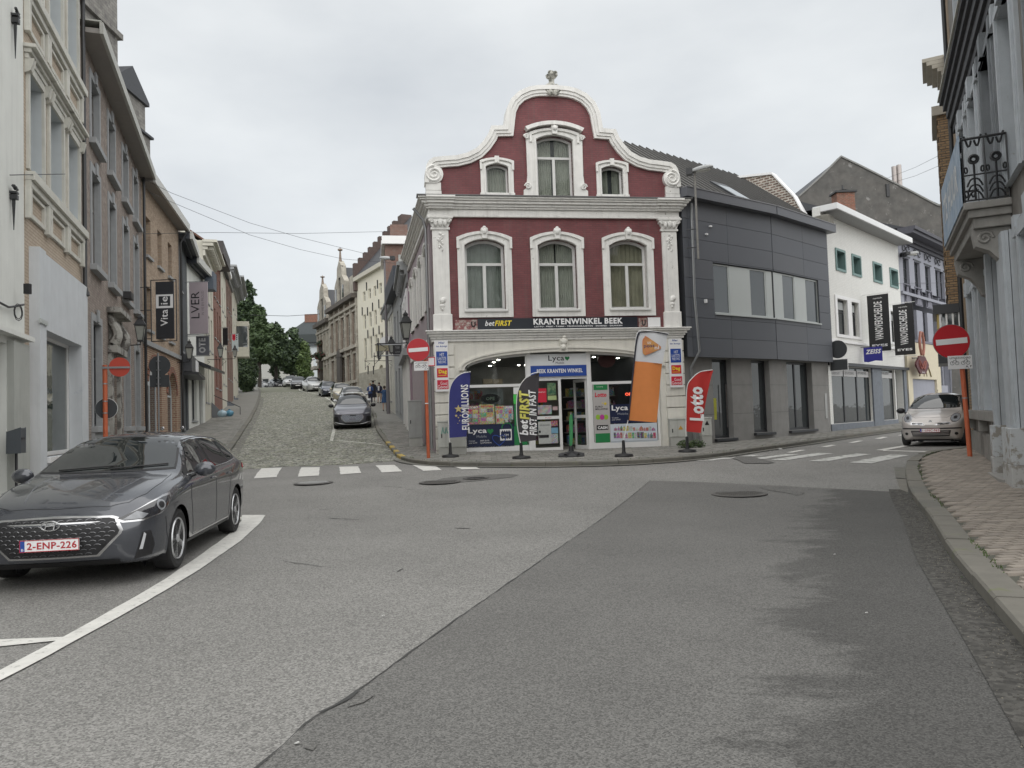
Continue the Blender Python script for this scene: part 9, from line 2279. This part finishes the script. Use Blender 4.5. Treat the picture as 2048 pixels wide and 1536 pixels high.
# ---------------- hanging shop signs on the left ----------------
def hangsign(px0,px1,py0,py1,D,label,col,name='hanging_sign',frame=None,rz=0.,arms=True,wallx=None):
    a=at(px0,py1,D);c=at(px1,py0,D); t=empty(name,(a.x,D,a.z),rz,label,'hanging sign'); w=c.x-a.x;h=c.z-a.z
    o=MB().box(0,w,-.03,.03,0,h).build('board',col,t)
    if frame:
        f0=at(frame[0],frame[3],D)-a;f1=at(frame[1],frame[2],D)-a; mb=MB()
        for p,q in (((f0.x,f0.z),(f1.x,f0.z)),((f1.x,f0.z),(f1.x,f1.z)),((f1.x,f1.z),(f0.x,f1.z)),((f0.x,f1.z),(f0.x,f0.z))): mb.tube([(p[0],0,p[1]),(q[0],0,q[1])],.018,6)
        for z in (f0.z+.1,f0.z+h*.55,f1.z-.25): mb.tube([(f0.x,0,z),(f0.x-(.5 if z<f1.z-1 else .55),.0,z)],.015,6)
        mb.build('iron_frame',M_dkmetal,t)
    else:
        mb=MB()
        for z in (-.03,h+.03): mb.tube([(-.7,0,z),(w+.05,0,z)],.02,6)
        mb.build('bracket',M_metal,t)
    return t,o,w,h
t,o,w,h=hangsign(313,347,563,678,27.2,'tall dark hanging shop sign in an iron frame on the arched brick house',mat('sign_charcoal',(.035,.037,.042),.5,.05),frame=(303,352,559,683))
def ht(o,s,u0,u1,z0,z1,m,w,h,rot=1,bold=0): x=txt(s,'lettering',u0*w,u1*w,z0*h,z1*h,-.033,m,None,rot=rot,bold=bold); x.parent=o
ht(o,'Vita',.27,.68,.22,.51,M_pw,w,h,bold=.01); ht(o,'lie',.27,.68,.55,.74,M_pw,w,h,bold=.01); sq=MB().plate(rect(w*.02,w*.98,h*.535,h*.775),[rect(w*.17,w*.82,h*.57,h*.745)],-.036,-.031).build('white_square',M_pw,o)
t,o,w,h=hangsign(380,415,564,668,38.,'long pale pink vertical shop banner on the white arched house',mat('banner_pink_grey',(.42,.36,.385),.7,.06)); ht(o,'LVER',.10,.55,.30,.82,M_black,w,h); ht(o,'IN VIE EN PROUD',.66,.8,.36,.83,mat('thin_grey',(.2,.18,.19),.6),w,h)
t,o,w,h=hangsign(393,418,672,711,38.6,'dark square banner under the long pale pink one',mat('banner_dark_grey',(.13,.135,.15),.7,.1)); ht(o,'OTE',.2,.75,.12,.9,mat('pale_grey_letter',(.5,.5,.5),.6),w,h,bold=.05)
t,o,w,h=hangsign(464,476,668,702,62.,'small pale banner with red hearts far up the left row',mat('banner_pale',(.5,.56,.58),.7,.1))
for k in range(3):
    cx_,cz_=w*.35,h*(.92-.11*k); MB().plate([(cx_+.0095*16*math.sin(2*PI*i/16)**3,cz_+.0095*(13*math.cos(2*PI*i/16)-5*math.cos(4*PI*i/16)-2*math.cos(6*PI*i/16))) for i in range(16)][::-1],(),-.036,-.031).build('heart',M_pred,o); MB().box(w*.7,w*.9,-.036,-.031,h*(.88-.11*k),h*(.94-.11*k)).build('dash',M_black,o)
t,o,w,h=hangsign(446,455,656,690,54.,'black wall awning half way up the left row',M_black)
t,o,w,h=hangsign(786,803,690,709,36.,'small dark hanging sign beside the lanterns on the right of the hill street',M_black); ht(o,'TOER',.3,.8,.62,.85,M_metal,w,h,rot=0); ht(o,'KAFFEE',.3,.8,.2,.3,M_metal,w,h,rot=0)
p=at(775,703,47.); t=empty('wall_sign',p,.2,'round white sign with dark red bar on the lamp pole up the hill','traffic sign'); disc(t,(-.05,.55),.42,'disc',M_pw,t,-.03,.01); MB().box(-.2,.7,-.045,-.032,-.0,.3).build('red_bar',mat('dark_red_bar',(.25,.02,.05),.5),t)
p=at(752,697,45.); t=empty('hanging_sign',p,.1,'pale flat hanging sign box behind the farthest right lantern','hanging sign'); MB().box(0,.75,-.1,.1,-.15,.2).build('board',mat('old_yellow_sign',(.35,.32,.22),.7,.2),t); MB().box(-.05,.8,-.14,.14,.2,.24).build('cap',M_dkmetal,t)
# ---------------- overhead wires ----------------
def wire(pts,label,r=.008):
    P=[at(*p) for p in pts]; n=[]
    for i in range(len(P)-1):
        for k in range(6): n.append(P[i].lerp(P[i+1],k/6))
    n.append(P[-1]); o=MB().tube(n,r,5).build('overhead_wire',M_dkmetal,None); tag(o,label,'wire','overhead wires')
wire([(232,330,26),(343,386,29),(500,446,32),(600,475,34),(737,509,37)],'upper overhead wire slanting across the hill street sky')
wire([(300,385,28),(343,404,29),(500,470,33),(600,499,36),(686,518,38),(834,530,41)],'lower overhead wire slanting across the hill street sky')
wire([(262,468,26),(430,465,30),(600,467,34),(776,463,38)],'nearly level overhead wire over the hill street')
wire([(640,628,95),(575,632,95),(500,630,95)],'distant wire between the trees and the stone hall',.03)
wire([(1770,358,44),(1830,335,38),(1900,300,27)],'upper wire over the right street beside the flues'); wire([(1775,368,44),(1830,352,38),(1900,322,27)],'lower wire over the right street beside the flues')
wire([(20,350,12.),(130,348,15.)],'thin white bracket wire across the tan house',.008)
wire([(1790,567,37.),(1850,566,41.),(1900,566,43.)],'wire strung along the lilac house front')
# ---------------- people ----------------
def person(basepx,hpx,pose,clothes,label,face=0.,dz=.11,xoff=0):
    b=G(*basepx,dz); H=hpx/F*b.y; s=H/1.75; r=empty('person',b,face,label,'person'); r.scale=(s,s,s)
    wk=pose=='walk'; st=.16 if wk else .04
    V=[(0,0,.95),(0,0,1.15),(0,.0,1.38),(0,0,1.50),(0,-.01,1.60),(0,-.01,1.70)]; E=[(0,1),(1,2),(2,3),(3,4),(4,5)]; Rr=[.13,.12,.13,.055,.085,.075]
    def add(p,par,rad): V.append(p); E.append((par,len(V)-1)); Rr.append(rad); return len(V)-1
    for sd in(-1,1):
        d=sd*st
        h=add((sd*.09,0,.90),0,.09); k=add((sd*.10,d*.5-.02,.50),h,.06); a=add((sd*.10,d+(.06 if wk and sd>0 else 0),.10),k,.038); f=add((sd*.10,d-.12,.035),a,.03)
        q=add((sd*.18,0,1.40),2,.06); el=add((sd*.25,(-.02 if not wk else -d*.6),1.13),q,.042); hd_=add((sd*(.24 if pose!='hold' else .08),-.06-(.0 if not wk else d*.8)-(.2 if pose=='hold' else 0),.90 if pose!='hold' else 1.12),el,.03); add((V[hd_][0],V[hd_][1]-.03,V[hd_][2]-.09),hd_,.028)
    me=bpy.data.meshes.new('body'); me.from_pydata(V,E,[]); o=mkob('body',me,mat('skin',(.42,.27,.20),.6,.05),r); m=o.modifiers.new('s','SKIN'); m.use_smooth_shade=True
    for i,x in enumerate(Rr): me.skin_vertices[0].data[i].radius=(x,x*(.78 if i<3 else 1))
    me.skin_vertices[0].data[0].use_root=True; o.modifiers.new('ss','SUBSURF').levels=1; o.modifiers['ss'].render_levels=1
    mb=MB(); mb.ell((0,.02,1.665),.10,.105,.11,10,7); mb.build('hair',mat(*clothes.get('hair',('hair_brown',(.05,.035,.025)))),r,smooth=True)
    for nm,m_,kind in clothes['items']:
        mb=MB()
        if kind=='top': mb.lathe([(.175,.88),(.165,1.05),(.19,1.25),(.205,1.40),(.13,1.48),(.06,1.50)],(0,0,0),12,sc=(1,.68))
        if kind=='gown': mb.lathe([(.30,.35),(.25,.8),(.22,1.2),(.22,1.40),(.13,1.48),(.06,1.50)],(0,0,0),12,sc=(1,.7))
        if kind=='dress': mb.lathe([(.24,.58),(.215,.80),(.165,1.08),(.19,1.25),(.205,1.40),(.13,1.48),(.06,1.50)],(0,0,0),14,sc=(1,.7))
        if kind in('top','gown','jacket','dress'):
            for sd in (-1,1):
                el=V[[i for i,v in enumerate(V)][6+ (sd+1)//2*8+5]]; q=V[6+(sd+1)//2*8+4]; hh=V[6+(sd+1)//2*8+6]
                if kind in('dress',): mb.tube([q,tuple((Vector(q)+Vector(el))/2)],[.075,.065],8)
                else: mb.tube([q,el,hh],[.078,.062,.048],8)
        if kind=='jacket': mb.lathe([(.20,.84),(.18,1.05),(.205,1.25),(.215,1.40),(.14,1.48),(.07,1.51)],(0,0,0),12,sc=(1,.72))
        if kind in('trousers','shorts'):
            mb.lathe([(.16,.82),(.175,.92),(.16,1.02)],(0,0,0),12,sc=(1,.7))
            for sd in(-1,1):
                o_=6+(sd+1)//2*8; 
                if kind=='trousers': mb.tube([V[o_],V[o_+1],V[o_+2]],[.105,.08,.07],8)
                else: mb.tube([V[o_],tuple(Vector(V[o_]).lerp(Vector(V[o_+1]),.9))],[.11,.095],8)
        if kind=='cap': 
            mb.lathe([(.105,1.68),(.10,1.76)],(0,0,0),10); a=.22; mb.add([(-a,-a,1.765),(a,-a,1.765),(a,a,1.765),(-a,a,1.765),(-a,-a,1.785),(a,-a,1.785),(a,a,1.785),(-a,a,1.785)],[(0,3,2,1),(4,5,6,7),(0,1,5,4),(1,2,6,5),(2,3,7,6),(3,0,4,7)])
        if kind=='shirt': mb.plate([(-.05,1.05),(.05,1.05),(.08,1.44),(-.08,1.44)],(),-.165,-.13)
        if kind=='shoes':
            for sd in(-1,1): v=V[6+(sd+1)//2*8+3]; mb.ell((v[0],v[1]+.05,.045),.045,.12,.045,8,5)
        mb.build(nm,m_,r,smooth=True)
    for sd in (-1,1): MB().ell((sd*.035,-.092,1.64),.012,.008,.009,6,4).build('eye',M_black,r)
    MB().ell((0,-.10,1.61),.014,.02,.02,6,4).build('nose',MATS['skin'],r)
    return r
C_blue=mat('cloth_mid_blue',(.045,.09,.24),.8,.1); C_navy=mat('cloth_navy',(.018,.022,.05),.8,.1); C_dress=mat('cloth_dress_blue',(.03,.075,.17),.8,.15,6); C_beige=mat('cloth_beige',(.42,.36,.27),.8,.1); C_wh=mat('cloth_white',(.65,.65,.65),.8,.05); C_blk=mat('cloth_black',(.012,.012,.015),.8,.05)
person((770,822),50,'walk',dict(items=[('dress',C_dress,'dress'),('shoes',C_blk,'shoes')]),'person in a knee length blue dress walking up the hill pavement',PI+.1)
person((759,806),41,'stand',dict(items=[('jacket',C_navy,'jacket'),('shirt',C_wh,'shirt'),('shorts',C_beige,'shorts'),('shoes',C_blk,'shoes')],hair=('hair_dark',(.02,.015,.012))),'person in navy jacket and beige shorts on the hill pavement',-.1)
person((741,806),39.5,'hold',dict(items=[('blouse',C_blue,'jacket'),('shirt',C_wh,'shirt'),('trousers',C_navy,'trousers'),('shoes',C_blk,'shoes')],hair=('hair_blond',(.30,.2,.1))),'person in blue jacket with white shirt and navy trousers on the hill',.05)
person((747,803),41,'stand',dict(items=[('gown',C_blk,'gown'),('mortarboard',C_blk,'cap'),('shoes',C_blk,'shoes')],hair=('hair_dark',(.02,.015,.012))),'person in black graduation gown and flat square cap on the hill',.2)
# ---------------- moped ----------------
p=at(318,868,18.5); t=empty('moped',(p.x,18.5,gz(p.x,18.5)+.11),-.3,'black moped standing on the left pavement behind the dark hatchback','moped')
for x in(-.6,.6): 
    MB().tube([(x+.24*math.cos(k*PI/10),0,.26+.24*math.sin(k*PI/10)) for k in range(21)],.045,8).build('wheel',M_rubber,t,smooth=True)
mb=MB(); mb.tube([(-.6,0,.26),(-.3,0,.5),(.2,0,.32),(.45,0,.7),(.6,0,.26)],.05,7); mb.tube([(.45,0,.7),(.38,0,1.0)],.03,7); mb.ell((-.3,0,.66),.38,.13,.14,12,7); mb.ell((.48,0,.78),.12,.1,.16,10,7); mb.build('body',M_black,t,smooth=True); MB().tube([(.38,-.3,1.04),(.38,0,1.0),(.38,.3,1.04)],.02,6).build('handlebar',M_chrome,t); MB().ell((-.25,0,.80),.34,.14,.06,12,6).build('seat',M_black,t,smooth=True)
for s_ in(-1,1): MB().ell((.4,s_*.33,1.16),.06,.02,.05,8,5).build('mirror',M_chrome,t,smooth=True)
# ---------------- flower basket pole, weeds, litter ----------------
p=at(644,775,101.); p.z=gz(p.x,101); t=empty('flower_pole',p,0,'dark pole with round flower baskets before the stone hall','plant pole'); MB().tube([(0,0,0),(0,0,5.5)],.35,8).build('pole',M_bark,t)
mkob('foliage',leafmesh('foliage',[(.3,0,4.0,1.5,1.2,.6),(0,0,5.6,.7,.7,.5),(0,0,2.2,.5,.5,.5)],1500,.15,31,[M_leaf[3],M_leaf[0],mat('flower_dark_red',(.12,.03,.03),.7)]),None,t)
gm=[mat('weed_a',(.07,.12,.03),.7,.3),mat('weed_b',(.10,.14,.05),.7,.3)]
g=G(1388,898,.1); o=mkob('weeds',leafmesh('weeds',[(.1*k-.3,0,.12+.05*math.sin(k*2),.14,.1,.14) for k in range(7)],900,.03,3,[M_leaf[0],M_leaf[1],gm[1]],.3),None); o.location=(g.x,g.y+.3,g.z); tag(o,'leafy green weeds growing between the cabinets at the shop corner','weeds')
def edgeweeds():
    rng=random.Random(8); vs=[];fs=[];mi=[]
    def put(x,y,dz,h,w):
        o=len(vs); z=gz(x,y)+dz; vs.extend([(x-w,y,z),(x+w,y,z),(x+rng.uniform(-.6,.6)*h,y+rng.uniform(-.6,.6)*h,z+h)]); fs.append((o,o+1,o+2)); mi.append(rng.randrange(2))
    for L,dens,dz in ((PC,26,.0),(QC,10,.12),(QR,26,.115),(PL,14,.0),(PR,8,.0)):
        for a,b in zip(L,L[1:]):
            if a.y>50 or a.y<3: continue
            cl_=max(0,math.sin(a.x*1.7+a.y*.9)+.35*math.sin(a.y*5))
            for _ in range(int(dens*cl_*(b-a).length)):
                t=rng.random(); p=a+(b-a)*t; d=rng.gauss(0,.018); put(p.x+d,p.y+rng.gauss(0,.018)-.01,dz,rng.uniform(.012,.05),rng.uniform(.004,.012))
    me=bpy.data.meshes.new('kerb_weeds'); me.from_pydata(vs,[],fs); [me.materials.append(m) for m in gm]; me.polygons.foreach_set('material_index',mi); o=mkob('kerb_weeds',me,None,None); o['kind']='stuff'
edgeweeds()
def grit():
    """loose grit and leaf bits in the right gutter and on the road"""
    rng=random.Random(4); mbs=[MB(),MB()]
    for _ in range(3200):
        i=rng.randrange(len(PRn)-1); p=PRn[i].lerp(PRn[i+1],rng.random()); n=Vector((-1,.45)).normalized(); d=.02+abs(rng.gauss(0,.13))
        if d>.5: continue
        x=p.x+n.x*d; y=p.y+n.y*d; z=gz(x,y)+.012; s=rng.uniform(.002,.007); a=rng.random()*6.28
        mbs[rng.random()<.22].add([(x+s*math.cos(a),y+s*math.sin(a),z),(x+s*math.cos(a+2),y+s*math.sin(a+2),z),(x+s*math.cos(a+4),y+s*math.sin(a+4),z),(x,y,z+s*.8)],[(0,1,3),(1,2,3),(2,0,3)])
    o=mbs[0].build('gutter_grit',mat('grit_dark',(.06,.055,.045),.9,.3,20),None); o['kind']='stuff'; o=mbs[1].build('gutter_leaf_bits',mat('grit_pale',(.22,.2,.16),.9,.3,20),None); o['kind']='stuff'
grit()
for k,(x,y,s,lab) in enumerate(((1562,899,.06,'largest scrap of white paper litter by the right kerb weeds'),(1541,903,.035,'small white litter scrap left of the larger one near the kerb'),(1669,1109,.012,'tiny white litter speck on the damp right lane'),(1733,1226,.012,'tiny white speck lower down the right lane'),(1893,1084,.02,'white cigarette end in the right gutter'),(766,1232,.014,'thin white scrap on the light asphalt in the foreground'),(594,1487,.014,'pale flat scrap by the asphalt seam in the foreground'))):
    g=G(x,y,.012); mb=MB(); mb.ell((0,0,s*.25),s,s*.6,s*.35,7,4); 
    for i,v in enumerate(mb.v): mb.v[i]=(v[0]*(1+.3*math.sin(v[1]*90)),v[1],max(0,v[2])*(1+.5*math.sin(v[0]*120)))
    o=mb.build('litter',mat('paper_scrap',(.5,.5,.48),.8,.2,20),None); o.location=g; tag(o,lab,'litter')
# brackets lamp arm at the far right over the right house? (none)
